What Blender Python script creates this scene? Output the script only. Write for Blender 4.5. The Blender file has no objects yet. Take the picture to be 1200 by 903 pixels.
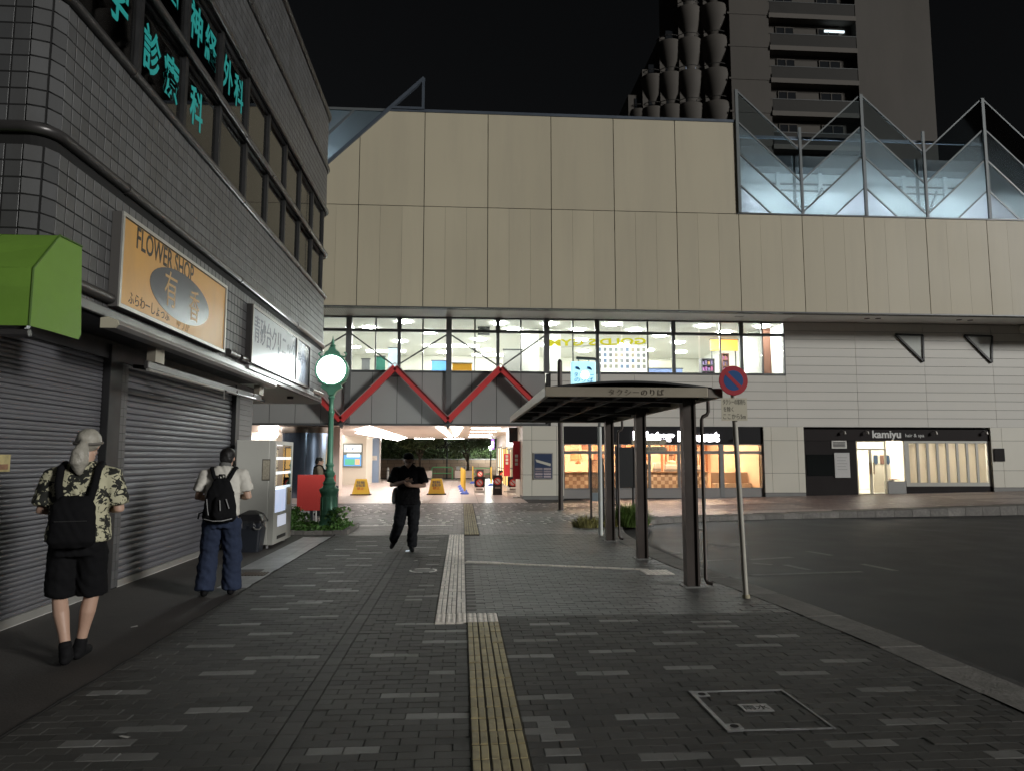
import bpy, bmesh, math, random
from mathutils import Vector, Matrix
R = math.radians
random.seed(7)
S = bpy.context.scene
COL = S.collection

# ------------------------------------------------------------------ camera
F, CX, CY, H = 833.0, 600.0, 451.5, 1.6           # photograph 1200 x 903
YAW, PIT = R(4.0), R(5.8)
cam = bpy.data.cameras.new('camera'); camo = bpy.data.objects.new('camera', cam); COL.objects.link(camo)
camo.location = (0, 0, H); camo.rotation_euler = (R(90) + PIT, 0, -YAW)
cam.sensor_fit = 'HORIZONTAL'; cam.sensor_width = 36.0; cam.lens = F / 1200 * 36
cam.clip_start = 0.05; cam.clip_end = 2000
S.camera = camo

# ------------------------------------------------------------------ world, sun, exposure
SUN_EL, SUN_AZ = R(14), R(52)                     # the glow of the town behind the camera, a little from the right
W = bpy.data.worlds.new('World'); S.world = W; W.use_nodes = True
nt = W.node_tree; nt.nodes.clear()
sky = nt.nodes.new('ShaderNodeTexSky'); sky.sky_type = 'NISHITA'; sky.sun_disc = False
sky.sun_elevation = SUN_EL; sky.sun_rotation = R(180) - SUN_AZ
hs = nt.nodes.new('ShaderNodeHueSaturation'); hs.inputs['Saturation'].default_value = 0.25
bg = nt.nodes.new('ShaderNodeBackground'); bg.inputs['Strength'].default_value = 0.0016
wo = nt.nodes.new('ShaderNodeOutputWorld')
nt.links.new(sky.outputs[0], hs.inputs['Color']); nt.links.new(hs.outputs[0], bg.inputs['Color']); nt.links.new(bg.outputs[0], wo.inputs[0])
sl = bpy.data.lights.new('sun', 'SUN'); sl.energy = 1.95; sl.angle = R(10); sl.color = (1.0, 0.985, 0.95)
so = bpy.data.objects.new('sun', sl); COL.objects.link(so)
sd = Vector((-math.sin(SUN_AZ) * math.cos(SUN_EL), math.cos(SUN_AZ) * math.cos(SUN_EL), -math.sin(SUN_EL)))
so.rotation_euler = sd.to_track_quat('-Z', 'Y').to_euler(); so.location = (10, -30, 25)
vs = S.view_settings
vs.view_transform = 'Standard'; vs.look = 'None'; vs.exposure = 0.0; vs.gamma = 1.0; vs.use_curve_mapping = False
cy = S.cycles
cy.use_denoising = True
try: cy.denoiser = 'OPENIMAGEDENOISE'
except Exception: pass
cy.max_bounces = 7; cy.diffuse_bounces = 4; cy.glossy_bounces = 3; cy.transmission_bounces = 4; cy.transparent_max_bounces = 16
cy.sample_clamp_indirect = 4.0; cy.caustics_reflective = False; cy.caustics_refractive = False
cy.use_light_tree = True

# ------------------------------------------------------------------ photo pixel -> point on a known plane
def ray(u, v):
    x, y, z = (u - CX) / F, 1.0, -(v - CY) / F
    y, z = y * math.cos(PIT) - z * math.sin(PIT), y * math.sin(PIT) + z * math.cos(PIT)
    return x * math.cos(YAW) + y * math.sin(YAW), -x * math.sin(YAW) + y * math.cos(YAW), z
def G(u, v, z=0.0):
    r = ray(u, v); t = (z - H) / r[2]; return Vector((r[0] * t, r[1] * t, z))
def PY(u, v, Y):
    r = ray(u, v); t = Y / r[1]; return Vector((r[0] * t, Y, H + r[2] * t))
def PX(u, v, X):
    r = ray(u, v); t = X / r[0]; return Vector((X, r[1] * t, H + r[2] * t))

# ------------------------------------------------------------------ materials
MATS = {}
def mat(name, col, rough=0.6, metal=0.0, var=0.0, noise=None, bump=None, spec=0.5, coat=0.0, dirt=None, emit=None, spots=None):
    """col base colour; var = brightness change from piece to piece; noise=(scale, amount); bump=(scale, strength); dirt=(scale, amount, colour)"""
    if name in MATS: return MATS[name]
    m = bpy.data.materials.new(name); m.use_nodes = True; MATS[name] = m
    t = m.node_tree; n = t.nodes; L = t.links; b = n['Principled BSDF']
    b.inputs['Roughness'].default_value = rough; b.inputs['Metallic'].default_value = metal
    b.inputs['Specular IOR Level'].default_value = spec; b.inputs['Coat Weight'].default_value = coat
    c4 = (*col, 1)
    b.inputs['Base Color'].default_value = c4; cur = None
    geo = n.new('ShaderNodeNewGeometry') if (noise or bump or dirt or var) else None
    def mixc(fac, blend, a, bcol):
        x = n.new('ShaderNodeMix'); x.data_type = 'RGBA'; x.blend_type = blend
        if hasattr(fac, 'links'): L.new(fac, x.inputs[0])
        else: x.inputs[0].default_value = fac
        if hasattr(a, 'links'): L.new(a, x.inputs[6])
        else: x.inputs[6].default_value = a
        if hasattr(bcol, 'links'): L.new(bcol, x.inputs[7])
        else: x.inputs[7].default_value = bcol
        return x.outputs[2]
    def scaled(sock, lo, hi):
        r = n.new('ShaderNodeMapRange'); L.new(sock, r.inputs[0]); r.inputs[3].default_value = lo; r.inputs[4].default_value = hi
        return r.outputs[0]
    cur = c4
    if var:
        oi = n.new('ShaderNodeObjectInfo'); ad = n.new('ShaderNodeMath'); ad.operation = 'ADD'
        L.new(oi.outputs['Random'], ad.inputs[0]); L.new(geo.outputs['Random Per Island'], ad.inputs[1])
        fr = n.new('ShaderNodeMath'); fr.operation = 'FRACT'; L.new(ad.outputs[0], fr.inputs[0])
        cur = mixc(1.0, 'MULTIPLY', cur, mixc(scaled(fr.outputs[0], 0, 1), 'MIX', (1 - var,) * 3 + (1,), (1 + var,) * 3 + (1,)))
    if noise:
        nz = n.new('ShaderNodeTexNoise'); nz.inputs['Scale'].default_value = noise[0]; nz.inputs['Detail'].default_value = 5
        L.new(geo.outputs['Position'], nz.inputs['Vector'])
        f = scaled(nz.outputs[0], 1 - noise[1], 1 + noise[1])
        cur = mixc(1.0, 'MULTIPLY', cur, f)
        L.new(scaled(nz.outputs[0], max(0.02, rough - 0.12), min(1, rough + 0.12)), b.inputs['Roughness'])
    if dirt:
        nz = n.new('ShaderNodeTexNoise'); nz.inputs['Scale'].default_value = dirt[0]; nz.inputs['Detail'].default_value = 8; nz.inputs['Roughness'].default_value = 0.65
        mp = n.new('ShaderNodeMapping'); mp.inputs['Scale'].default_value = dirt[3] if len(dirt) > 3 else (1, 1, 1)
        L.new(geo.outputs['Position'], mp.inputs[0]); L.new(mp.outputs[0], nz.inputs['Vector'])
        r = n.new('ShaderNodeMapRange'); L.new(nz.outputs[0], r.inputs[0]); r.inputs[1].default_value = 0.45; r.inputs[2].default_value = 0.75; r.inputs[4].default_value = dirt[1]
        cur = mixc(r.outputs[0], 'MIX', cur, (*dirt[2], 1))
    if spots:                                   # trodden chewing gum and drips
        for sc_, rad_, col_ in spots:
            vo = n.new('ShaderNodeTexVoronoi'); vo.inputs['Scale'].default_value = sc_; vo.inputs['Randomness'].default_value = 1.0; L.new(geo.outputs['Position'], vo.inputs['Vector'])
            r = n.new('ShaderNodeMapRange'); L.new(vo.outputs['Distance'], r.inputs[0]); r.inputs[1].default_value = rad_; r.inputs[2].default_value = rad_ * 0.75; r.inputs[4].default_value = 0.8
            cur = mixc(r.outputs[0], 'MIX', cur, (*col_, 1))
    if cur is not c4: L.new(cur, b.inputs['Base Color'])
    if bump:
        nb = n.new('ShaderNodeTexNoise'); nb.inputs['Scale'].default_value = bump[0]; nb.inputs['Detail'].default_value = 4
        L.new(geo.outputs['Position'], nb.inputs['Vector'])
        bp = n.new('ShaderNodeBump'); bp.inputs['Strength'].default_value = bump[1]; bp.inputs['Distance'].default_value = 0.01
        L.new(nb.outputs[0], bp.inputs['Height']); L.new(bp.outputs[0], b.inputs['Normal'])
    if emit:
        b.inputs['Emission Color'].default_value = (*emit[0], 1); b.inputs['Emission Strength'].default_value = emit[1]
    return m
def emis(name, col, s):
    if name in MATS: return MATS[name]
    m = bpy.data.materials.new(name); m.use_nodes = True; MATS[name] = m
    n = m.node_tree.nodes; n.clear(); e = n.new('ShaderNodeEmission'); e.inputs[0].default_value = (*col, 1); e.inputs[1].default_value = s
    o = n.new('ShaderNodeOutputMaterial'); m.node_tree.links.new(e.outputs[0], o.inputs[0]); return m
def glass(name, tint=(0.9, 0.93, 0.93), rough=0.02, frost=0.0, frostcol=(0.8, 0.85, 0.88), refl=1.0):
    if name in MATS: return MATS[name]
    m = bpy.data.materials.new(name); m.use_nodes = True; MATS[name] = m
    t = m.node_tree; n = t.nodes; L = t.links; n.clear()
    tr = n.new('ShaderNodeBsdfTransparent'); tr.inputs[0].default_value = (*tint, 1)
    gl = n.new('ShaderNodeBsdfGlossy'); gl.inputs['Roughness'].default_value = rough; gl.inputs[0].default_value = (refl, refl, refl, 1)
    fr = n.new('ShaderNodeFresnel'); fr.inputs[0].default_value = 1.5
    mx = n.new('ShaderNodeMixShader'); o = n.new('ShaderNodeOutputMaterial')
    base = tr.outputs[0]
    if frost:
        tl = n.new('ShaderNodeBsdfTranslucent'); tl.inputs[0].default_value = (*frostcol, 1)
        df = n.new('ShaderNodeBsdfDiffuse'); df.inputs[0].default_value = (*frostcol, 1)
        m1 = n.new('ShaderNodeMixShader'); m1.inputs[0].default_value = 0.10; L.new(tl.outputs[0], m1.inputs[1]); L.new(df.outputs[0], m1.inputs[2])
        m2 = n.new('ShaderNodeMixShader'); m2.inputs[0].default_value = frost; L.new(tr.outputs[0], m2.inputs[1]); L.new(m1.outputs[0], m2.inputs[2])
        base = m2.outputs[0]
    L.new(fr.outputs[0], mx.inputs[0]); L.new(base, mx.inputs[1]); L.new(gl.outputs[0], mx.inputs[2]); L.new(mx.outputs[0], o.inputs[0])
    return m

# ------------------------------------------------------------------ objects
def wloc(o):
    v = Vector((0, 0, 0))
    while o is not None: v = v + Vector(o.location); o = o.parent
    return v
def tag(o, label=None, cat=None, group=None, kind=None):
    if label: o['label'] = label
    if cat: o['category'] = cat
    if group: o['group'] = group
    if kind: o['kind'] = kind
    return o
def thing(name, label, cat, loc=(0, 0, 0), group=None):
    o = bpy.data.objects.new(name, None); COL.objects.link(o); o.location = loc; o.empty_display_size = 0.1
    return tag(o, label, cat, group)
def link(name, me, parent=None, loc=(0, 0, 0)):
    o = bpy.data.objects.new(name, me); COL.objects.link(o); o.location = loc
    if parent is not None: o.parent = parent
    return o
def copy_tree(o, parent=None, loc=None, label=None):
    c = o.copy(); COL.objects.link(c); c.parent = parent
    if loc is not None: c.location = loc
    if label: c['label'] = label
    for ch in o.children: copy_tree(ch, c)
    return c

class MB:
    """collects shapes in world coordinates; build() links them as one mesh object"""
    def __init__(s): s.v = []; s.f = []; s.mi = []; s.cm = 0
    def add(s, vs, fs):
        b = len(s.v); s.v += [Vector(p) for p in vs]; s.f += [[b + i for i in f] for f in fs]; s.mi += [s.cm] * len(fs); return s
    def box(s, x0, x1, y0, y1, z0, z1):
        if x0 > x1: x0, x1 = x1, x0
        if y0 > y1: y0, y1 = y1, y0
        if z0 > z1: z0, z1 = z1, z0
        return s.add([(x0, y0, z0), (x1, y0, z0), (x1, y1, z0), (x0, y1, z0), (x0, y0, z1), (x1, y0, z1), (x1, y1, z1), (x0, y1, z1)],
                     [(0, 3, 2, 1), (4, 5, 6, 7), (0, 1, 5, 4), (1, 2, 6, 5), (2, 3, 7, 6), (3, 0, 4, 7)])
    def cbox(s, x0, x1, y0, y1, z0, z1, c):
        """box whose top edges are chamfered by c (a paver, a tile)"""
        return s.add([(x0, y0, z0), (x1, y0, z0), (x1, y1, z0), (x0, y1, z0), (x0, y0, z1 - c), (x1, y0, z1 - c), (x1, y1, z1 - c), (x0, y1, z1 - c),
                      (x0 + c, y0 + c, z1), (x1 - c, y0 + c, z1), (x1 - c, y1 - c, z1), (x0 + c, y1 - c, z1)],
                     [(0, 1, 5, 4), (1, 2, 6, 5), (2, 3, 7, 6), (3, 0, 4, 7), (4, 5, 9, 8), (5, 6, 10, 9), (6, 7, 11, 10), (7, 4, 8, 11), (8, 9, 10, 11)])
    def bar(s, p, q, w, h, up=(0, 0, 1)):
        """square bar from p to q, w wide and h high"""
        p, q = Vector(p), Vector(q); d = (q - p).normalized(); up = Vector(up)
        if abs(d.dot(up)) > 0.99: up = Vector((0, 1, 0))
        a = d.cross(up).normalized() * (w / 2); b = a.cross(d).normalized() * (h / 2)
        vs = [p - a - b, p + a - b, p + a + b, p - a + b, q - a - b, q + a - b, q + a + b, q - a + b]
        return s.add(vs, [(0, 1, 2, 3), (7, 6, 5, 4), (0, 4, 5, 1), (1, 5, 6, 2), (2, 6, 7, 3), (3, 7, 4, 0)])
    def tube(s, pts, r, n=10, cap=True):
        """round tube through pts; r a number or one per point"""
        pts = [Vector(p) for p in pts]; rs = r if isinstance(r, (list, tuple)) else [r] * len(pts)
        b = len(s.v); prev = None; fs = []
        for i, p in enumerate(pts):
            d = (pts[min(i + 1, len(pts) - 1)] - pts[max(i - 1, 0)]).normalized()
            if prev is None:
                up = Vector((0, 0, 1)) if abs(d.z) < 0.9 else Vector((0, 1, 0))
                a = d.cross(up).normalized()
            else: a = (prev - d * prev.dot(d)).normalized()
            prev = a; c = d.cross(a)
            s.v += [p + (a * math.cos(2 * math.pi * k / n) + c * math.sin(2 * math.pi * k / n)) * rs[i] for k in range(n)]
        for i in range(len(pts) - 1):
            for k in range(n):
                k2 = (k + 1) % n; fs.append([b + i * n + k, b + i * n + k2, b + (i + 1) * n + k2, b + (i + 1) * n + k])
        if cap: fs.append([b + k for k in range(n)][::-1]); fs.append([b + (len(pts) - 1) * n + k for k in range(n)])
        s.f += fs; s.mi += [s.cm] * len(fs); return s
    def lathe(s, prof, c=(0, 0, 0), n=20, axis='z'):
        """prof: list of (radius, height)"""
        c = Vector(c); b = len(s.v); fs = []
        for r, h in prof:
            for k in range(n):
                x, y = r * math.cos(2 * math.pi * k / n), r * math.sin(2 * math.pi * k / n)
                s.v.append(c + (Vector((x, y, h)) if axis == 'z' else Vector((x, h, y))))
        for i in range(len(prof) - 1):
            for k in range(n):
                k2 = (k + 1) % n; fs.append([b + i * n + k, b + i * n + k2, b + (i + 1) * n + k2, b + (i + 1) * n + k])
        fs.append([b + k for k in range(n)][::-1]); fs.append([b + (len(prof) - 1) * n + k for k in range(n)])
        s.f += fs; s.mi += [s.cm] * len(fs); return s
    def prism(s, poly, d):
        """flat polygon (3d points) pushed along vector d"""
        poly = [Vector(p) for p in poly]; d = Vector(d); n = len(poly)
        vs = poly + [p + d for p in poly]
        return s.add(vs, [list(range(n))[::-1], [n + i for i in range(n)]] + [[i, (i + 1) % n, n + (i + 1) % n, n + i] for i in range(n)])
    def quad(s, a, b, c, d): return s.add([a, b, c, d], [(0, 1, 2, 3)])
    def build(s, name, m, parent=None, smooth=False, bevel=0.0, local=False, fix=True):
        off = Vector((0, 0, 0)) if (parent is None or local) else wloc(parent)
        own = Vector((0, 0, 0))
        if parent is None and s.v and not local:
            own = Vector(((min(p.x for p in s.v) + max(p.x for p in s.v)) / 2, (min(p.y for p in s.v) + max(p.y for p in s.v)) / 2, min(p.z for p in s.v)))
        me = bpy.data.meshes.new(name); me.from_pydata([p - off - own for p in s.v], [], s.f)
        for x in (m if isinstance(m, (list, tuple)) else [m]): me.materials.append(x)
        if any(s.mi): me.polygons.foreach_set('material_index', s.mi)
        if fix or bevel:
            bm = bmesh.new(); bm.from_mesh(me)
            if fix: bmesh.ops.recalc_face_normals(bm, faces=bm.faces)
            if bevel:
                bmesh.ops.bevel(bm, geom=[e for e in bm.edges if len(e.link_faces) == 2 and e.calc_face_angle(0) > 0.6], offset=bevel, segments=2, profile=0.5, affect='EDGES', clamp_overlap=True)
            bm.to_mesh(me); bm.free()
        if smooth:
            me.shade_smooth()
            try: me.set_sharp_from_angle(angle=R(40))
            except Exception: pass
        me.update()
        return link(name, me, parent, own)

FONT_CACHE = {}
def text(name, body, size, m, parent, mtx, ext=0.004, spacing=1.0, width=None, bold=0.0, mirror=False):
    """lettering as a mesh; mtx places its local x (reading direction), y (up), z (towards the reader)"""
    c = bpy.data.curves.new('lettering', 'FONT'); c.body = body; c.size = size; c.extrude = ext; c.align_x = 'CENTER'; c.align_y = 'CENTER'
    c.space_character = spacing; c.offset = bold; c.resolution_u = 3
    o = bpy.data.objects.new('lettering', c); COL.objects.link(o)
    dg = bpy.context.evaluated_depsgraph_get(); me = bpy.data.meshes.new_from_object(o.evaluated_get(dg))
    bpy.data.objects.remove(o); bpy.data.curves.remove(c)
    if len(me.vertices):
        xs = [v.co.x for v in me.vertices]; w = max(xs) - min(xs); cx = (max(xs) + min(xs)) / 2
        ys = [v.co.y for v in me.vertices]; cyy = (max(ys) + min(ys)) / 2
        k = width / w if width else 1.0
        for v in me.vertices: v.co.x = (v.co.x - cx) * k * (-1 if mirror else 1); v.co.y -= cyy
    me.transform(mtx)
    if parent is not None: me.transform(Matrix.Translation(-wloc(parent)))
    me.materials.clear(); me.materials.append(m); me.name = name
    return link(name, me, parent)
def face_cam(p):      # lettering on a wall that faces -Y
    return Matrix.Translation(p) @ Matrix(((1, 0, 0, 0), (0, 0, -1, 0), (0, 1, 0, 0), (0, 0, 0, 1)))
def face_street(p):   # lettering on a wall that faces +X: reads along +Y
    return Matrix.Translation(p) @ Matrix(((0, 0, 1, 0), (1, 0, 0, 0), (0, 1, 0, 0), (0, 0, 0, 1)))
# ================================================================== materials
M_asph = mat('asphalt', (0.020, 0.020, 0.023), 0.6, noise=(1.3, 0.35), bump=(90, 0.35), dirt=(0.5, 0.5, (0.024, 0.0235, 0.024)), spec=0.35, spots=((0.9, 0.10, (0.008, 0.008, 0.008)), (1.7, 0.06, (0.009, 0.009, 0.009))))
M_mortar = mat('mortar', (0.030, 0.029, 0.028), 0.9, noise=(3, 0.3))
M_paver = mat('dark_paver', (0.065, 0.0625, 0.058), 0.68, spec=0.4, var=0.26, noise=(2.2, 0.35), bump=(140, 0.35), dirt=(0.9, 0.6, (0.038, 0.037, 0.035)), spots=((2.1, 0.045, (0.02, 0.019, 0.018)), (3.3, 0.04, (0.13, 0.128, 0.122))))
M_paverl = mat('pale_paver', (0.195, 0.192, 0.184), 0.6, var=0.22, noise=(6, 0.3), bump=(140, 0.3), dirt=(3.0, 0.7, (0.075, 0.072, 0.066)))
M_paverb = mat('grey_paver', (0.098, 0.096, 0.093), 0.55, var=0.22, noise=(2.2, 0.3), bump=(140, 0.35), dirt=(0.9, 0.5, (0.06, 0.058, 0.056)), spots=((2.1, 0.045, (0.02, 0.019, 0.018)), (3.3, 0.04, (0.13, 0.128, 0.122))))
M_dot = mat('white_paver', (0.66, 0.64, 0.61), 0.5, var=0.2, noise=(6, 0.25))
M_side = mat('sidewalk_concrete', (0.062, 0.055, 0.05), 0.72, noise=(1.6, 0.3), bump=(60, 0.35), dirt=(1.2, 0.7, (0.036, 0.032, 0.029)), spots=((2.1, 0.045, (0.02, 0.019, 0.018)), (3.3, 0.04, (0.13, 0.128, 0.122))))
M_sidetile = mat('sidewalk_tile', (0.30, 0.305, 0.31), 0.4, var=0.14, noise=(5, 0.25), dirt=(2.0, 0.5, (0.1, 0.098, 0.09)))
M_kerb = mat('kerb_concrete', (0.21, 0.20, 0.185), 0.85, var=0.18, noise=(14, 0.45), bump=(40, 0.8), dirt=(2.2, 0.7, (0.09, 0.086, 0.08)))
M_yel = mat('worn_yellow_tactile', (0.40, 0.335, 0.175), 0.6, var=0.16, noise=(9, 0.3), dirt=(6, 0.7, (0.13, 0.11, 0.07)))
M_cream = mat('worn_cream_tactile', (0.80, 0.74, 0.67), 0.5, var=0.12, noise=(9, 0.2), dirt=(14, 0.6, (0.35, 0.32, 0.28)))
M_road_white = mat('worn_road_paint', (0.17, 0.17, 0.165), 0.7, noise=(12, 0.4), dirt=(5, 0.9, (0.045, 0.044, 0.044)))
M_ptile = mat('passage_tile', (0.47, 0.385, 0.345), 0.35, var=0.08, noise=(2, 0.15))
M_farside = mat('brick_red_paver', (0.25, 0.185, 0.168), 0.45, var=0.18, noise=(1.2, 0.3), dirt=(1.0, 0.5, (0.16, 0.125, 0.115)))
M_farlight = mat('pale_pink_paver', (0.42, 0.345, 0.32), 0.5, var=0.14, noise=(2, 0.3))
M_steel = mat('steel', (0.42, 0.42, 0.43), 0.35, 0.9, noise=(20, 0.2))

# ================================================================== ground, road and kerb
def zf(x): return 0.0 if x < 8 else 0.0175 * (x - 8)        # the far pavement climbs gently to the right
mb = MB(); mb.quad((-400, -300, -0.125), (400, -300, -0.125), (400, 900, -0.125), (-400, 900, -0.125))
tag(mb.build('road', M_asph), kind='structure')

KO = [(3.95, -2), (3.97, 4.9), (3.93, 6.7), (3.78, 8.7), (3.52, 10.8), (3.45, 13.5), (3.52, 15.2), (3.72, 16.5), (4.05, 17.5), (4.55, 18.2), (5.3, 18.75),
      (6.6, 19.3), (8.8, 19.8), (11.4, 20.2), (14.2, 20.5), (17.1, 20.8), (22, 21.2), (40, 22.4)]
def smooth_line(P, k=6):
    out = []
    for i in range(len(P) - 1):
        p0, p1, p2, p3 = [Vector(P[max(0, min(len(P) - 1, j))]) for j in (i - 1, i, i + 1, i + 2)]
        for q in range(k):
            t = q / k; out.append(0.5 * ((2 * p1) + (p2 - p0) * t + (2 * p0 - 5 * p1 + 4 * p2 - p3) * t * t + (3 * p1 - p0 - 3 * p2 + p3) * t ** 3))
    return out + [Vector(P[-1])]
KL = smooth_line(KO)
def off_line(L, d):
    o = []
    for i, p in enumerate(L):
        t = (L[min(i + 1, len(L) - 1)] - L[max(i - 1, 0)]).normalized(); o.append(p + Vector((-t.y, t.x)) * d)
    return o
KI = off_line(KL, 0.42)            # inner edge of the kerb stones
def kerb_x(y):                     # x of the inner kerb edge at depth y (near part only)
    for a, b in zip(KI, KI[1:]):
        if a.y <= y <= b.y: return a.x + (b.x - a.x) * (y - a.y) / max(1e-6, b.y - a.y)
    return KI[0].x
# plaza slab (under the pavers), passing round to the far pavement
mb = MB(); top = []; n = len(KI)
ring = [(p.x, p.y) for p in KI] + [(40, 30.2), (-30, 30.2), (-30, -2)]
vs = [(x, y, -0.014) for x, y in ring]; vb = [(x, y, -0.3) for x, y in ring]; k = len(ring)
mb.add(vs + vb, [list(range(k))] + [[i, k + i, k + (i + 1) % k, (i + 1) % k] for i in range(k)])
plaza = tag(mb.build('plaza', M_mortar), kind='structure')
mb = MB(); far_ = [p for p in KI if p.x >= 7.5 and p.y > 17]
for a, b in zip(far_, far_[1:]):
    mb.quad((a.x, a.y, zf(a.x) - 0.008), (b.x, b.y, zf(b.x) - 0.008), (b.x, 28.4, zf(b.x) - 0.008), (a.x, 28.4, zf(a.x) - 0.008))
tag(mb.build('pavement', M_mortar, fix=False), kind='structure')
# kerb stones one by one
kerb = tag(thing('kerb', 'worn concrete kerb of short stones curving round the dark road', 'kerb', (4, 8, 0)), kind='structure'); del kerb['category']
acc = []; L = 0.0; cur = 0
seg = []; start = 0
dist = [0.0]
for a, b in zip(KL, KL[1:]): dist.append(dist[-1] + (b - a).length)
def at_dist(LN, s):
    for i in range(len(dist) - 1):
        if dist[i] <= s <= dist[i + 1]:
            t = (s - dist[i]) / max(1e-6, dist[i + 1] - dist[i]); return LN[i].lerp(LN[i + 1], t)
    return LN[-1]
s = 2.0; r2 = random.Random(3)
while s < dist[-1] - 0.7:
    e = s + 0.6; g = 0.006
    o0, o1, i0, i1 = at_dist(KL, s + g), at_dist(KL, e - g), at_dist(KI, s + g), at_dist(KI, e - g)
    j = r2.uniform(-0.004, 0.004); zz = lambda p: zf(p.x) + 0.004 + j
    mb = MB(); c = 0.018
    oi0 = o0.lerp(i0, 0.09); oi1 = o1.lerp(i1, 0.09)
    vs = [(i0.x, i0.y, zz(i0)), (oi0.x, oi0.y, zz(i0)), (o0.x, o0.y, zz(i0) - c), (o0.x, o0.y, -0.2), (i1.x, i1.y, zz(i1)), (oi1.x, oi1.y, zz(i1)), (o1.x, o1.y, zz(i1) - c), (o1.x, o1.y, -0.2)]
    mb.add(vs, [(0, 1, 5, 4), (1, 2, 6, 5), (2, 3, 7, 6), (0, 3, 2, 1), (4, 5, 6, 7)])
    mb.build('kerb_stone', M_kerb, kerb, fix=False); s = e
# gutter apron in the road along the near kerb
KG = off_line(KL, -0.34); KG0 = off_line(KL, -0.004)
mb = MB()
for i in range(len(KL) - 1):
    if KL[i].y > 17.5: break
    a, b, c, d = KG0[i], KG0[i + 1], KG[i + 1], KG[i]
    mb.quad((a.x, a.y, -0.112), (b.x, b.y, -0.112), (c.x, c.y, -0.119), (d.x, d.y, -0.119))
tag(mb.build('gutter', mat('gutter_concrete', (0.06, 0.058, 0.056), 0.85, noise=(8, 0.5), bump=(40, 0.6), dirt=(6, 0.8, (0.03, 0.03, 0.03))), fix=False), kind='structure')
# worn paint in the turning circle
rp = thing('road_markings', 'worn white paint lines on the dark turning circle beyond the taxi shelter', 'road marking', (6, 12, -0.12))
for a, b, w in (((722, 648), (738, 647.5), 0.2), ((772, 648), (798, 647), 0.16), ((800, 658), (858, 654.5), 0.12), ((880, 655), (928, 652), 0.14), ((882, 659), (905, 661), 0.12), ((920, 661), (948, 667), 0.12),
                ((880, 673), (1010, 669), 0.12), ((840, 641), (868, 636), 0.3), ((830, 635), (852, 640), 0.12), ((945, 645), (975, 650), 0.12), ((1010, 660), (1050, 668), 0.12)):
    p, q = G(*a, -0.12), G(*b, -0.12); d = (q - p).normalized(); nn = Vector((-d.y, d.x, 0)) * w / 2
    MB().quad(p - nn, q - nn, q + nn, p + nn).build('painted_line', M_road_white, rp, fix=False)

# ------------------------------------------------------------------ pavers
TAC = [(0.06, 0.372, 2.0, 7.16), (-0.258, 0.06, 7.57, 15.2), (-0.258, 0.372, 7.16, 7.57), (0.06, 0.372, 14.9, 25.3)]
MAN = (1.58, 2.22, 4.27, 4.97)                                 # paved manhole cover
def free(x0, x1, y0, y1):
    for a, b, c, d in TAC:
        if x0 < b - 0.004 and x1 > a + 0.004 and y0 < d - 0.004 and y1 > c + 0.004: return False
    return True
rp_ = random.Random(11)
def clip(x0, x1, y0, y1):
    """cut a paver against the tactile strips (x only)"""
    for a, b, c, d in TAC:
        if y0 < d - 0.004 and y1 > c + 0.004 and x0 < b and x1 > a:
            if x0 < a - 0.03: x1 = a - 0.004
            elif x1 > b + 0.03: x0 = b + 0.004
            else: return None
    return (x0, x1) if x1 - x0 > 0.02 else None
def pale(ix, iy):      # pale pairs on the far part of the plaza, too small to read one by one
    return (iy % 4 == 0 and ((ix // 2) + (iy // 4) * 3) % 7 == 0) or (iy % 4 == 2 and ((ix // 2) + (iy // 4) * 5 + 2) % 9 == 0)
# pale pavers, read off the photograph as (left, right, height in pixels) and laid on the nearest paver of the bond
PALE_PX = [(600 + a / 2, 600 + b / 2, 600 + c / 2) for a, b, c in ((18, 112, 262), (200, 292, 254), (100, 198, 282), (365, 465, 278), (430, 525, 256), (445, 540, 267), (595, 692, 288), (28, 133, 300), (175, 283, 322), (325, 430, 309), (530, 637, 311), (12, 125, 336), (745, 857, 344), (345, 465, 362), (120, 240, 379), (625, 742, 375), (805, 935, 417), (10, 145, 438), (275, 420, 479), (862, 1000, 486), (700, 875, 540), (330, 500, 570), (555, 732, 589), (1100, 1230, 575), (15, 92, 489), (60, 133, 503), (25, 100, 519), (68, 147, 535), (78, 160, 568), (88, 172, 601))]
PALE_PX += [(300 + a / 2.98, 300 + b / 2.98, 600 + c / 2.98) for a, b, c in ((482, 625, 387), (588, 735, 415), (580, 740, 455), (397, 567, 496), (606, 695, 560), (437, 642, 635), (528, 748, 709), (182, 440, 823), (145, 282, 362), (0, 160, 509), (0, 148, 425), (135, 258, 314), (35, 160, 292), (95, 203, 257), (243, 357, 271), (0, 105, 336), (548, 632, 305), (527, 640, 289), (560, 645, 267), (593, 645, 252), (217, 313, 211), (185, 280, 196), (230, 330, 240), (578, 640, 180), (295, 383, 184), (325, 410, 160), (345, 410, 140), (610, 645, 148), (250, 340, 150), (290, 380, 128), (330, 400, 116), (350, 420, 100), (560, 650, 120), (580, 660, 98), (600, 660, 84))]
PALE_PX += [(a / 2.4, b / 2.4, 640 + c / 2.4) for a, b, c in ((705, 852, 314), (720, 840, 246), (537, 672, 280), (585, 742, 355), (555, 738, 461), (275, 445, 407), (280, 480, 523), (180, 400, 603), (165, 340, 560), (697, 803, 175), (748, 850, 138), (830, 928, 155), (835, 945, 195), (915, 1008, 122), (620, 745, 221))]
PALE = set()
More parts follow.
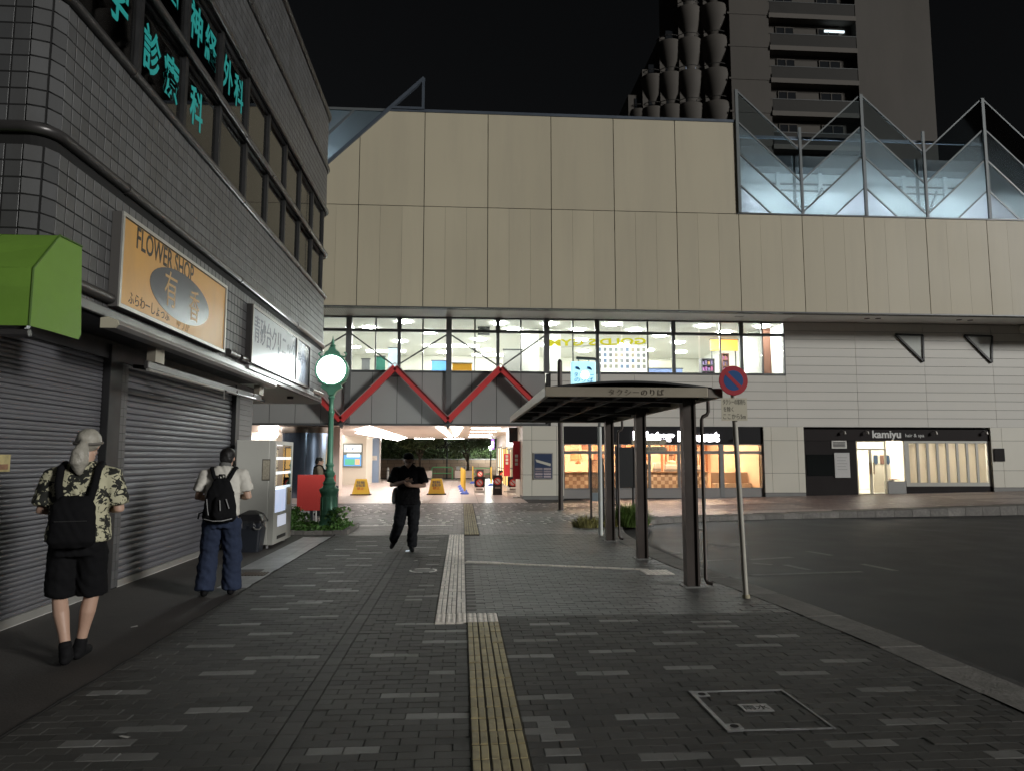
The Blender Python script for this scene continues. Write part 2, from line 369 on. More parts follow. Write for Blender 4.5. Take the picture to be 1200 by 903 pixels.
for a_, b_, v_ in PALE_PX:
    l_, r_ = G(a_, v_), G(b_, v_); iy_ = round((l_.y - 3.05) / 0.1); xo_ = 0.1 if iy_ % 2 else 0.0
    ix_ = round((l_.x - 0.06 - xo_) / 0.2)
    for q_ in range(max(1, min(3, round((r_.x - l_.x) / 0.2)))): PALE.add((ix_ + q_, iy_))
near = []; m1 = MB(); m2 = MB(); m3 = MB(); m4 = MB(); m5 = MB()
PW, PH = 0.2, 0.1; gp = 0.0026
meshes = {}
def one_paver(x0, x1, y0, y1, z, ismat):
    key = (round(x1 - x0, 3), round(y1 - y0, 3), ismat.name)
    if key not in meshes:
        b = MB(); w, d = x1 - x0, y1 - y0; b.cbox(-w / 2, w / 2, -d / 2, d / 2, -0.03, 0, 0.004)
        me = bpy.data.meshes.new('paver'); me.from_pydata(b.v, [], b.f); me.materials.append(ismat); meshes[key] = me
    o = link('paver', meshes[key], plaza, Vector(((x0 + x1) / 2, (y0 + y1) / 2, z)) - wloc(plaza))
    o.rotation_euler = (rp_.gauss(0, 0.006), rp_.gauss(0, 0.004), rp_.gauss(0, 0.006))
npart = 0
for iy in range(-8, 122):
    y0 = 3.0 + iy * PH; y1 = y0 + PH
    if y0 > 15.15 or y0 < 2.2: continue
    xo = 0.1 if iy % 2 else 0.0
    kx = kerb_x(y0) - 0.006
    for ix in range(-16, 22):
        x0 = ix * PW + xo + 0.06; x1 = x0 + PW
        if x1 < -2.62 or x0 > kx: continue
        x0 = max(x0, -2.63); x1 = min(x1, kx)
        if -1.06 < x1 and x0 < -0.94:                          # soldier band running away from the camera
            if x0 < -1.06 - 0.02: x1 = -1.062
            elif x1 > -0.94 + 0.02: x0 = -0.938
            else: continue
        zone_b = y0 >= 7.40 and x0 > 0.0
        c = clip(x0 + gp / 2, x1 - gp / 2, y0 + gp / 2, y1 - gp / 2)
        if not c: continue
        a, b = c
        if b - a < 0.03: continue
        inman = a < MAN[1] and b > MAN[0] and y0 < MAN[3] and y1 > MAN[2]
        p = (ix, iy) in PALE and not inman and not zone_b
        mm = M_paverl if p else (M_paverb if zone_b else M_paver)
        z = rp_.gauss(0, 0.0014)
        if 3.78 <= y0 < 4.80 and npart < 300 and a > -2.6:
            one_paver(a, b, y0 + gp / 2, y1 - gp / 2, z, mm); npart += 1
        else:
            t = m2 if p else (m3 if zone_b else m1)
            i0 = len(t.v); t.cbox(a, b, y0 + gp / 2, y1 - gp / 2, -0.03, z, 0.004)
            tx, ty = rp_.gauss(0, 0.004), rp_.gauss(0, 0.006)
            for q in range(i0, len(t.v)):
                v = t.v[q]; v.z += (v.x - (a + b) / 2) * tx + (v.y - y0 - 0.05) * ty
for iy in range(0, 66):                                       # soldier band
    y0 = 2.4 + iy * 0.2
    if y0 > 14.9: break
    m1.cbox(-1.058, -0.942, y0 + gp / 2, y0 + 0.2 - gp / 2, -0.03, rp_.gauss(0, 0.001), 0.004)
# speckled plaza in front of the station
for iy in range(0, 104):
    y0 = 15.2 + iy * 0.1
    xo = 0.1 if iy % 2 else 0.0
    for ix in range(-46, 26):
        x0 = ix * 0.2 + xo; x1 = x0 + 0.2
        kx = 3.3 if y0 < 16 else (3.5 if y0 < 17 else (4.6 if y0 < 19.4 else 5.2))
        if x0 > kx - 0.05: continue
        if x1 < -2.62 and y0 < 17.6: continue
        c = clip(x0 + gp / 2, min(x1, kx) - gp / 2, y0 + gp / 2, y0 + 0.1 - gp / 2)
        if not c or c[1] - c[0] < 0.03: continue
        p = (y0 > 17.4 and rp_.random() < 0.085) or (y0 <= 17.4 and pale(ix, iy + 523))
        if p and y0 > 17.4:
            xm = c[0] + 0.1
            m4.cbox(c[0], min(xm, c[1]) - gp, y0 + gp / 2, y0 + 0.1 - gp / 2, -0.03, 0.0005, 0.004)
            if xm + 0.02 < c[1]: m1.cbox(xm, c[1], y0 + gp / 2, y0 + 0.1 - gp / 2, -0.03, 0.0, 0.004)
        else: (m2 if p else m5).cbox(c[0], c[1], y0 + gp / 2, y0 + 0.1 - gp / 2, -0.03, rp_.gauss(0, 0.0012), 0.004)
for t, m in ((m1, M_paver), (m2, M_paverl), (m3, M_paverb), (m4, M_dot), (m5, mat('brightened_grey_paver', (0.14, 0.135, 0.13), 0.5, var=0.22, noise=(2.2, 0.3), dirt=(0.9, 0.4, (0.08, 0.077, 0.074))))):  # last paver made paler: brightness near the passage put into its colour
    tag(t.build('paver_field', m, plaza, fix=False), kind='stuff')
# pale line of stone setts across the left half where the two pavings meet
mb = MB()
for i in range(15): mb.cbox(-2.6 + i * 0.16, -2.6 + i * 0.16 + 0.155, 17.28, 17.40, -0.03, 0.004, 0.004)
tag(mb.build('paver_line', M_dot, plaza, fix=False), kind='stuff')
# far pavement in front of the shops
m1 = MB(); m2 = MB()
for iy in range(0, 42):
    y0 = 19.4 + iy * 0.2
    if y0 > 27.8: break
    for ix in range(0, 100):
        x0 = 4.6 + ix * 0.2 + (0.1 if iy % 2 else 0); x1 = x0 + 0.2
        if y0 < 25.5 and x0 < (4.6 if y0 < 19.4 else 5.25): continue
        yk = None
        for a, b in zip(KI, KI[1:]):
            if a.x <= x1 <= b.x and a.y > 17: yk = a.y + (b.y - a.y) * (x1 - a.x) / (b.x - a.x)
        if yk is None or y0 < yk + 0.02: continue
        p = (int((x0 - 4.6) // 3.2) % 3 == 1 and iy % 12 < 9) or rp_.random() < 0.05
        z0, z1 = zf(x0), zf(x1); t = m2 if p else m1; e = 0.002
        t.add([(x0 + e, y0 + e, z0), (x1 - e, y0 + e, z1), (x1 - e, y0 + 0.2 - e, z1), (x0 + e, y0 + 0.2 - e, z0)], [(0, 1, 2, 3)])
tag(m1.build('paver_field', M_farside, plaza, fix=False), kind='stuff')
tag(m2.build('paver_field', M_farlight, plaza, fix=False), kind='stuff')
# passage floor of large tiles
passage = tag(MB().box(-14, 3.0, 25.72, 56, -0.2, -0.002).build('passage_floor', M_mortar), kind='structure')
mb = MB()
for iy in range(0, 50):
    y0 = 25.75 + iy * 0.6
    if y0 > 55: break
    for ix in range(-23, 5):
        x0 = ix * 0.6
        if y0 < 28.2 and x0 + 0.6 > 2.5: continue
        mb.cbox(x0 + 0.004, x0 + 0.596, y0 + 0.004, y0 + 0.596, -0.01, 0.004 + rp_.gauss(0, 0.0004), 0.003)
tag(mb.build('floor_tiles', M_ptile, passage, fix=False), kind='stuff')

# ------------------------------------------------------------------ left pavement
sw = tag(MB().box(-30, -2.645, -2, 17.2, -0.2, 0.004).build('pavement', M_side), kind='structure')
for iy in range(0, 19):
    y0 = 9.2 + iy * 0.3
    for ix in range(0, 3):
        if ix == 0 and iy < 5: continue
        x0 = -3.20 + ix * 0.185
        if ix == 1 and iy in (3, 4): continue
        w = 0.185
        MB().cbox(x0 + 0.003, x0 + w - 0.003, y0 + 0.003, y0 + 0.297, 0.001, 0.008 + rp_.gauss(0, 0.0006), 0.002).build('tile', M_sidetile, sw, fix=False)
# the broken joint between pavement and pavers
mb = MB(); r3 = random.Random(5); y = 2.0; pts = []
while y < 17.2:
    pts.append((-2.637 + r3.gauss(0, 0.006), y, 0.0)); y += 0.22
for a, b in zip(pts, pts[1:]): mb.bar(a, b, 0.022 if r3.random() < 0.6 else 0.012, 0.016)
mb.build('joint_filler', mat('black_joint', (0.012, 0.011, 0.01), 0.95), sw)
# drain grating in the tiles
dg_ = thing('drain_grating', 'small rusty steel drain grating in the pavement beside the vending machine', 'drain', (-3.1, 10.25, 0.008))
MB().box(-3.02, -2.68, 10.1, 10.4, 0.006, 0.0085).build('well', mat('black_void', (0.006, 0.006, 0.006), 0.9), dg_)
for i in range(8):
    MB().box(-3.015 + i * 0.043, -3.015 + i * 0.043 + 0.018, 10.1, 10.4, 0.0085, 0.017).build('slat', mat('rusty_steel', (0.12, 0.09, 0.07), 0.6, 0.6, noise=(15, 0.4)), dg_)
# scraps of litter, as seen on the ground
r4 = random.Random(8)
for u, v in ((157, 735), (146, 865), (487, 657)):
    p = G(u, v); a = r4.uniform(0, 3)
    o = MB().add([(-0.03, -0.012, 0.002), (0.03, -0.014, 0.004), (0.032, 0.012, 0.009), (-0.028, 0.014, 0.003)], [(0, 1, 2, 3)]).build('paper_scrap', mat('scrap_paper', (0.5, 0.48, 0.45), 0.8), None, local=True)
    o.location = (p.x, p.y, 0.008); o.rotation_euler.z = a; tag(o, {157: 'tiny pale scrap of paper on the pavement right of the tied-hair man', 146: 'tiny pale scrap of paper on the dark pavers far in front of the shutters', 487: 'tiny pale scrap of paper between the man in black and the round cover'}[u], 'litter')

# ------------------------------------------------------------------ tactile paving
def bar_block():
    b = MB(); b.cbox(-0.0475, 0.0475, -0.0965, 0.0965, -0.03, -0.001, 0.002)
    for x in (-0.0243, 0.0243): b.cbox(x - 0.0205, x + 0.0205, -0.0925, 0.0925, -0.002, 0.006, 0.003)
    return b
def dot_block():
    b = MB(); b.cbox(-0.0485, 0.0485, -0.0985, 0.0985, -0.03, 0.001, 0.003)
    for x in (-0.025, 0.025):
        for y in (-0.075, -0.025, 0.025, 0.075): b.lathe([(0.018, 0.0), (0.016, 0.004), (0.011, 0.006)], (x, y, 0), 8)
    return b
def shared(b, name, m):
    me = bpy.data.meshes.new(name); me.from_pydata(b.v, [], b.f); me.materials.append(m); return me
bar_y = shared(bar_block(), 'tactile_block', M_yel); bar_c = shared(bar_block(), 'tactile_block', M_cream); dot_c = shared(dot_block(), 'tactile_block', M_cream)
def strip(label, x0, n, y0, y1, me, maxparts=300, rot=False):
    t = thing('tactile_paving', label, 'tactile paving', (x0, y0, 0)); y = y0; k = 0; rest = MB()
    step = 0.1 if rot else 0.2
    while y < y1 - step / 2:
        for i in range(n):
            w = 0.2 if rot else 0.1
            z = 0.002 + rp_.gauss(0, 0.0012)
            if k < maxparts:
                o = link('tactile_block', me, t, Vector((x0 + w * (i + 0.5) + 0.004 * i, y + step / 2, z)) - Vector(t.location)); k += 1
                o.rotation_euler = (rp_.gauss(0, 0.006), rp_.gauss(0, 0.006), (R(90) if rot else 0) + rp_.gauss(0, 0.006))
            else:
                rest.add([Vector(v.co) + Vector((x0 + w * (i + 0.5) + 0.004 * i, y + step / 2, z)) for v in me.vertices], [list(p.vertices) for p in me.polygons])
        y += step
    MB().box(x0 - 0.004, x0 + n * 0.104, y0, y1, -0.02, 0.0025).build('joint_filler', mat('yellow_joint_dirt', (0.055, 0.046, 0.028), 0.9, noise=(9, 0.4)) if me is bar_y else mat('cream_joint_dirt', (0.19, 0.18, 0.16), 0.9, noise=(9, 0.4)), t)
    if rest.v: tag(rest.build('tactile_blocks', me.materials[0], t, fix=False), kind='stuff')
    return t
strip('dull yellow ribbed guide strip for the blind nearest the manhole cover', 0.062, 3, 2.36, 7.16, bar_y)
strip('worn cream ribbed guide strip in the middle, left of the taxi shelter', -0.256, 3, 7.57, 15.17, bar_c, 78)
t = thing('tactile_paving', 'worn cream dotted warning tiles joining the yellow and the cream strip', 'tactile paving', (0, 7.15, 0))
for i in range(6):
    for j, yy in enumerate((7.265, 7.465)):
        link('tactile_block', dot_c, t, Vector((-0.206 + i * 0.105, yy, 0.003 + rp_.gauss(0, 0.001))) - Vector(t.location))
strip('far yellow guide strip crossing the speckled plaza to the station passage', 0.062, 3, 15.2, 25.4, bar_y, 0)
# branch strip to the taxi stop
t = thing('tactile_paving', 'thin cream guide strip branching off to the taxi shelter', 'tactile paving', (0.06, 11.2, 0))
A, B = G(545, 658), G(776, 668); d = (B - A); nb = int(d.length / 0.2); d.normalize()
for i in range(nb):
    p = A + d * (0.2 * i + 0.1)
    for q in ((-0.05, 0.05) if i < 3 else (0,)):
        pp = p + Vector((-d.y, d.x, 0)) * q
        o = link('tactile_block', bar_c, t, pp + Vector((0, 0, 0.006)) - Vector(t.location)); o.rotation_euler.z = math.atan2(d.y, d.x) + R(90)
t = thing('tactile_paving', 'pink-white dotted warning tiles at the kerb under the shelter roof', 'tactile paving', (2.7, 10, 0))
P = G(778, 670)
for i in range(4):
    for j in range(2):
        link('tactile_block', dot_c, t, Vector((P.x - 0.3 + i * 0.1 + 0.05, P.y - 0.1 + j * 0.2, 0.006)) - Vector(t.location))

# ------------------------------------------------------------------ manhole cover filled with pavers
mh = thing('manhole_cover', 'paved square manhole cover framed in steel with a small name plate', 'manhole', ((MAN[0] + MAN[1]) / 2, (MAN[2] + MAN[3]) / 2, 0))
x0, x1, y0, y1 = MAN; fw = 0.014
fm = mat('worn_frame_steel', (0.33, 0.33, 0.34), 0.45, 0.7, noise=(18, 0.4), dirt=(5, 0.8, (0.07, 0.065, 0.06)))
mb = MB(); mb.box(x0 - fw, x0 + fw, y0 - fw, y1 + fw, -0.02, 0.007).box(x1 - fw * .5, x1 + fw * .5, y0 - fw, y1 + fw, -0.02, 0.006)
mb.box(x0 + fw, x1 - fw * .5, y0 - fw * .6, y0 + fw * .4, -0.02, 0.006).box(x0 + fw, x1 - fw * .5, y1 - fw * .6, y1 + fw * .6, -0.02, 0.006)
mb.build('frame', fm, mh)
for yy in (y0 + 0.06, y1 - 0.06):
    MB().box(x0 + 0.016, x0 + 0.1, yy - 0.04, yy + 0.04, 0.0, 0.007).build('lifting_eye', fm, mh)
    MB().lathe([(0.026, 0.007), (0.026, 0.009)], (x0 + 0.055, yy, 0), 14).build('keyhole', MATS['black_void'], mh)
MB().box(1.80, 1.99, 4.57, 4.70, 0, 0.007).build('name_plate', fm, mh)
text('plate_lettering', '雨水', 0.085, MATS['black_void'], mh, Matrix.Translation((1.895, 4.635, 0.0075)), 0.0006)
# round utility cover with a worn white ring
p = G(496, 668); uc = thing('utility_cover', 'small round utility cover with worn white ring in the dark pavers', 'manhole', (p.x, p.y, 0))
MB().lathe([(0.17, 0.0), (0.17, 0.004)], (p.x, p.y, 0), 24).build('lid', mat('cast_iron', (0.05, 0.05, 0.05), 0.5, 0.5, noise=(20, 0.3)), uc)
mb = MB()
for k in range(24):
    if k in (3, 9, 10, 18, 19): continue
    a0, a1 = 2 * math.pi * k / 24, 2 * math.pi * (k + 1) / 24
    q = lambda r, a: (p.x + r * math.cos(a), p.y + r * math.sin(a), 0.005)
    mb.quad(q(0.17, a0), q(0.2, a0), q(0.2, a1), q(0.17, a1))
mb.build('painted_ring', M_dot, uc, fix=False)
# ================================================================== tiled building on the left
M_tile = mat('grey_wall_tile', (0.092, 0.094, 0.096), 0.45, var=0.20, noise=(1.1, 0.28), bump=(30, 0.08), dirt=(0.9, 0.75, (0.07, 0.068, 0.064), (1.6, 1.6, 0.35)))
M_joint = mat('dark_tile_joint', (0.010, 0.010, 0.010), 0.95)
M_rail = mat('dark_bronze_rail', (0.06, 0.057, 0.056), 0.32, 0.35, noise=(4, 0.3))
M_dark = mat('black_paint', (0.016, 0.016, 0.017), 0.5, noise=(5, 0.3))
M_slat = mat('shutter_steel', (0.140, 0.141, 0.156), 0.5, 0.2, noise=(1.4, 0.22), dirt=(1.2, 0.5, (0.11, 0.105, 0.1), (1, 1, 3)))
M_alu = mat('aluminium', (0.5, 0.49, 0.46), 0.38, 0.6, noise=(6, 0.15))
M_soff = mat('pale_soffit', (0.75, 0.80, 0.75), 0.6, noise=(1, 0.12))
M_dglass = glass('dark_window_glass', (0.55, 0.56, 0.55), 0.03)
BX = -3.6
tb = thing('tiled_building', 'dark grey tiled corner building with shuttered shops and a long band of windows', 'building', (-4.3, 6.5, 0))
path = [(-7.0, 6.18), (BX - 0.2, 6.18)] + [(BX - 0.2 + 0.2 * math.sin(R(15 * i)), 6.38 - 0.2 * math.cos(R(15 * i))) for i in range(1, 6)] + [(BX, 6.38), (BX, 18.35)] + [(BX - 0.55 + 0.55 * math.cos(a), 18.35 + 0.55 * math.sin(a)) for a in [R(15 * i) for i in range(1, 7)]] + [(-9, 18.9)]
path = [Vector(p) for p in path]
def offp(d):          # the outline pushed outwards by d
    o = []
    for i, p in enumerate(path):
        a = path[max(i - 1, 0)]; b = path[min(i + 1, len(path) - 1)]
        n1 = (p - a).normalized() if i else (b - p).normalized(); n2 = (b - p).normalized() if i < len(path) - 1 else n1
        n1 = Vector((n1.y, -n1.x)); n2 = Vector((n2.y, -n2.x)); m = (n1 + n2).normalized(); o.append(p + m * d / max(0.5, m.dot(n1)))
    return o
def slab(z0, z1, inset, m, name):
    P = [(p.x, p.y) for p in offp(-inset)] + [(-12, 18.9 - inset), (-12, 6.18 + inset)]
    return MB().prism([(x, y, z0) for x, y in P], (0, 0, z1 - z0)).build(name, m, tb)
slab(3.06, 5.74, 0.003, M_joint, 'wall_core'); slab(8.0, 10.66, 0.003, M_joint, 'wall_core'); slab(10.66, 10.74, -0.03, M_rail, 'coping')
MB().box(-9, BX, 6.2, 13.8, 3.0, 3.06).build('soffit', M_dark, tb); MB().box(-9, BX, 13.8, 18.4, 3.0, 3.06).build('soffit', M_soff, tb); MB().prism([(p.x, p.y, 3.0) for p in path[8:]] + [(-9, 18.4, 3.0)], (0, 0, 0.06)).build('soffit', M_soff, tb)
# tiles along the outline
PD = [0.0]
for a, b in zip(path, path[1:]): PD.append(PD[-1] + (b - a).length)
def on_path(s):
    for i in range(len(path) - 1):
        if s <= PD[i + 1] or i == len(path) - 2:
            d = (path[i + 1] - path[i]).normalized(); p = path[i] + d * (s - PD[i]); return p, d
TS = 0.1500
tm = MB(); tm.cbox(-0.0675, 0.0675, -0.068, 0.068, -0.012, 0.0, 0.002)
tme = bpy.data.meshes.new('tile'); tme.from_pydata(tm.v, [], tm.f); tme.materials.append(M_tile)
rest = MB(); nt_ = 0; rt = random.Random(21); cand = []
s_all = []
# straight runs get whole tiles; the chamfer and the rounded corner follow the path
s = PD[1] - TS * 8
while s < PD[-1] - 2.0: s_all.append(s + TS / 2); s += TS
for z0, nrow in ((3.10, 8), (4.50, 8), (8.06, 7), (9.22, 9)):
    for r in range(nrow):
        z = z0 + TS * (r + 0.5)
        for s in s_all:
            p, d = on_path(s); nrm = Vector((d.y, -d.x, 0)); up = Vector((0, 0, 1)); dx = Vector((d.x, d.y, 0))
            mtx = Matrix((( dx.x, up.x, nrm.x, p.x), (dx.y, up.y, nrm.y, p.y), (dx.z, up.z, nrm.z, z), (0, 0, 0, 1)))
            tilt = Matrix.Rotation(rt.gauss(0, 0.008), 4, 'X') @ Matrix.Rotation(rt.gauss(0, 0.008), 4, 'Y')
            cand.append((p.y + (z - 2) * 0.15 + (9 if p.y < 6.25 and p.x < -4.3 else 0) + (20 if z > 8 else 0), mtx @ tilt))
cand.sort(key=lambda c: c[0])
off = Matrix.Translation(-wloc(tb))
for i, (_, mx) in enumerate(cand):
    if i < 300:
        o = link('tile', tme, tb); o.matrix_local = off @ mx
    else: rest.add([mx @ v.co for v in tme.vertices], [list(q.vertices) for q in tme.polygons])
tag(rest.build('wall_tiles', M_tile, tb, fix=False), kind='stuff')
# round rails with joint sleeves
for z, r in ((4.44, 0.052), (5.745, 0.05), (6.86, 0.05), (8.02, 0.045), (9.17, 0.05), (10.62, 0.06)):
    P = [(p.x, p.y, z) for p in offp(0.02)]
    mb = MB(); mb.tube(P, r, 12)
    s = PD[7] + 1.2
    while s < PD[8]:
        p, d = on_path(s); mb.tube([(p.x + 0.02, p.y - 0.025, z), (p.x + 0.02, p.y + 0.025, z)], r + 0.008, 12); s += 3.9
    mb.build('rail', M_rail, tb, smooth=True)
# lower rounded gutter pieces under the signs
for y0, y1 in ((6.5, 7.5), (11.0, 11.45), (11.6, 12.2), (17.05, 18.3)):
    MB().tube([(BX + 0.03, y0, 3.2), (BX + 0.03, y1, 3.2)], 0.055, 12).build('rail', M_rail, tb, smooth=True)
# window band
room = mat('dim_clinic_wall', (0.20, 0.17, 0.13), 0.8, noise=(1, 0.3))
MB().box(-6.5, -6.4, 6.3, 18.8, 5.74, 8.0).build('inner_wall', room, tb)
MB().box(-6.4, -3.7, 6.25, 18.8, 7.99, 7.998).build('inner_ceiling', room, tb)
MB().box(-6.4, -3.7, 6.25, 6.32, 5.75, 7.99).build('inner_wall', room, tb)
muls = [6.36] + [6.5 + 1.3 * i for i in range(1, 10)] + [18.5]
blind = mat('drawn_blind', (0.32, 0.28, 0.21), 0.8, var=0.25, noise=(1.5, 0.2))
for i, (y0, y1) in enumerate(zip(muls, muls[1:])):
    w = thing('window', None, None); w.parent = tb; w.location = Vector((BX, y0, 5.75)) - wloc(tb)
    for z0, z1 in ((5.80, 6.81), (6.91, 7.97)):
        MB().box(BX - 0.075, BX - 0.069, y0 + 0.05, y1 - 0.05, z0 + 0.03, z1 - 0.03).build('pane', M_dglass, w)
    mb = MB(); mb.box(BX - 0.11, BX - 0.02, y0 - 0.035, y0 + 0.05, 5.79, 7.98)
    mb.box(BX - 0.10, BX - 0.04, y0 + 0.05, y1 - 0.035, 6.80, 6.92).box(BX - 0.10, BX - 0.04, y0 + 0.05, y1 - 0.035, 5.77, 5.82).box(BX - 0.10, BX - 0.04, y0 + 0.05, y1 - 0.035, 7.94, 7.985)
    mb.build('frame', M_dark, w)
    if i >= 3 or i == 2:
        z0 = 5.8; z1 = 7.9 if i >= 4 else 6.5
        MB().box(BX - 0.30, BX - 0.28, y0 + 0.08, y1 - 0.08, z0, z1).build('blind', blind, w)
# teal lettering on the panes
M_teal = mat('teal_film', (0.025, 0.40, 0.38), 0.5, emit=((0.03, 0.5, 0.48), 0.03))
for body, y, z in (('医', 6.78, 6.45), ('学', 7.35, 6.45), ('診', 8.2, 6.33), ('療', 8.75, 6.33), ('科', 9.6, 6.36), ('脳', 8.62, 7.55), ('神', 9.45, 7.5), ('経', 10.02, 7.5), ('外', 10.78, 7.5), ('科', 11.32, 7.5)):
    text('window_lettering', body, 0.58, M_teal, tb, face_street((BX - 0.066, y, z)), 0.001, bold=0.012, width=0.46)
# -------- ground floor: shutters, posts, lintel
SX = -4.29
MB().box(-9, SX - 0.06, 4.0, 14.75, 0, 3.0).build('shop_wall', M_dark, tb)
MB().box(-9, SX + 0.02, 13.78, 14.80, 0.004, 3.0).build('end_wall', mat('ribbed_cladding', (0.13, 0.13, 0.13), 0.5, noise=(3, 0.2)), tb)
sl_m = MB(); prof = [(0.0, 0.0), (0.012, 0.010), (0.016, 0.034), (0.010, 0.060), (-0.004, 0.0685)]
def slat_mesh(w, pit):
    k_ = pit / 0.0705; b = MB(); vs = [(x * k_, 0, z * k_) for x, z in prof] + [(x * k_, w, z * k_) for x, z in prof]; n = len(prof)
    b.add(vs, [(i, i + 1, n + i + 1, n + i) for i in range(n - 1)])
    me = bpy.data.meshes.new('slat'); me.from_pydata(b.v, [], b.f); me.materials.append(M_slat); return me
for y0, y1, pit in ((4.2, 8.74, 0.047), (9.36, 13.52, 0.080)):
    sh = thing('shutter', None, None); sh.parent = tb; sh.location = Vector((SX, y0, 0)) - wloc(tb)
    me = slat_mesh(y1 - y0, pit); z = 0.09
    while z < 2.78:
        o = link('slat', me, sh, (rt.gauss(0, 0.0012), 0, z)); o.rotation_euler.x = rt.gauss(0, 0.0006); z += pit
    MB().box(SX - 0.02, SX + 0.03, y0, y1, 0.012, 0.09).build('bottom_rail', M_alu, sh)
    MB().box(SX - 0.05, SX + 0.03, y0, y1, 0.002, 0.010).build('sill', M_dot, sh)
for y0, y1, x in ((8.76, 9.06, SX + 0.09), (13.54, 13.76, SX + 0.09)):
    MB().box(SX - 0.05, x, y0, y1, 0.004, 2.95).build('post', M_dark, tb, bevel=0.006)
tp = MB()
pier = MB().box(SX - 0.05, SX + 0.03, 9.08, 9.34, 0.004, 2.9).build('pier', M_joint, tb)
for k in range(27):
    for j in range(3):
        MB().box(SX + 0.03, SX + 0.038, 9.085 + j * 0.085, 9.085 + j * 0.085 + 0.08, 0.02 + k * 0.105, 0.02 + k * 0.105 + 0.1).build('tile', M_tile, pier, fix=False)
MB().box(SX - 0.05, SX + 0.06, 4.0, 14.8, 2.78, 2.998).build('lintel', M_dark, tb)
# end wall cladding boards
for k in range(28):
    MB().cbox(0, 0.98, 0, 0.097, 0, 0.012, 0.004).build('board', mat('ribbed_cladding', (0.13, 0.13, 0.13)), tb, local=True)
    o = tb.children[-1] if False else bpy.data.objects[bpy.context.scene.objects[-1].name] if False else None
for ob in [c for c in tb.children if c.name.startswith('board')]:
    k = 0 if '.' not in ob.name else int(ob.name.split('.')[1])
    ob.matrix_local = off @ Matrix(((0, 0, 1, SX + 0.02), (1, 0, 0, 13.79), (0, 1, 0, 0.03 + k * 0.1), (0, 0, 0, 1)))
# fascia lip along the overhang
MB().box(BX - 0.06, BX + 0.035, 6.4, 18.3, 3.0, 3.10).build('fascia', M_rail, tb, bevel=0.01)
MB().box(BX - 0.03, BX + 0.06, 12.0, 17.2, 3.065, 3.16).build('fascia', mat('grey_fascia', (0.25, 0.245, 0.25), 0.4, 0.3), tb, bevel=0.01)
cl = MB().lathe([(0.07, 2.95), (0.075, 3.0)], (-3.95, 16.6, 0), 14).build('downlight', M_dark, tb)
# small poster on the first shutter
ps = thing('poster', 'small faded yellow notice stuck on the shutter beside the green awning', 'poster', (SX + 0.03, 7.2, 1.5))
a, b = PX(1, 532, SX + 0.03), PX(12, 552, SX + 0.03)
MB().box(SX + 0.021, SX + 0.024, a.y - 0.25, b.y, b.z, a.z).build('sheet', mat('faded_yellow_paper', (0.5, 0.42, 0.2), 0.6, noise=(14, 0.6)), ps)
MB().box(SX + 0.0242, SX + 0.0250, a.y - 0.2, b.y - 0.03, b.z + 0.02, a.z - 0.09).build('picture', mat('poster_brown', (0.3, 0.16, 0.09), 0.6, noise=(30, 0.8)), ps)

# -------- shop signs
fs = thing('shop_sign', 'orange flower shop sign board with grey oval in aluminium frame', 'sign', (BX, 9.2, 3.15))
y0, y1, z0, z1 = 7.35, 10.60, 3.125, 4.12
MB().box(BX + 0.005, BX + 0.10, y0, y1, z0, z1).build('case', mat('dark_case', (0.1, 0.095, 0.09), 0.5), fs)
M_org = mat('orange_sign_face', (0.60, 0.315, 0.07), 0.35, noise=(0.8, 0.15), dirt=(1.5, 0.5, (0.36, 0.21, 0.08), (1, 1, 0.5)))
MB().box(BX + 0.10, BX + 0.104, y0 + 0.05, y1 - 0.05, z0 + 0.05, z1 - 0.05).build('face', M_org, fs)
mb = MB(); fr = 0.04
mb.box(BX + 0.10, BX + 0.118, y0, y1, z1 - fr, z1).box(BX + 0.10, BX + 0.118, y0, y1, z0, z0 + fr).box(BX + 0.10, BX + 0.118, y0, y0 + fr, z0 + fr, z1 - fr).box(BX + 0.10, BX + 0.118, y1 - fr, y1, z0 + fr, z1 - fr)
mb.build('frame', M_alu, fs)
mb = MB(); oy, oz = 8.98, 3.575
mb.prism([(BX + 0.104, oy + 0.93 * math.cos(2 * math.pi * k / 40), oz + 0.305 * math.sin(2 * math.pi * k / 40)) for k in range(40)], (0.003, 0, 0))
mb.build('oval', mat('grey_oval', (0.10, 0.11, 0.13), 0.22, 0.3, noise=(0.7, 0.4)), fs)
M_ink = mat('black_lettering', (0.012, 0.012, 0.012), 0.5)
M_goldt = mat('faded_gold_lettering', (0.52, 0.33, 0.13), 0.5)
text('sign_lettering', 'FLOWER SHOP', 0.33, M_ink, fs, face_street((BX + 0.105, 8.50, 3.95)), 0.001, width=1.62, bold=0.004)
text('sign_lettering', '有', 0.46, M_goldt, fs, face_street((BX + 0.108, 8.62, 3.60)), 0.001, width=0.36)
text('sign_lettering', '香', 0.44, M_goldt, fs, face_street((BX + 0.108, 9.38, 3.56)), 0.001, width=0.34)
text('sign_lettering', 'ふらわーしょっぷ', 0.15, M_ink, fs, face_street((BX + 0.105, 8.10, 3.27)), 0.001, width=1.05)
text('sign_lettering', 'ゆうか', 0.19, mat('faded_lettering', (0.3, 0.2, 0.08), 0.6), fs, face_street((BX + 0.105, 9.05, 3.26)), 0.001, width=0.4)
cs = thing('shop_sign', 'silvery clinic sign board with reflections above the soffit corner', 'sign', (BX, 14.6, 3.2))
y0, y1, z0, z1 = 11.93, 16.45, 3.165, 4.15
MB().box(BX + 0.005, BX + 0.09, y0, y1, z0, z1).build('case', M_rail, cs)
M_mir = mat('glossy_silver_sheet', (0.10, 0.115, 0.145), 0.30, 0.0, spec=0.35, noise=(1.0, 0.25), bump=(0.9, 0.9))
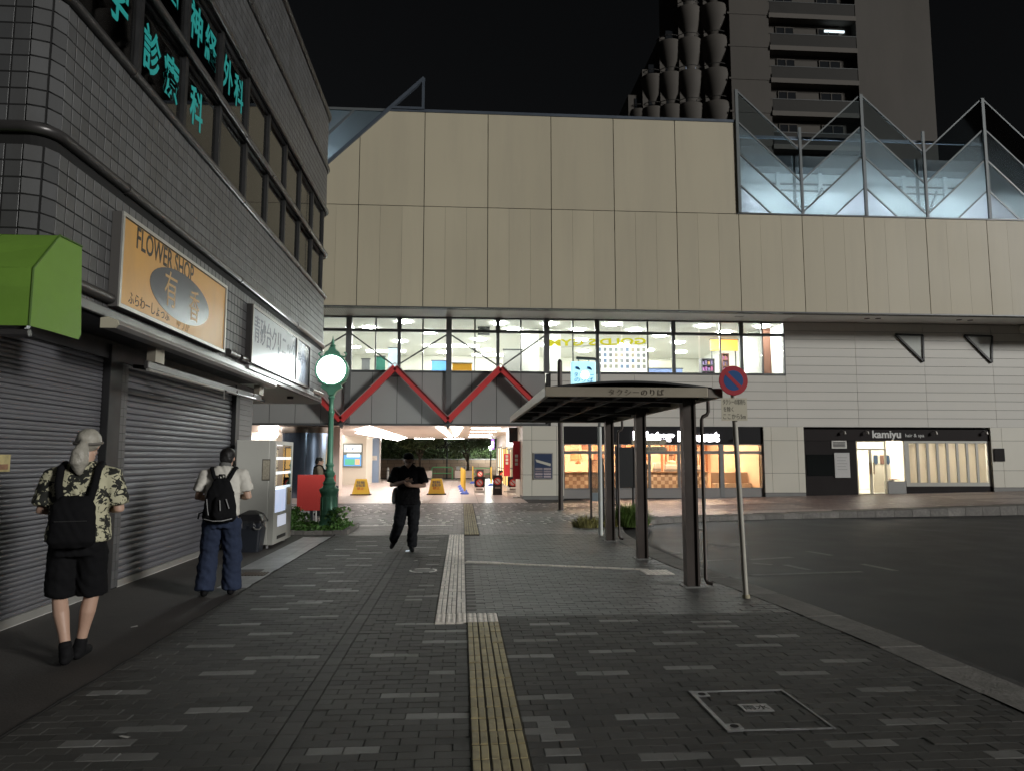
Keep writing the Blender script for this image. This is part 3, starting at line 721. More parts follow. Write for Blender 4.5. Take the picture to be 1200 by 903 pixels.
for a, b in ((y0 + 0.05, 15.1), (15.22, y1 - 0.05)):
    MB().box(BX + 0.09, BX + 0.094, a, b, z0 + 0.05, z1 - 0.05).build('face', M_mir, cs)
mb = MB()
for a, b, c, d in ((y0, y1, z1 - 0.05, z1), (y0, y1, z0, z0 + 0.05), (y0, y0 + 0.05, z0 + .05, z1 - .05), (y1 - 0.05, y1, z0 + .05, z1 - .05), (15.1, 15.22, z0 + .05, z1 - .05)): mb.box(BX + 0.09, BX + 0.115, a, b, c, d)
mb.build('frame', mat('bronze_frame', (0.16, 0.14, 0.13), 0.35, 0.6), cs)
M_bl = mat('dark_blue_lettering', (0.05, 0.055, 0.085), 0.5)
text('sign_lettering', '青砂台クリニック', 0.5, M_bl, cs, face_street((BX + 0.096, 13.55, 3.78)), 0.001, width=2.9)
text('sign_lettering', '脳神経外科', 0.24, M_bl, cs, face_street((BX + 0.096, 15.8, 3.74)), 0.001, width=1.0)

# -------- green awning on the near corner
ga = thing('awning', 'bright green boxy canvas awning on the corner of the tiled building', 'awning', (-4.2, 6.0, 2.6))
xa = -3.43
pr = [PX(96, 289, xa), PX(69.8, 276, xa), PX(38.9, 313.8, xa), PX(33.9, 381.6, xa), PX(62, 389, xa), PX(92, 398, xa), PX(95, 392, xa)]
pts = [(p.y, p.z) for p in pr]
M_green = mat('green_canvas', (0.155, 0.30, 0.04), 0.6, noise=(1.5, 0.18), bump=(5, 0.5), dirt=(3, 0.35, (0.13, 0.24, 0.04), (0.5, 1, 2)))
MB().add([(xa, y, z) for y, z in pts], [list(range(len(pts)))]).build('end_panel', M_green, ga, fix=False)
mb = MB(); xs = [xa, -3.9, -4.6, -5.4, -7.0]
for i in range(3):
    (ya, za), (yb, zb) = pts[i], pts[i + 1]
    seg = 3
    for j in range(len(xs) - 1):
        for k in range(seg):
            f = lambda t: (ya + (yb - ya) * t, za + (zb - za) * t)
            sag = lambda t, x: 0.012 * math.sin(x * 3.1 + t * 4)
            a0, a1 = f(k / seg), f((k + 1) / seg)
            mb.quad((xs[j], a0[0], a0[1]), (xs[j + 1], a0[0] + sag(k, xs[j + 1]), a0[1]), (xs[j + 1], a1[0] + sag(k + 1, xs[j + 1]), a1[1]), (xs[j], a1[0], a1[1]))
mb.build('canvas', M_green, ga, fix=False)
mb = MB()
for i in range(3):
    (ya, za), (yb, zb) = pts[i], pts[i + 1]; mb.tube([(xa + 0.002, ya, za), (xa + 0.002, yb, zb)], 0.009, 8)
mb.build('piping', mat('dark_green_trim', (0.06, 0.13, 0.015), 0.6), ga)
mb = MB(); zb = pts[3][1]
mb.tube([(xa - 0.02, pts[3][0] + 0.05, zb - 0.05), (-7, pts[3][0] + 0.05, zb - 0.05)], 0.03, 10).bar((xa - 0.1, pts[3][0] + 0.06, zb - 0.05), (xa - 0.25, 6.5, zb + 0.35), 0.04, 0.04)
mb.build('front_bar', M_rail, ga)
# -------- retractable awning cassettes over the second shutter
for nm, lab, x, z, y0, y1, r in (('awning', 'long closed grey awning cassette under the flower shop sign', -3.50, 2.93, 7.25, 13.3, 0.055),
                              ('awning', 'half open awning frame with folding arms over the second shutter', -3.62, 2.66, 8.35, 13.0, 0.03)):
    t = thing(nm, lab, 'awning', (x, y0, z))
    mb = MB()
    if r > 0.04:
        P = [(x - 0.09, z - 0.05), (x + 0.05, z - 0.05), (x + 0.085, z - 0.01), (x + 0.07, z + 0.03), (x - 0.02, z + 0.065), (x - 0.09, z + 0.05)]
        MB().prism([(a, y0, b) for a, b in P], (0, y1 - y0, 0)).build('cassette', mat('grey_awning_metal', (0.26, 0.25, 0.24), 0.4, 0.4, noise=(3, 0.2)), t, bevel=0.008)
        for yy in (y0 - 0.03, y1): MB().prism([(a * 1.0, yy, b) for a, b in P], (0, 0.03, 0)).build('end_cap', mat('ivory_plastic', (0.5, 0.47, 0.36), 0.5), t)
    else:
        MB().bar((x, y0, z), (x, y1, z), 0.05, 0.09).build('front_bar', M_rail, t, bevel=0.01)
        MB().tube([(x + 0.02, y0, z - 0.06), (x + 0.02, y0 + 2.6, z - 0.05)], 0.018, 8).build('roller', M_alu, t, smooth=True)
        MB().tube([(x + 0.02, y0 + 2.7, z - 0.05), (x + 0.02, y1 - 0.4, z - 0.04)], 0.018, 8).build('roller', M_rail, t, smooth=True)
        for yy in (y0 + 0.4, y1 - 0.5):
            MB().bar((x, yy, z), (SX + 0.1, yy + 0.6, z + 0.1), 0.04, 0.05).bar((SX + 0.1, yy + 0.6, z + 0.1), (x - 0.1, yy + 1.2, z), 0.03, 0.03).build('arm', M_dark, t)
        for yy in (y0 + 0.15, y1 - 0.2): MB().box(x - 0.06, x + 0.04, yy, yy + 0.25, z + 0.05, z + 0.22).build('bracket', mat('worn_bracket', (0.3, 0.27, 0.22), 0.45, 0.5), t)
        MB().tube([(x + 0.02, y0 + 2.65, z - 0.05), (x + 0.02, y0 + 2.65, z - 0.18)], 0.008, 6).build('crank_eye', M_alu, t)
# ================================================================== station building across the plaza
YL, YU = 28.0, 26.2                 # ground-floor wall plane and the jutting upper wall plane
M_beige = mat('beige_wall_panel', (0.55, 0.495, 0.365), 0.5, var=0.05, noise=(0.25, 0.06), dirt=(0.9, 0.30, (0.41, 0.37, 0.29), (1.6, 1, 0.18)))
M_back = mat('dark_backing', (0.03, 0.03, 0.03), 0.9)
M_grey = mat('grey_band_panel', (0.36, 0.365, 0.355), 0.36, 0.25, var=0.04, noise=(0.6, 0.08))
M_white = mat('white_siding', (0.64, 0.625, 0.57), 0.5, var=0.03, noise=(0.4, 0.08), dirt=(0.8, 0.22, (0.6, 0.59, 0.55), (2, 1, 0.2)))
M_cpan = mat('ivory_column_panel', (0.68, 0.66, 0.57), 0.4, var=0.03, noise=(0.8, 0.06))
M_frame = mat('grey_window_frame', (0.12, 0.125, 0.125), 0.4, 0.4)
M_blue = mat('blue_grey_steel', (0.12, 0.145, 0.18), 0.4, 0.4, noise=(3, 0.15))
M_glass = glass('clear_glass', (0.93, 0.95, 0.94), 0.01)
M_red = mat('red_steel', (0.60, 0.055, 0.055), 0.4, noise=(2, 0.15))
M_rwhite = mat('interior_white', (0.80, 0.79, 0.74), 0.7)
M_base = mat('grey_plinth', (0.22, 0.22, 0.21), 0.6, noise=(3, 0.2))
st = thing('station_building', 'long beige panelled station building with glazed second floor over shops and passage', 'building', (5, 28, 0))
def part(name, parent=None):
    o = thing(name, None, None); o.parent = parent or st; return o
# ---- upper wall of beige panels
uw = part('upper_wall')
SE = [-6.4, -3.94, -1.5, 0.91, 3.34, 5.78, 8.22, 10.68]
SE2 = SE + [13.22, 15.74, 18.28, 20.82, 23.36, 25.9, 28.4]
ZB, ZM, ZT = 7.17, 11.03, 14.74
MB().box(-12, 28.4, YU + 0.012, YU + 0.3, ZB, ZM).build('wall_core', M_back, uw)
mb = MB(); mb.prism([(-12, YU + 0.012, ZM), (10.68, YU + 0.012, ZM), (10.68, YU + 0.012, ZT), (-2.9, YU + 0.012, ZT), (-6.67, YU + 0.012, ZM)], (0, 0.28, 0)); mb.build('wall_core', M_back, uw)
g = 0.014
for i, (a, b) in enumerate(zip(SE2, SE2[1:])):
    w = (b - a) / 3
    for k in range(3):
        e0 = g if k == 0 else 0.003; e1 = g if k == 2 else 0.003
        MB().box(a + k * w + e0, a + (k + 1) * w - e1, YU - 0.012 + random.gauss(0, 0.0012), YU + 0.012, ZB + 0.02, ZM - 0.012).build('panel', M_beige, uw)
dz = lambda x: 12.67 + (x + 5.0) * 0.985                     # the slanted cut on the left
for i, (a, b) in enumerate(zip(SE, SE[1:])):
    a += g; b -= g
    if dz(a) < ZT:
        x1 = min(b, -2.9); P = [(a, ZM + 0.012), (b, ZM + 0.012)]
        if dz(b) >= ZT: P += [(b, ZT), (-2.9, ZT), (a, dz(a))]
        else: P += [(b, dz(b)), (a, dz(a))]
        MB().prism([(x, YU - 0.012, z) for x, z in P], (0, 0.024, 0)).build('panel', M_beige, uw)
    else: MB().box(a, b, YU - 0.012 + random.gauss(0, 0.0012), YU + 0.012, ZM + 0.012, ZT).build('panel', M_beige, uw)
MB().box(-2.9, 10.68, YU - 0.04, YU + 0.32, ZT, ZT + 0.11).build('coping', M_blue, uw)
MB().box(-12, 28.4, YU - 0.02, YU + 0.3, ZB - 0.03, ZB + 0.015).build('drip_edge', M_frame, uw)
mb = MB(); mb.bar((-7.0, YU - 0.03, dz(-7.0) + 0.08), (-1.55, YU - 0.03, dz(-1.55) + 0.02), 0.12, 0.16, up=(0, 1, 0)); mb.bar((-1.58, YU - 0.03, ZT + 0.1), (-1.58, YU - 0.03, dz(-1.58) + 0.05), 0.10, 0.10); mb.bar((-2.85, YU - 0.035, ZT + 0.13), (-1.6, YU - 0.035, ZT + 0.13), 0.1, 0.09)
mb.build('slanted_trim', M_blue, uw)
# ---- perforated soffit below the upper wall
sf = part('soffit')
M_sf = mat('ribbed_soffit', (0.88, 0.88, 0.84), 0.45, noise=(2, 0.06))
MB().box(-12, 28.4, YU + 0.02, YL + 0.4, 7.155, 7.168).build('soffit_board', M_sf, sf)
mb = MB(); x = -11.9
while x < 13.0: mb.box(x, x + 0.045, YU + 0.03, YL - 0.02, 7.14, 7.155); x += 0.09
tag(mb.build('soffit_ribs', M_sf, sf, fix=False), kind='stuff')
for u, v in ((1016, 373.5), (1029, 373.5), (1124, 375), (1137, 375.5), (869, 371), (863, 371)):
    p = G(u, v, 7.15); MB().lathe([(0.1, 7.142), (0.11, 7.154)], (p.x, p.y, 0), 14).build('downlight', M_dark, sf)
# ---- white siding boards on the right
ws = part('siding')
XS = [3.5, 6.9, 10.1, 13.17, 16.17, 19.12, 22.1, 25.1, 28.4]
MB().box(3.34, 28.4, YL + 0.02, YL + 0.25, 2.83, 4.93).build('wall_core', M_back, ws)
MB().box(13.17, 28.4, YL + 0.02, YL + 0.25, 4.93, 7.15).build('wall_core', M_back, ws)
rows = 12; hh = (7.14 - 2.85) / rows
for r in range(rows):
    z0, z1 = 2.85 + r * hh, 2.85 + (r + 1) * hh
    for a, b in zip(XS, XS[1:]):
        zt_ = z1
        if a < 13 and z1 > 4.95:
            if z0 > 4.8: continue
            zt_ = 4.93
        MB().box(a + 0.006, b - 0.006, YL - 0.006 + random.gauss(0, 0.001), YL + 0.02, z0 + 0.008, zt_ - 0.006).build('board', M_white, ws)
for tri in (((1049, 392), (1081, 393), (1082, 424)), ((1130, 393), (1162, 394), (1162, 425))):
    P = [PY(u, v, YL - 0.03) for u, v in tri]; c = sum(P, Vector()) / 3
    w = part('window', st)
    mb = MB()
    for a, b in zip(P, P[1:] + P[:1]): mb.bar(a, b, 0.075, 0.09, up=(0, 1, 0))
    mb.build('frame', M_dark, w)
    MB().prism([c + (p - c) * 0.96 for p in P], (0, -0.006, 0)).build('pane', mat('grey_white_pane', (0.55, 0.58, 0.54), 0.25), w)
MB().box(23.3, 28.4, YU + 0.1, YL, 6.75, 7.15).build('corner_block', M_cpan, st, bevel=0.15)
# ---- grey band with the red zigzag
gb = part('grey_band')
gx = [-14 + 0.0]
x = 3.29
seams = []
while x > -14: seams.append(x); x -= 0.975
seams = sorted(seams)
MB().box(-14, 3.29, YL + 0.02, YL + 0.3, 2.93, 4.95).build('wall_core', M_back, gb)
for a, b in zip(seams, seams[1:]): MB().box(a + 0.01, b - 0.01, YL - 0.01, YL + 0.02, 2.94, 4.93).build('panel', M_grey, gb)
MB().box(-14, 3.4, YL - 0.04, YL + 0.3, 2.86, 2.935).build('lower_edge', M_frame, gb)
ZZ = [(-6.6, 5.1), (-4.66, 3.05), (-2.62, 5.1), (-0.56, 3.05), (1.48, 5.1), (3.4, 3.2)]
zz = part('zigzag_beam'); yz = YL - 0.32
for (xa_, za_), (xb_, zb_) in zip(ZZ, ZZ[1:]):
    mb = MB(); mb.bar((xa_, yz, za_), (xb_, yz, zb_), 0.24, 0.20, up=(0, 1, 0)); mb.build('beam', M_red, zz, bevel=0.01)
    mb = MB(); mb.bar((xa_, yz - 0.128 + 0.0, za_ + 0.16), (xb_, yz - 0.128, zb_ + 0.16), 0.03, 0.05, up=(0, 1, 0)); mb.build('trim', mat('pink_grey_steel', (0.34, 0.24, 0.23), 0.5), zz)
for x, z in ((-4.66, 3.05), (-0.56, 3.05)):
    mb = MB(); mb.prism([(x - 0.22, yz + 0.12, z + 0.02), (x + 0.22, yz + 0.12, z + 0.02), (x, yz + 0.12, z - 0.32)], (0, 0.3, 0)); mb.build('bracket', M_frame, zz)
for x, z in ((-2.62, 5.1), (1.48, 5.1)):
    mb = MB(); mb.prism([(x - 0.25, yz + 0.12, z - 0.35), (x + 0.25, yz + 0.12, z - 0.35), (x, yz + 0.12, z - 0.05)], (0, 0.2, 0)); mb.build('bracket', M_frame, zz)
# ---- glazed second floor
ZW0, ZWT, ZW1 = 4.97, 6.60, 7.13
muls = [-8.36, -4.46, -0.55, 3.34]
def window(x0, x1, cols, wide):
    w = part('window'); w.location = Vector((x0, YL, ZW0)) - wloc(st)
    step = (x1 - x0) / cols
    for i in range(cols):
        a, b = x0 + i * step + (0.03 if i else 0.05), x0 + (i + 1) * step - 0.03
        for z0, z1 in ((ZW0 + 0.05, ZWT - 0.04), (ZWT + 0.04, ZW1 - 0.04)):
            MB().box(a, b, YL + 0.05, YL + 0.058, z0, z1).build('pane', M_glass, w)
    mb = MB(); mb.box(x0, x1, YL - 0.02, YL + 0.12, ZW0 - 0.03, ZW0 + 0.05).box(x0, x1, YL - 0.02, YL + 0.12, ZW1 - 0.04, ZW1 + 0.02).box(x0, x1, YL - 0.015, YL + 0.12, ZWT - 0.055, ZWT + 0.055)
    for i in range(1, cols):
        h = 0.065 if i % 2 == 0 else 0.022
        mb.box(x0 + i * step - h, x0 + i * step + h, YL - 0.012, YL + 0.11, ZW0 + 0.05, ZWT - 0.055)
        h = 0.09 if i % 2 == 0 else 0.03
        mb.box(x0 + i * step - h, x0 + i * step + h, YL - 0.012, YL + 0.11, ZWT + 0.055, ZW1 - 0.04)
    mb.build('frame', M_frame, w); return w
for a, b in zip(muls, muls[1:]): window(a + 0.11, b - 0.11, 4, 0)
for a, b, c in ((3.42, 6.4, 3), (6.4, 9.6, 3), (9.6, 13.12, 4)): window(a, b, c, 0)
MB().box(13.12, 13.17, YL - 0.03, YL + 0.12, ZW0 - 0.04, 7.14).build('jamb', M_frame, st)
mw = M_cpan
for x in muls: MB().box(x - 0.11, x + 0.11, YL - 0.12, YL + 0.14, 2.95 if x < 3 else 4.95, 7.15).build('mullion', mat('grey_mullion', (0.16, 0.165, 0.165), 0.4, 0.3), st)
br = part('braces')
for a, b, ap in ((-8.36, -4.46, -6.5), (-4.46, -0.55, -2.62), (-0.55, 3.34, 1.48)):
    for x in (a + 0.1, b - 0.1): MB().bar((x, YL - 0.08, 6.42), (ap + (0.1 if x > ap else -0.1), YL - 0.2, 5.2), 0.055, 0.055).build('brace', M_frame, br)
# room behind the glass
rm = part('second_floor_room')
mb = MB(); mb.box(-14, 13.6, YL + 0.3, 44, 4.55, 4.6); mb.build('floor', mat('lobby_floor', (0.80, 0.79, 0.75), 0.4), rm)
MB().box(-14, 13.6, YL + 0.3, 44, 7.16, 7.2).build('ceiling', M_rwhite, rm)
MB().box(-14, 13.6, 39, 39.2, 4.6, 7.16).build('back_wall', mat('interior_cream', (0.70, 0.69, 0.62), 0.7), rm)
MB().box(13.3, 13.6, YL + 0.3, 39, 4.6, 7.16).build('side_wall', M_rwhite, rm)
MB().box(-14, -13.8, YL + 0.3, 39, 4.6, 7.16).build('side_wall', M_rwhite, rm)
MB().box(3.56, 4.25, YL + 2.4, YL + 3.0, 4.6, 7.16).build('pillar', M_rwhite, rm)
MB().box(2.55, 3.3, YL + 2.4, YL + 3.0, 4.6, 7.16).build('pillar', M_rwhite, rm)
MB().box(12.6, 13.29, YL + 2.4, YL + 3.0, 4.6, 7.16).build('pillar', M_rwhite, rm)
MB().box(7.5, 11.0, 36.0, 36.2, 4.6, 6.6).build('partition', mat('interior_beige', (0.62, 0.58, 0.48), 0.7), rm)
M_disc = emis('ceiling_lamp', (0.96, 1.0, 0.95), 115.0)
lamps = [(-6.4, 29.2), (-2.4, 29.0), (1.5, 29.1), (6.2, 29.0), (10.2, 29.1), (12.7, 29.0), (3.6, 29.1), (-4, 30.5), (-1.5, 31.5), (-3, 34), (0.8, 33.2), (2.2, 30.4), (1.2, 36.5), (-5.5, 36), (-7, 31), (5.0, 30.3), (5.6, 33), (7.5, 30.2), (7.9, 34.2), (9.0, 31.6), (9.6, 36), (10.4, 33.4), (11.6, 30.5), (6.3, 36.5), (11.5, 36.5), (-1, 37.5), (-9, 33), (3.9, 34.6), (8.4, 37.5)]  # the row nearest the glass is added to brighten the pillars
for x, y in lamps:
    o = MB().lathe([(0.27, 7.115), (0.30, 7.135), (0.30, 7.158)], (x, y, 0), 20).build('ceiling_light', M_disc, rm)
M_tube = emis('tube_lamp', (1.0, 0.98, 0.94), 14.0)
for x0, x1, y in ((-2.0, 0.8, 35), (-5, -3, 37), (0.5, 2.4, 38)):
    MB().box(x0, x1, y, y + 0.16, 7.06, 7.15).build('light_strip', M_tube, rm)

# ---- ground floor: columns, shops, passage
def column(x0, x1, y0, y1, joints, z1=2.86):
    c = part('column'); zb = zf((x0 + x1) / 2)
    MB().box(x0 + 0.02, x1 - 0.02, y0 + 0.02, y1, zb - 0.1, z1).build('core', M_back, c)
    MB().box(x0 + 0.005, x1 - 0.005, y0 + 0.005, y1 - 0.02, zb - 0.1, zb + 0.12).build('plinth', M_base, c)
    zs = [zb + 0.13, 0.95 + zb * .5, 2.3, z1]
    for za, zb_ in zip(zs, zs[1:]):
        for a, b in zip(joints, joints[1:]):
            MB().box(a + 0.006, b - 0.006, y0, y0 + 0.02, za + 0.006, zb_ - 0.006).build('panel', M_cpan, c)
        MB().box(x0, x0 + 0.02, y0 + 0.026, y1 - 0.01, za + 0.006, zb_ - 0.006).build('panel', M_cpan, c)
        MB().box(x1 - 0.02, x1, y0 + 0.026, y1 - 0.01, za + 0.006, zb_ - 0.006).build('panel', M_cpan, c)
    return c
column(2.36, 3.98, YL - 0.2, YL + 1.0, [2.36, 2.72, 3.70, 3.98])
column(12.1, 13.78, YL - 0.1, YL + 0.8, [12.1, 12.42, 13.5, 13.78])
column(21.72, 24.8, YL - 0.1, YL + 0.8, [21.72, 22.2, 23.3, 24.8])
MB().box(24.8, 40, YL + 0.1, YL + 0.4, 0, 7.15).build('end_wall', M_white, st)
# poster on the column
po = thing('poster', 'blue framed poster on the ivory column beside the passage', 'poster', (3.2, YL - 0.2, 1.0))
a, b = PY(625, 530, YL - 0.22), PY(648, 561, YL - 0.22)
MB().box(a.x, b.x, YL - 0.235, YL - 0.2, b.z, a.z).build('frame', M_alu, po)
MB().box(a.x + 0.04, b.x - 0.04, YL - 0.239, YL - 0.235, b.z + 0.04, a.z - 0.04).build('sheet', mat('dark_blue_sheet', (0.05, 0.07, 0.13), 0.3), po)
mb = MB(); mb.prism([(a.x + 0.08, YL - 0.2395, a.z - 0.25), (b.x - 0.08, YL - 0.2395, a.z - 0.42), (b.x - 0.1, YL - 0.2395, a.z - 0.52), (a.x + 0.12, YL - 0.2395, a.z - 0.36)], (0, -0.001, 0)); mb.build('picture', mat('pale_band', (0.6, 0.58, 0.5), 0.4), po)
for k in range(4):
    for j in range(2):
        MB().box(a.x + 0.07 + j * 0.33, a.x + 0.36 + j * 0.33, YL - 0.2405, YL - 0.2392, b.z + 0.07 + k * 0.1, b.z + 0.14 + k * 0.1).build('text_block', mat('poster_text', (0.35, 0.3, 0.32), 0.5, var=0.4, noise=(60, 0.7)), po)

# ---- donut shop
dn = part('donut_shop'); DX0, DX1 = 3.99, 12.1
zb = 0.02
MB().box(DX0, DX1, YL, YL + 0.3, zb, 0.36).build('plinth', mat('grey_shop_plinth', (0.28, 0.27, 0.26), 0.5), dn)
MB().box(DX0, DX1, YL - 0.02, YL + 0.3, 2.16, 2.83).build('sign_fascia', mat('black_fascia', (0.008, 0.008, 0.010), 0.6, spec=0.25), dn)
cols = [DX0, 5.05, 6.25, 7.45, 8.65, 10.35, DX1]
fm_ = mat('grey_shop_frame', (0.26, 0.27, 0.27), 0.4, 0.5)
for i, (a, b) in enumerate(zip(cols, cols[1:])):
    w = part('window')
    MB().box(a + 0.05, b - 0.05, YL + 0.06, YL + 0.066, 0.42, 1.76).build('pane', M_glass, w)
    MB().box(a + 0.05, b - 0.05, YL + 0.06, YL + 0.066, 1.88, 2.12).build('pane', M_glass, w)
    mb = MB(); mb.box(a, b, YL, YL + 0.12, 1.76, 1.88).box(a, b, YL, YL + 0.12, 0.36, 0.42).box(a, b, YL, YL + 0.12, 2.12, 2.16).box(a, a + 0.05, YL, YL + 0.12, 0.42, 1.76).box(a, a + 0.05, YL, YL + 0.12, 1.88, 2.12).box(b - 0.05, b, YL, YL + 0.12, 0.42, 1.76).box(b - 0.05, b, YL, YL + 0.12, 1.88, 2.12)
    if i == 5: mb.box(a - 0.05, a + 0.12, YL - 0.01, YL + 0.12, 0.02, 2.14)
    mb.build('frame', fm_, w)
warm = mat('warm_wood_wall', (0.74, 0.57, 0.42), 0.6, noise=(1.5, 0.15))
MB().box(DX0, DX1, YL + 0.3, YL + 6, 0.05, 0.1).build('floor', mat('shop_floor', (0.4, 0.28, 0.2), 0.5), dn)
MB().box(DX0, DX1, YL + 6, YL + 6.1, 0.1, 2.8).build('back_wall', warm, dn)
MB().box(DX0, DX1, YL + 0.3, YL + 6, 2.72, 2.76).build('ceiling', mat('warm_ceiling', (0.75, 0.62, 0.48), 0.7), dn)
for x in (DX0, DX1 - 0.05): MB().box(x, x + 0.05, YL + 0.3, YL + 6, 0.1, 2.72).build('side_wall', warm, dn)
M_warm = emis('warm_lamp', (1.0, 0.66, 0.42), 230.0)
for x in (4.8, 6.3, 7.8, 9.3, 10.9):
    for y in (0.32, 2.3, 4.4): MB().lathe([(0.16, 2.66), (0.2, 2.71)], (x, YL + y, 0), 14).build('lamp', M_warm, dn)  # row at the window is added to light the counter front
# wood slats on the back wall to the right
for k in range(12): MB().box(9.6 + k * 0.2, 9.68 + k * 0.2, YL + 5.9, YL + 6, 0.9, 2.7).build('slat', mat('wood_slat', (0.32, 0.14, 0.07), 0.6), dn)
ct = thing('counter', 'long shop counter with chequered tile front behind the donut shop window', 'counter', (8, YL + 1.2, 0.1))
MB().box(4.2, 10.2, YL + 1.15, YL + 1.9, 0.1, 1.0).build('body', warm, ct)
MB().box(4.15, 10.25, YL + 1.1, YL + 1.95, 1.0, 1.04).build('top', mat('counter_top', (0.55, 0.36, 0.24), 0.3), ct)
M_ch = [mat('cream_check', (0.85, 0.72, 0.58), 0.4, var=0.1), mat('tan_check', (0.50, 0.37, 0.28), 0.4, var=0.1)]
for i in range(37):
    for j in range(4):
        MB().box(4.22 + i * 0.16, 4.37 + i * 0.16, YL + 1.138, YL + 1.15, 0.37 + j * 0.155, 0.52 + j * 0.155).build('tile', M_ch[(i + j) % 2], ct, fix=False)
b2 = thing('bench', 'low bench with chequered upholstery inside the shop end window', 'bench', (11, YL + 1.0, 0.1))
MB().box(10.45, 12.0, YL + 1.0, YL + 1.4, 0.1, 0.55).build('seat', M_ch[0], b2); MB().box(10.45, 12.0, YL + 1.4, YL + 1.52, 0.1, 1.0).build('backrest', M_ch[1], b2)
rr = random.Random(4)
for x, w, h, lab in ((7.0, 0.35, 0.38, 'black coffee machine'), (7.6, 0.42, 0.3, 'dark till screen'), (8.15, 0.3, 0.36, 'white drinks machine'), (8.75, 0.5, 0.28, 'white display case'), (9.4, 0.4, 0.34, 'black register'), (9.85, 0.3, 0.25, 'stack of white boxes')):
    t = thing('shop_appliance', lab + ' standing on the donut shop counter', 'appliance', (x, YL + 1.5, 1.04))
    cc = (0.03, 0.03, 0.035) if 'black' in lab or 'dark' in lab else (0.75, 0.72, 0.66)
    MB().box(x - w / 2, x + w / 2, YL + 1.35, YL + 1.7, 1.042, 1.042 + h * 0.35).build('base', mat('app_base', (0.3, 0.3, 0.3), 0.4), t, bevel=0.01)
    MB().box(x - w / 2 + 0.02, x + w / 2 - 0.02, YL + 1.39, YL + 1.67, 1.042 + h * 0.35, 1.042 + h).build('housing', mat('app_' + lab.split()[0], cc, 0.4), t, bevel=0.015)
for x in (4.75, 5.3):
    t = thing('pendant_lamp', 'small bell shaped pendant lamp in the donut shop, ' + ('nearest the ivory column' if x < 5 else 'second from the ivory column'), 'lamp', (x, YL + 1.0, 1.3), 'pendants in the donut shop')
    MB().lathe([(0.13, 1.36), (0.10, 1.44), (0.04, 1.5)], (x, YL + 1.0, 0), 14).build('shade', mat('copper_shade', (0.45, 0.2, 0.1), 0.4, 0.6), t); MB().tube([(x, YL + 1.0, 1.5), (x, YL + 1.0, 2.72)], 0.008, 6).build('cord', M_dark, t)
t = thing('person', 'shop worker in cap and cream apron behind the donut shop counter', 'person', (9.05, YL + 2.4, 0.1))
b_ = MB(); b_.lathe([(0.10, 0.1), (0.13, 0.6), (0.17, 0.95), (0.15, 1.1), (0.2, 1.35), (0.17, 1.45), (0.06, 1.5), (0.06, 1.55), (0.09, 1.6), (0.1, 1.68), (0.07, 1.76), (0.02, 1.78)], (9.05, YL + 2.4, 0), 16)
b_.tube([(8.85, YL + 2.4, 1.42), (8.78, YL + 2.3, 1.15), (8.9, YL + 2.05, 1.12)], [0.055, 0.045, 0.035], 8).tube([(9.25, YL + 2.4, 1.42), (9.32, YL + 2.3, 1.15), (9.2, YL + 2.05, 1.12)], [0.055, 0.045, 0.035], 8); b_.build('body', mat('worker_skin', (0.45, 0.29, 0.2), 0.6), t, smooth=True)
b_ = MB(); b_.lathe([(0.15, 0.5), (0.19, 0.95), (0.17, 1.1), (0.215, 1.35), (0.18, 1.46), (0.07, 1.5)], (9.05, YL + 2.4, 0), 16); b_.build('apron', mat('cream_apron', (0.6, 0.5, 0.38), 0.8), t, smooth=True)
b_ = MB(); b_.lathe([(0.105, 1.69), (0.11, 1.75), (0.08, 1.8), (0.01, 1.81)], (9.05, YL + 2.4, 0), 14); b_.build('cap', mat('brown_cap', (0.12, 0.06, 0.04), 0.8), t, smooth=True)
mn = thing('menu_board', 'row of small menu pictures on the back wall of the donut shop', 'menu board', (7.4, YL + 5.9, 1.6))
for k in range(7):
    for j in range(2): MB().box(5.2 + k * 0.55, 5.68 + k * 0.55, YL + 5.95, YL + 5.99, 1.5 + j * 0.5, 1.9 + j * 0.5).build('picture', mat('menu_%d' % ((k + j) % 3), ((0.55, 0.3, 0.15), (0.65, 0.55, 0.4), (0.25, 0.12, 0.08))[(k + j) % 3], 0.5, noise=(12, 0.6)), mn)
rk = thing('goods_rack', 'wooden rack of boxes and bags beside the donut shop end window', 'rack', (9.9, YL + 2.7, 0.1))
for k in range(5): MB().box(9.6, 10.3, YL + 2.6, YL + 2.9, 0.3 + k * 0.4, 0.33 + k * 0.4).build('shelf', warm, rk)
for x in (9.58, 10.3): MB().box(x, x + 0.03, YL + 2.6, YL + 2.9, 0.1, 2.1).build('side', warm, rk)
for k in range(5):
    for j in range(4): MB().box(9.63 + j * 0.165, 9.76 + j * 0.165, YL + 2.63, YL + 2.8, 0.332 + k * 0.4, 0.47 + k * 0.4 + 0.1 * ((j * 3 + k) % 3)).build('box', mat('pack_%d' % ((j + k) % 4), ((0.6, 0.1, 0.06), (0.7, 0.55, 0.3), (0.75, 0.7, 0.6), (0.2, 0.1, 0.06))[(j + k) % 4], 0.5), rk)
M_sign = emis('white_sign_letters', (1.0, 0.95, 1.0), 14.0)
text('sign_lettering', 'Mister Donut', 0.52, M_sign, dn, face_cam((8.55, YL - 0.03, 2.46)), 0.02, width=3.5, bold=0.028)
MB().box(10.9, 10.93, YL - 0.2, YL - 0.02, 2.3, 2.36).build('bracket', M_alu, dn)

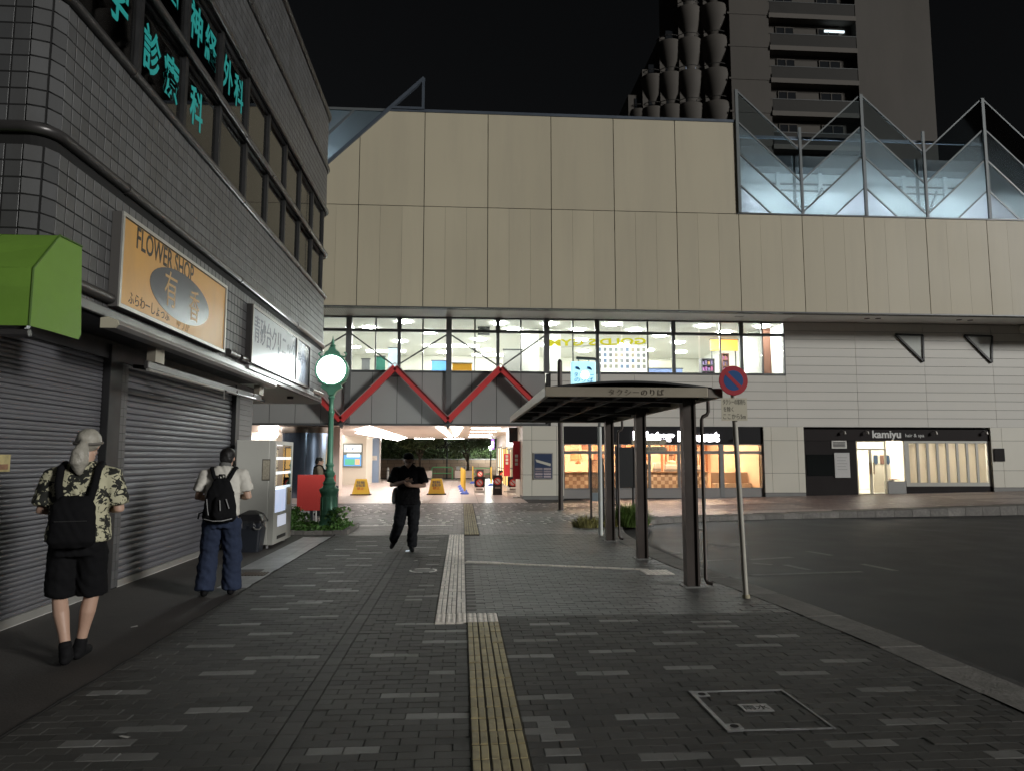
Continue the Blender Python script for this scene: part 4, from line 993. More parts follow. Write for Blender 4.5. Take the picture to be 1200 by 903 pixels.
# ---- hair salon
ks = part('hair_salon'); KX0, KX1 = 13.78, 21.72
M_kb = mat('black_brown_wall', (0.014, 0.011, 0.011), 0.7, noise=(2, 0.2), spec=0.2)
MB().box(KX0, KX1, YL - 0.03, YL + 0.3, 2.30, 2.76).build('sign_fascia', mat('dark_brown_fascia', (0.018, 0.014, 0.014), 0.7, spec=0.2), ks)
MB().box(KX0, 16.0, YL, YL + 0.3, 0.02, 2.30).build('black_wall', M_kb, ks)
text('sign_lettering', 'kamiyu', 0.42, mat('silver_letters', (0.72, 0.72, 0.70), 0.4), ks, face_cam((17.3, YL - 0.035, 2.52)), 0.012, width=1.22, bold=0.012)
text('sign_lettering', 'hair & spa', 0.2, mat('silver_letters', (0.72, 0.72, 0.70), 0.4), ks, face_cam((18.5, YL - 0.035, 2.5)), 0.006, width=0.8)
for u in (989, 1016, 1096, 1155):
    p = PY(u, 506, YL - 0.12); lm = MB(); lm.tube([(p.x, p.y + 0.09, 2.72), (p.x, p.y - 0.03, 2.68)], 0.012, 6).lathe([(0.03, 0.1), (0.055, 0.0), (0.05, -0.02)], (p.x, p.y - 0.06, 2.58), 10); lm.build('spotlight', mat('grey_spot', (0.4, 0.38, 0.35), 0.4, 0.4), ks)
def wq(u0, v0, u1, v1): a, b = PY(u0, v0, YL), PY(u1, v1, YL); return a.x, b.x, b.z, a.z
x0, x1, z0, z1 = wq(945, 532, 978, 557); MB().box(x0, x1, YL - 0.02, YL, z0, z1).build('dark_window', mat('black_gloss', (0.01, 0.012, 0.012), 0.06), ks)
x0, x1, z0, z1 = wq(977, 530, 996, 559); MB().box(x0, x1, YL - 0.045, YL - 0.022, z0, z1).build('notice_panel', mat('pale_notice', (0.55, 0.55, 0.54), 0.5, noise=(25, 0.12)), ks)
for k in range(5): MB().box(x0 + 0.1, x1 - 0.12 - 0.05 * (k % 2), YL - 0.047, YL - 0.0455, z1 - 0.2 - k * 0.12, z1 - 0.185 - k * 0.12).build('notice_text', mat('grey_print', (0.25, 0.25, 0.25), 0.6), ks)
x0, x1, z0, z1 = wq(974, 515, 992, 525); mb = MB(); mb.box(x0, x1, YL - 0.03, YL, z0, z1); mb.build('vent_frame', M_alu, ks)
for k in range(4): MB().box(x0 + 0.06, x1 - 0.06, YL - 0.04, YL - 0.031, z0 + 0.06 + k * 0.055, z0 + 0.095 + k * 0.055).build('vent_slat', M_dark, ks)
x0, x1, z0, z1 = wq(1162, 525, 1175, 540); MB().box(x0, x1, YL - 0.14, YL - 0.11, z0, z1).build('name_plate', M_kb, ks)
# interior
MB().box(16.0, KX1, YL + 0.3, YL + 3.4, 0.1, 0.16).build('floor', mat('pale_floor', (0.5, 0.48, 0.44), 0.3), ks)
MB().box(16.0, KX1, YL + 3.4, YL + 3.5, 0.1, 2.7).build('back_wall', mat('salon_cream', (0.78, 0.70, 0.56), 0.7), ks)
MB().box(16.0, KX1, YL + 0.3, YL + 3.4, 2.66, 2.7).build('ceiling', M_rwhite, ks)
MB().box(16.0, 16.05, YL + 0.3, YL + 3.4, 0.1, 2.66).build('side_wall', M_rwhite, ks)
MB().box(KX1 - 0.05, KX1, YL + 0.3, YL + 3.4, 0.1, 2.66).build('side_wall', M_rwhite, ks)
M_sal = emis('salon_lamp', (1.0, 0.92, 0.80), 150.0)
for x in (16.6, 17.7, 18.8, 19.9, 21.0):
    for y in (0.45, 1.6, 2.6): MB().lathe([(0.14, 2.60), (0.17, 2.65)], (x, YL + y, 0), 12).build('lamp', M_sal, ks)  # row at the window is added to make the frosted strips brighter
# door
door = part('door'); fmw = mat('cream_door_frame', (0.55, 0.5, 0.38), 0.4, 0.3)
mb = MB()
for a, b, c, d in ((16.0, 16.06, .1, 2.3), (17.22, 17.28, .1, 2.3), (16.06, 17.22, 1.92, 1.99), (16.06, 17.22, 2.25, 2.3), (16.56, 16.66, .12, 1.92), (16.06, 17.22, .1, .14)): mb.box(a, b, YL + 0.02, YL + 0.1, c, d)
mb.build('frame', fmw, door)
for a, b in ((16.06, 16.56), (16.66, 17.22)): MB().box(a, b, YL + 0.055, YL + 0.062, 0.14, 1.92).build('pane', M_glass, door)
MB().box(16.06, 17.22, YL + 0.055, YL + 0.062, 1.99, 2.25).build('pane', M_glass, door)
for x in (16.54, 16.70): MB().tube([(x, YL - 0.03, 0.95), (x, YL - 0.03, 1.42)], 0.022, 8).bar((x, YL - 0.03, 1.0), (x, YL + 0.05, 1.0), 0.02, 0.02).bar((x, YL - 0.03, 1.38), (x, YL + 0.05, 1.38), 0.02, 0.02).build('handle', mat('wood_handle', (0.3, 0.17, 0.09), 0.5), door)
w = part('window')
MB().box(17.3, 18.02, YL + 0.055, YL + 0.062, 0.66, 2.3).build('pane', M_glass, w)
MB().box(17.28, 18.05, YL, YL + 0.25, 0.1, 0.66).build('sill_wall', mat('grey_sill', (0.3, 0.3, 0.29), 0.5), w)
# long window of frosted strips
w = part('window')
mb = MB(); mb.box(18.05, KX1, YL - 0.01, YL + 0.12, 2.2, 2.3).box(18.05, KX1, YL - 0.01, YL + 0.12, 0.45, 0.6).box(18.05, 18.2, YL - 0.01, YL + 0.12, 0.6, 2.2).box(KX1 - 0.12, KX1, YL - 0.01, YL + 0.12, 0.6, 2.2)
mb.build('frame', mat('grey_salon_frame', (0.36, 0.36, 0.33), 0.4, 0.3), w)
M_fr = glass('frosted_strip', (0.9, 0.9, 0.88), 0.2, frost=0.93, frostcol=(0.92, 0.87, 0.76))
n8 = 8; wd = (KX1 - 0.12 - 18.2) / n8
for k in range(n8):
    MB().box(18.2 + k * wd + 0.05, 18.2 + (k + 1) * wd - 0.05, YL + 0.05, YL + 0.06, 0.6, 2.2).build('pane', M_fr, w)
    MB().box(18.2 + k * wd - 0.05, 18.2 + k * wd + 0.05, YL + 0.02, YL + 0.11, 0.6, 2.2).build('upright', mat('grey_salon_frame', (0.36, 0.36, 0.33), 0.4, 0.3), w)
MB().box(18.05, KX1, YL - 0.01, YL + 0.25, 0.1, 0.45).build('lower_wall', M_kb, ks)
for x in (17.42, 17.7, 17.95): 
    t = thing('wall_banner', {17.42: 'left dark blue pennant on the salon wall', 17.7: 'brown square print on the salon wall', 17.95: 'right dark blue pennant on the salon wall'}[x], 'banner', (x, YL + 1.0, 1.4))
    if x == 17.7: MB().box(x - 0.1, x + 0.12, YL + 1.0, YL + 1.012, 1.35, 1.72).build('cloth', mat('brown_print', (0.2, 0.1, 0.07), 0.7), t)
    else: MB().prism([(x - 0.09, YL + 1.0, 1.72), (x + 0.08, YL + 1.0, 1.72), (x + 0.08, YL + 1.0, 1.4), (x, YL + 1.0, 1.32), (x - 0.09, YL + 1.0, 1.4)], (0, 0.012, 0)).build('cloth', mat('navy_cloth', (0.03, 0.06, 0.11), 0.7), t)
MB().box(17.28, 18.05, YL + 1.014, YL + 1.06, 0.16, 2.6).build('partition', mat('salon_cream', (0.78, 0.70, 0.56), 0.7), ks)
t = thing('magazine_pile', 'small pile of magazines and flyers on the salon window sill', 'magazines', (17.6, YL + 0.2, 0.66))
for k, (x, a) in enumerate(((17.5, 0.1), (17.72, -0.15), (17.62, 0.3))):
    o = MB().box(-0.13, 0.13, -0.09, 0.09, 0, 0.03).build('magazine', mat('mag_%d' % k, ((0.5, 0.45, 0.4), (0.2, 0.2, 0.22), (0.6, 0.3, 0.2))[k], 0.4), t, local=True); o.location = (x - 17.6, 0, 0.002 + 0.034 * k); o.rotation_euler.z = a
# ================================================================== glass crystals on the roof
M_cg = glass('roof_glass', (0.74, 0.82, 0.84), 0.04, frost=0.45, frostcol=(0.70, 0.76, 0.78))
M_cg0 = glass('clear_roof_glass', (0.80, 0.86, 0.88), 0.02)
M_cgb = glass('hazy_roof_glass', (0.76, 0.83, 0.85), 0.03, frost=0.2, frostcol=(0.70, 0.76, 0.78))
M_cg2 = glass('roof_glass_frosted', (0.75, 0.8, 0.83), 0.1, frost=0.6, frostcol=(0.80, 0.85, 0.9))
M_cbar = mat('silver_glazing_bar', (0.15, 0.165, 0.17), 0.55, 0.3)
cg = part('glass_roof')
PK = [(10.72, 16.08), (13.28, 13.72), (15.84, 16.08), (18.40, 13.75), (20.96, 16.1), (23.5, 13.75), (26.1, 16.1), (28.6, 13.75)]
def ygl(x):
    for (xa_, _), (xb_, _), s in zip(PK, PK[1:], range(9)):
        if xa_ <= x <= xb_:
            t = (x - xa_) / (xb_ - xa_); t = t if s % 2 == 0 else 1 - t
            return YU - 0.02 + 0.06 * t
    return YU
Z0 = ZM + 0.05
for s, ((xa_, za_), (xb_, zb_)) in enumerate(zip(PK, PK[1:])):
    ks_ = [0, 1.28, 2.56, 3.84]
    if za_ > zb_: hx, hz, lx, lz = xa_, za_, xb_, zb_
    else: hx, hz, lx, lz = xb_, zb_, xa_, za_
    def P(x, z): return Vector((x, ygl(x), z))
    # diagonal lines: at offset k the line runs hz-k .. lz-k; clipped at Z0
    lines = []
    for k in ks_:
        za2, zb2 = hz - k, lz - k
        if zb2 >= Z0 - 0.02: lines.append((P(hx, za2), P(lx, max(zb2, Z0))))
        else:
            t = (za2 - Z0) / (za2 - zb2); xx = hx + (lx - hx) * t; lines.append((P(hx, za2), P(xx, Z0)))
    for i, (a, b) in enumerate(lines):
        if i + 1 < len(lines):
            c, d = lines[i + 1]
            poly = [a, b, d, c] if abs(b.x - d.x) < 0.01 else [a, b, P(lx, Z0), d, c]
        else: poly = [a, b, P(hx, Z0)]
        q = []
        for p in poly:
            if not q or (p - q[-1]).length > 0.02: q.append(p)
        cc = sum(q, Vector()) / len(q)
        MB().prism([cc + (p - cc) * 0.985 for p in q], (0, 0.01, 0)).build('pane', M_cg2 if i >= 3 else (M_cg0 if i < 1 else (M_cgb if i < 2 else M_cg)), cg)
        mb = MB(); mb.bar(a, b, 0.055, 0.065, up=(0, 1, 0)); mb.build('bar', M_cbar if i < 2 else M_frame, cg)
for s, (x, z) in enumerate(PK):
    mb = MB()
    if s % 2 == 0: mb.bar((x, ygl(x) - 0.03, Z0), (x, ygl(x) - 0.03, z), 0.12, 0.08, up=(0, 1, 0))
    else: mb.bar((x, ygl(x) - 0.02, Z0), (x, ygl(x) - 0.02, ZT - 0.1), 0.10, 0.08, up=(0, 1, 0)); mb.bar((x - 0.13, ygl(x) + 0.3, Z0), (x - 0.13, ygl(x) + 0.3, 13.6), 0.09, 0.09)
    mb.build('post', M_cbar, cg)
MB().box(10.62, 28.4, YU - 0.05, YU + 0.9, ZM - 0.005, ZM + 0.05).build('sill', M_frame, cg)
MB().box(10.7, 28.4, YU + 0.85, YU + 0.95, ZT - 0.18, ZT - 0.08).build('rail', M_blue, cg)
# the hall under the glass
M_hall = mat('hall_wall', (0.66, 0.70, 0.72), 0.7, noise=(0.7, 0.15))
MB().box(10.7, 28.4, YU + 0.2, 31, ZM - 0.25, ZM - 0.02).build('hall_floor', M_rwhite, cg)
MB().box(10.7, 28.4, 29.0, 29.2, ZM, 13.9).build('hall_wall', M_hall, cg)
MB().box(10.7, 28.4, 28.3, 44, 13.9, 14.4).build('roof_slab', mat('dark_roof', (0.06, 0.065, 0.07), 0.6), cg)
MB().box(10.55, 10.68, YU + 0.1, 31, ZM, ZT).build('hall_wall', M_hall, cg)
for k in range(9):
    MB().box(11.6 + k * 1.9, 11.75 + k * 1.9, 28.85, 29.0, ZM, 13.9).build('hall_column', M_hall, cg)
for z in (12.4, 13.1, 13.4): MB().box(10.7, 28.4, 28.94, 29.0, z, z + 0.06).build('hall_rail', M_frame, cg)
for k in range(5):
    MB().bar((11.4 + k * 2.6, 27.7, ZM + 0.1), (12.9 + k * 2.6, 28.8, 13.2), 0.07, 0.07).build('hall_strut', M_cbar, cg)
M_cool = emis('cool_tube', (0.84, 0.94, 1.0), 75.0)
for k in range(7): MB().box(10.95 + k * 2.5, 12.9 + k * 2.5, 27.4, 27.5, ZM + 0.06, ZM + 0.14).build('light_tube', M_cool, cg)
MB().box(-12, 10.7, YU + 0.3, 44, ZT - 0.4, ZT - 0.1).build('roof', mat('dark_roof', (0.06, 0.065, 0.07), 0.6), st) if False else None
# sliver of glass hall behind the slanted trim on the left
MB().prism([(-12, YU + 0.06, ZM - 0.9), (-7.2, YU + 0.06, ZM - 0.9), (-2.95, YU + 0.06, ZT), (-12, YU + 0.06, ZT)], (0, 0.01, 0)).build('pane', M_cg, cg)
MB().box(-12, -2.3, YU - 0.02, YU + 0.12, ZT + 0.0, ZT + 0.1).build('rail', M_cbar, cg) if False else MB().box(-12, -2.92, YU, YU + 0.14, ZT, ZT + 0.1).build('rail', M_cbar, cg)
MB().bar((-6.6, YU + 0.02, 12.3), (-4.2, YU + 0.02, ZT), 0.07, 0.08, up=(0, 1, 0)).build('bar', M_cbar, cg)
MB().box(-12, -2.5, 29.0, 29.2, ZM, 13.9).build('hall_wall', M_hall, cg)
for z in (12.6, 13.4): MB().box(-12, -2.8, 28.9, 29.0, z, z + 0.12).build('hall_rail', M_frame, cg)
for x in (-5.6, -4.3): MB().box(x, x + 0.1, 28.5, 28.6, ZM, 13.9).build('hall_column', M_cbar, cg)
MB().box(-8, -4.6, 27.6, 27.68, 12.0, 12.06).build('light_tube', emis('cool_tube_dim', (0.74, 0.88, 1.0), 70.0), cg)
# building core behind, so nothing shines through
MB().box(-12, 10.5, YU + 0.4, 44, ZM + 0.3, ZT - 0.05).build('core', M_back, st) if False else MB().prism([(-2.2, 30, ZM), (10.5, 30, ZM), (10.5, 30, ZT - 0.05), (-2.2, 30, ZT - 0.05)], (0, 14, 0)).build('core', M_back, st)
MB().box(-14, 28.4, YL + 0.5, 44.3, 7.22, ZM - 0.3).build('core', M_back, st)
MB().box(3.99, 28.4, YL + 6.2, 44, 0, 4.5).build('core', M_back, st)
MB().box(13.6, 28.4, YL + 0.3, 44, 4.5, 7.2).build('core', M_back, st) if False else MB().box(13.65, 28.4, YL + 0.3, 44, 2.9, 7.2).build('core', M_back, st)

# ================================================================== station passage
pg = part('passage')
M_pc = mat('passage_ceiling', (0.72, 0.66, 0.60), 0.5, noise=(0.8, 0.06))
MB().box(-16, 2.4, YL + 0.3, 49.5, 2.93, 3.0).build('ceiling', M_pc, pg)
MB().box(-16, 3.3, YL + 0.5, 44, 3.0, 4.5).build('core', M_back, pg)
M_pl = emis('passage_lamp', (1.0, 0.91, 0.85), 10.0)
def lp(u, v, z): p = G(u, v, z); p.y = min(p.y, 49.0); return p
A0, A1, B0, B1 = (416, 507), (466, 516), (433, 499), (477, 512.5)
for f0, f1 in ((0.0, 0.27), (0.30, 0.62), (0.66, 0.84), (0.87, 1.0)):
    L_ = lambda P, Q, t: (P[0] + (Q[0] - P[0]) * t, P[1] + (Q[1] - P[1]) * t)
    q = [lp(*L_(A0, A1, f0), 2.76), lp(*L_(A0, A1, f1), 2.76), lp(*L_(B0, B1, f1), 2.90), lp(*L_(B0, B1, f0), 2.90)]
    MB().prism(q, (0, 0, 0.02)).build('light_panel', M_pl, pg)
for f0, f1 in ((0.05, 0.22), (0.3, 0.5), (0.56, 0.74), (0.8, 0.95)):
    for P0, P1, Q0, Q1 in (((510, 500), (527, 512.5), (520, 500), (531, 512)), ((533, 512.5), (529, 500.5), (536.5, 510), (543, 500))):
        q = [lp(*L_(P0, P1, f0), 2.84), lp(*L_(P0, P1, f1), 2.84), lp(*L_(Q0, Q1, f1), 2.90), lp(*L_(Q0, Q1, f0), 2.90)]
        MB().prism(q, (0, 0, 0.02)).build('light_panel', M_pl, pg)
for q in (((303, 505), (326, 505), (326, 498.5), (306, 498)), ((302, 513), (325, 512), (326, 507.5), (302, 507)), ((396, 514.5), (403, 514.5), (403, 511), (397, 511))):
    MB().prism([lp(u, v, 2.86) for u, v in q], (0, 0, 0.02)).build('light_panel', M_pl, pg)
for x_ in (-7.2, -5.2, -3.2, -1.2):
    MB().box(x_, x_ + 1.3, 48.7, 48.95, 2.90, 2.925).build('light_panel', emis('added_garden_fill', (1.0, 0.96, 0.9), 70.0), pg)  # rear row of panels added to throw light on the garden
for y in (31.5, 35.5, 40, 44.5):
    MB().box(0.4, 1.7, y, y + 0.25, 2.90, 2.925).build('light_panel', M_pl, pg)
# left side: pillar, kiosk wall with map, blue door
M_pk = mat('pink_plaster', (0.70, 0.58, 0.52), 0.6, noise=(1, 0.08))
x0, x1 = PY(391, 550, 31).x, PY(397.5, 550, 31).x
MB().box(x0 - 0.6, x1, 31, 31.8, 0.004, 2.93).build('pillar', M_pk, pg)
a, b = PY(400.5, 512, 44), PY(428.5, 566, 44)
MB().box(a.x, b.x, 44, 47, 0.004, 2.93).build('kiosk_wall', mat('pale_kiosk', (0.68, 0.66, 0.58), 0.5), pg)
MB().box(-16, a.x - 0.4, 46, 46.4, 0.0, 2.93).build('end_wall', M_rwhite, pg)
MB().box(-16, -11, 33, 33.3, 0.004, 2.93).build('side_wall', M_pk, pg)
MB().box(-11.2, -11, 33, 46, 0.004, 2.93).build('side_wall', M_rwhite, pg)
a, b = PY(429, 514, 47.5), PY(444, 562, 47.5)
dr = part('door')
MB().box(a.x, b.x, 47.5, 47.6, 0.004, 2.9).build('door_leaf', mat('light_blue_door', (0.30, 0.42, 0.62), 0.3, 0.2), dr)
MB().box(a.x + 0.3, a.x + 0.34, 47.46, 47.5, 0.2, 2.7).build('seam', M_alu, dr); MB().box(b.x - 0.45, b.x - 0.15, 47.47, 47.5, 1.45, 1.75).build('notice', M_dot, dr)
MB().box(b.x, b.x + 0.08, 47.4, 47.7, 0.004, 2.93).build('frame', M_alu, dr)
mp = thing('map_board', 'lit area map board with blue heading on the kiosk wall in the passage', 'map board', (-8, 44, 1.0))
a, b = PY(402, 519, 43.95), PY(424.5, 547, 43.95)
MB().box(a.x, b.x, 43.93, 43.99, b.z, a.z).build('frame', mat('grey_green_frame', (0.2, 0.24, 0.22), 0.4), mp)
def sub(fx0, fx1, fz0, fz1, nm, c, e=0.9): MB().box(a.x + (b.x - a.x) * fx0, a.x + (b.x - a.x) * fx1, 43.92, 43.929, b.z + (a.z - b.z) * fz0, b.z + (a.z - b.z) * fz1).build(nm, mat(nm + '_mat', c, 0.4, emit=(c, e)), mp)
sub(.06, .94, .64, .94, 'heading', (0.75, 0.8, 0.8)); sub(.06, .94, .06, .52, 'map_sheet', (0.1, 0.3, 0.6)); sub(.12, .88, .32, .46, 'map_water', (0.7, 0.85, 0.95)) if False else None
MB().box(a.x + 0.25, b.x - 0.15, 43.912, 43.919, b.z + 0.62, b.z + 0.82).build('map_water', mat('map_water_mat', (0.7, 0.85, 0.95), 0.4, emit=((0.7, 0.85, 0.95), 0.9)), mp)
MB().box(a.x + 0.15, a.x + 0.72, 43.912, 43.919, b.z + 0.16, b.z + 0.5).build('map_park', mat('map_park_mat', (0.1, 0.45, 0.3), 0.4, emit=((0.1, 0.45, 0.3), 0.6)), mp)
MB().box(a.x + 0.75, b.x - 0.15, 43.912, 43.919, b.z + 0.16, b.z + 0.5).build('map_town', mat('map_town_mat', (0.7, 0.45, 0.25), 0.4, emit=((0.7, 0.45, 0.25), 0.6)), mp)
text('heading_lettering', '周辺案内図', 0.2, mat('blue_print', (0.05, 0.15, 0.4), 0.5), mp, face_cam(((a.x + b.x) / 2, 43.917, a.z - 0.35)), 0.001, width=0.9)
# blue-grey metal cylinder on the far left
bc = part('round_column'); xc = (PY(327, 550, 29.6).x + PY(380, 550, 29.6).x) / 2
mb = MB(); mb.lathe([(0.95, 0.0), (0.95, 2.62)], (xc, 30.2, 0), 40); mb.build('shaft', mat('blue_mirror_metal', (0.24, 0.31, 0.42), 0.16, 0.9, noise=(0.8, 0.15)), bc, smooth=True)
mb = MB(); mb.lathe([(1.0, 2.62), (1.0, 2.86)], (xc, 30.2, 0), 40); mb.build('cap', mat('dark_brass', (0.10, 0.085, 0.07), 0.3, 0.8), bc, smooth=True)
# right side: row of lit shop fronts seen edge-on
sr = part('passage_shops')
MB().box(2.36, 3.3, 29.1, 49, 0.004, 2.93).build('wall', M_cpan, sr)
for y0, y1, z0, z1, nm, c, e in ((31.0, 36.5, 2.2, 2.88, 'sign_box', (1.0, 0.97, 0.98), 5.0), (32, 33.6, 0.3, 2.0, 'lit_window', (1.0, 0.75, 0.4), 1.6), (34, 35.6, 0.3, 2.0, 'lit_window', (1.0, 0.85, 0.6), 1.8),
                          (37.0, 40, 0.2, 2.1, 'lit_window', (1.0, 0.6, 0.2), 1.8), (41, 45, 0.2, 2.2, 'lit_window', (1.0, 0.8, 0.5), 2.0)):
    MB().box(2.28, 2.36, y0, y1, z0, z1).build(nm, emis('lit_%s_%d' % (nm, int(y0)), c, e), sr)
    if nm == 'lit_window':
        mb = MB(); mb.box(2.24, 2.28, y0 - 0.08, y0, z0, z1).box(2.24, 2.28, (y0 + y1) / 2 - 0.03, (y0 + y1) / 2 + 0.03, z0, z1).box(2.24, 2.28, y0, y1, z0 + 0.8, z0 + 0.85).box(2.24, 2.28, y0, y1, z1, z1 + 0.06); mb.build('window_frame', M_frame, sr)
MB().box(2.0, 2.36, 30.3, 30.6, 2.25, 2.9).build('sign_end', M_dark, sr)
hs_ = thing('hanging_sign', 'small purple lit sign hanging in the passage', 'sign', (1.9, 46, 2.3)); MB().box(1.85, 2.05, 45.5, 45.6, 2.15, 2.8).build('sign_panel', emis('purple_sign', (0.55, 0.25, 0.85), 1.5), hs_)
MB().box(1.9, 2.0, 45.48, 45.497, 2.3, 2.65).build('sign_character', M_sign, hs_); MB().tube([(1.95, 45.55, 2.8), (1.95, 45.55, 2.93)], 0.012, 6).build('hanger', M_alu, hs_)
for lab, x, y, c, z1 in (('tall red banner flag with white lettering beside the ivory column', 2.2, 28.9, (0.75, 0.05, 0.06), 2.28), ('red banner farther inside the passage beside a lit window', 2.12, 33.8, (0.75, 0.09, 0.05), 1.8)):
    t = thing('banner_flag', lab, 'banner', (x, y, 0))
    MB().tube([(x + 0.16, y, 0.01), (x + 0.16, y, z1 + 0.1)], 0.014, 8).lathe([(0.15, 0.006), (0.15, 0.05), (0.03, 0.07)], (x + 0.0, y + 0.0, 0), 12).build('pole', M_alu, t)
    mb = MB()
    for k in range(6): mb.quad((x - 0.14, y + 0.02 * math.sin(k), 0.75 + k * (z1 - 0.75) / 6), (x + 0.15, y, 0.75 + k * (z1 - 0.75) / 6), (x + 0.15, y, 0.75 + (k + 1) * (z1 - 0.75) / 6), (x - 0.14, y + 0.02 * math.sin(k + 1), 0.75 + (k + 1) * (z1 - 0.75) / 6))
    mb.build('cloth', mat('red_cloth', (0.62, 0.03, 0.05), 0.6), t, fix=False)
    for k in range(3): MB().box(x - 0.06, x + 0.06, y - 0.035, y - 0.028, 1.3 + k * 0.16, 1.42 + k * 0.16).build('lettering', M_dot, t)

# ---- things standing in the passage
M_sy = mat('yellow_plastic', (0.72, 0.46, 0.06), 0.45, noise=(4, 0.1))
def asign(u, v, lab):
    p = G(u, v); y = p.y; t = thing('floor_sign', lab, 'floor sign', (p.x, y, 0.004)); x = p.x
    for s_, d in ((-1, -0.22), (1, 0.22)):
        mb = MB(); q = [(x - 0.36, y + d, 0.05), (x + 0.36, y + d, 0.05), (x + 0.23, y + d * 0.25, 0.70), (x - 0.23, y + d * 0.25, 0.70)]
        mb.prism(q, (0, 0.02 * s_, 0)); mb.build('board', M_sy, t, bevel=0.006)
    MB().box(x - 0.42, x + 0.42, y - 0.27, y + 0.27, 0.006, 0.05).build('foot', mat('black_rubber', (0.02, 0.02, 0.02), 0.7), t)
    for k, (wd, c) in enumerate(((0.34, (0.06, 0.07, 0.16)), (0.40, (0.06, 0.07, 0.16)), (0.3, (0.55, 0.06, 0.05)))):
        z = 0.55 - k * 0.13; yy = y - 0.22 + (z - 0.05) / 0.65 * 0.165 - 0.027
        text('lettering', ('駐輪', '自転車', '禁止')[k], 0.13, mat('sign_ink_%d' % k, c, 0.6), t, Matrix.Translation((x, yy, z)) @ Matrix.Rotation(R(90 - 14), 4, 'X'), 0.002, width=wd)
asign(423, 579.5, 'yellow wedge floor sign with printed warning near the kiosk wall')
asign(511.5, 579, 'yellow wedge floor sign with printed warning near the yellow chain posts')
def chainpost(u, v, k):
    p = G(u, v); t = thing('chain_post', ('yellow barrier post on a blue foot in the close row beside the wedge sign' if k < 4 else ('single yellow barrier post just left of the black boards' if k == 4 else 'single yellow barrier post behind the black boards')), 'post', (p.x, p.y, 0.004), 'yellow barrier posts')
    MB().lathe([(0.19, 0.006), (0.19, 0.05), (0.14, 0.10), (0.06, 0.14)], (p.x, p.y, 0), 14).build('foot', mat('blue_plastic', (0.06, 0.13, 0.55), 0.5), t, smooth=True)
    MB().lathe([(0.045, 0.13), (0.045, 1.02), (0.03, 1.08), (0.012, 1.10)], (p.x, p.y, 0), 12).build('tube', M_sy, t, smooth=True)
    return p
cps = [chainpost(u, v, k) for k, (u, v) in enumerate(((544.5, 578.5), (543, 575.5), (541.5, 573), (540.5, 570.5), (554, 566), (575.5, 568.5)))]
def board(u, v, w, h, lab, white=True):
    p = G(u, v); x, y = p.x, p.y; t = thing('sign_board', lab, 'sign board', (x, y, 0.004))
    MB().box(x - w / 2, x + w / 2, y - 0.02, y + 0.02, 0.32 if white else 0.02, h).build('panel', mat('black_board', (0.02, 0.018, 0.018), 0.5), t, bevel=0.006)
    mb = MB()
    for s_ in (-1, 1): mb.bar((x + s_ * (w / 2 - 0.02), y - 0.06, 0.01), (x + s_ * (w / 2 - 0.02), y + 0.0, 0.4), 0.03, 0.03); mb.bar((x + s_ * (w / 2 - 0.02), y + 0.3, 0.01), (x + s_ * (w / 2 - 0.02), y + 0.03, 0.6), 0.03, 0.03)
    mb.bar((x - w / 2, y - 0.05, 0.13), (x + w / 2, y - 0.05, 0.13), 0.03, 0.12) if white else mb.box(x - w / 2, x + w / 2, y - 0.05, y + 0.2, 0.006, 0.06)
    mb.build('stand', M_dot if white else M_dark, t)
    zc = h - 0.26; ring = MB()
    for k in range(20):
        a0, a1 = 2 * math.pi * k / 20, 2 * math.pi * (k + 1) / 20; f = lambda r, a: (x + r * math.cos(a), y - 0.024, zc + r * math.sin(a)); ring.quad(f(0.11, a0), f(0.16, a0), f(0.16, a1), f(0.11, a1))
    ring.bar((x - 0.1, y - 0.024, zc + 0.1), (x + 0.1, y - 0.024, zc - 0.1), 0.004, 0.045, up=(0.7, 0, 0.7)); ring.build('ban_symbol', mat('sign_red', (0.65, 0.06, 0.05), 0.5), t, fix=False)
    MB().lathe([(0.11, -0.0215), (0.11, -0.0212)], (x, y, zc), 16, axis='y').build('symbol_ground', M_dot, t)
    MB().box(x - w / 2 + 0.08, x + w / 2 - 0.08, y - 0.0225, y - 0.0205, zc - 0.32, zc - 0.24).build('print', mat('dim_print', (0.3, 0.25, 0.22), 0.6), t)
board(562, 579, 0.46, 0.78, 'black no-smoking board on a white stand beside the blue post feet')
board(583, 579.5, 0.40, 0.86, 'black no-smoking board without a white stand, in the middle of three', False)
board(601, 579, 0.46, 0.78, 'black no-smoking board on a white stand beside the red banner')
board(562.5, 569, 0.42, 0.95, 'black board with pale disc behind the front no-smoking boards', False)
board(589, 570, 0.46, 0.92, 'black no-smoking board behind, half hidden by the middle one')
# ---- beyond the passage: barrier rails, planters, wall, hedge, trees
def rail(u0, u1, v, z, col, lab, n=1):
    a, b = G(u0, v), G(u1, v); b.y = a.y; t = thing('pipe_barrier', lab, 'barrier', ((a.x + b.x) / 2, a.y, 0)); c = 0.12
    m = mat('pipe_' + col[0], col[1], 0.4, 0.2)
    MB().tube([(a.x, a.y, -0.1), (a.x, a.y, z - c), (a.x + c * .3, a.y, z - c * .3), (a.x + c, a.y, z), (b.x - c, a.y, z), (b.x - c * .3, a.y, z - c * .3), (b.x, a.y, z - c), (b.x, a.y, -0.1)], 0.045, 8).build('frame', m, t, smooth=True)
    MB().tube([(a.x, a.y, z * 0.5), (b.x, a.y, z * 0.5)], 0.035, 8).build('crossbar', m, t, smooth=True)
rail(506, 530, 561, 0.9, ('green', (0.13, 0.42, 0.17)), 'green pipe barrier between the pale planters')
rail(554, 576, 561.5, 0.85, ('green', (0.13, 0.42, 0.17)), 'green pipe barrier behind the black boards')
rail(485, 503, 558, 1.15, ('black', (0.03, 0.03, 0.03)), 'black pipe barrier under the left tree')
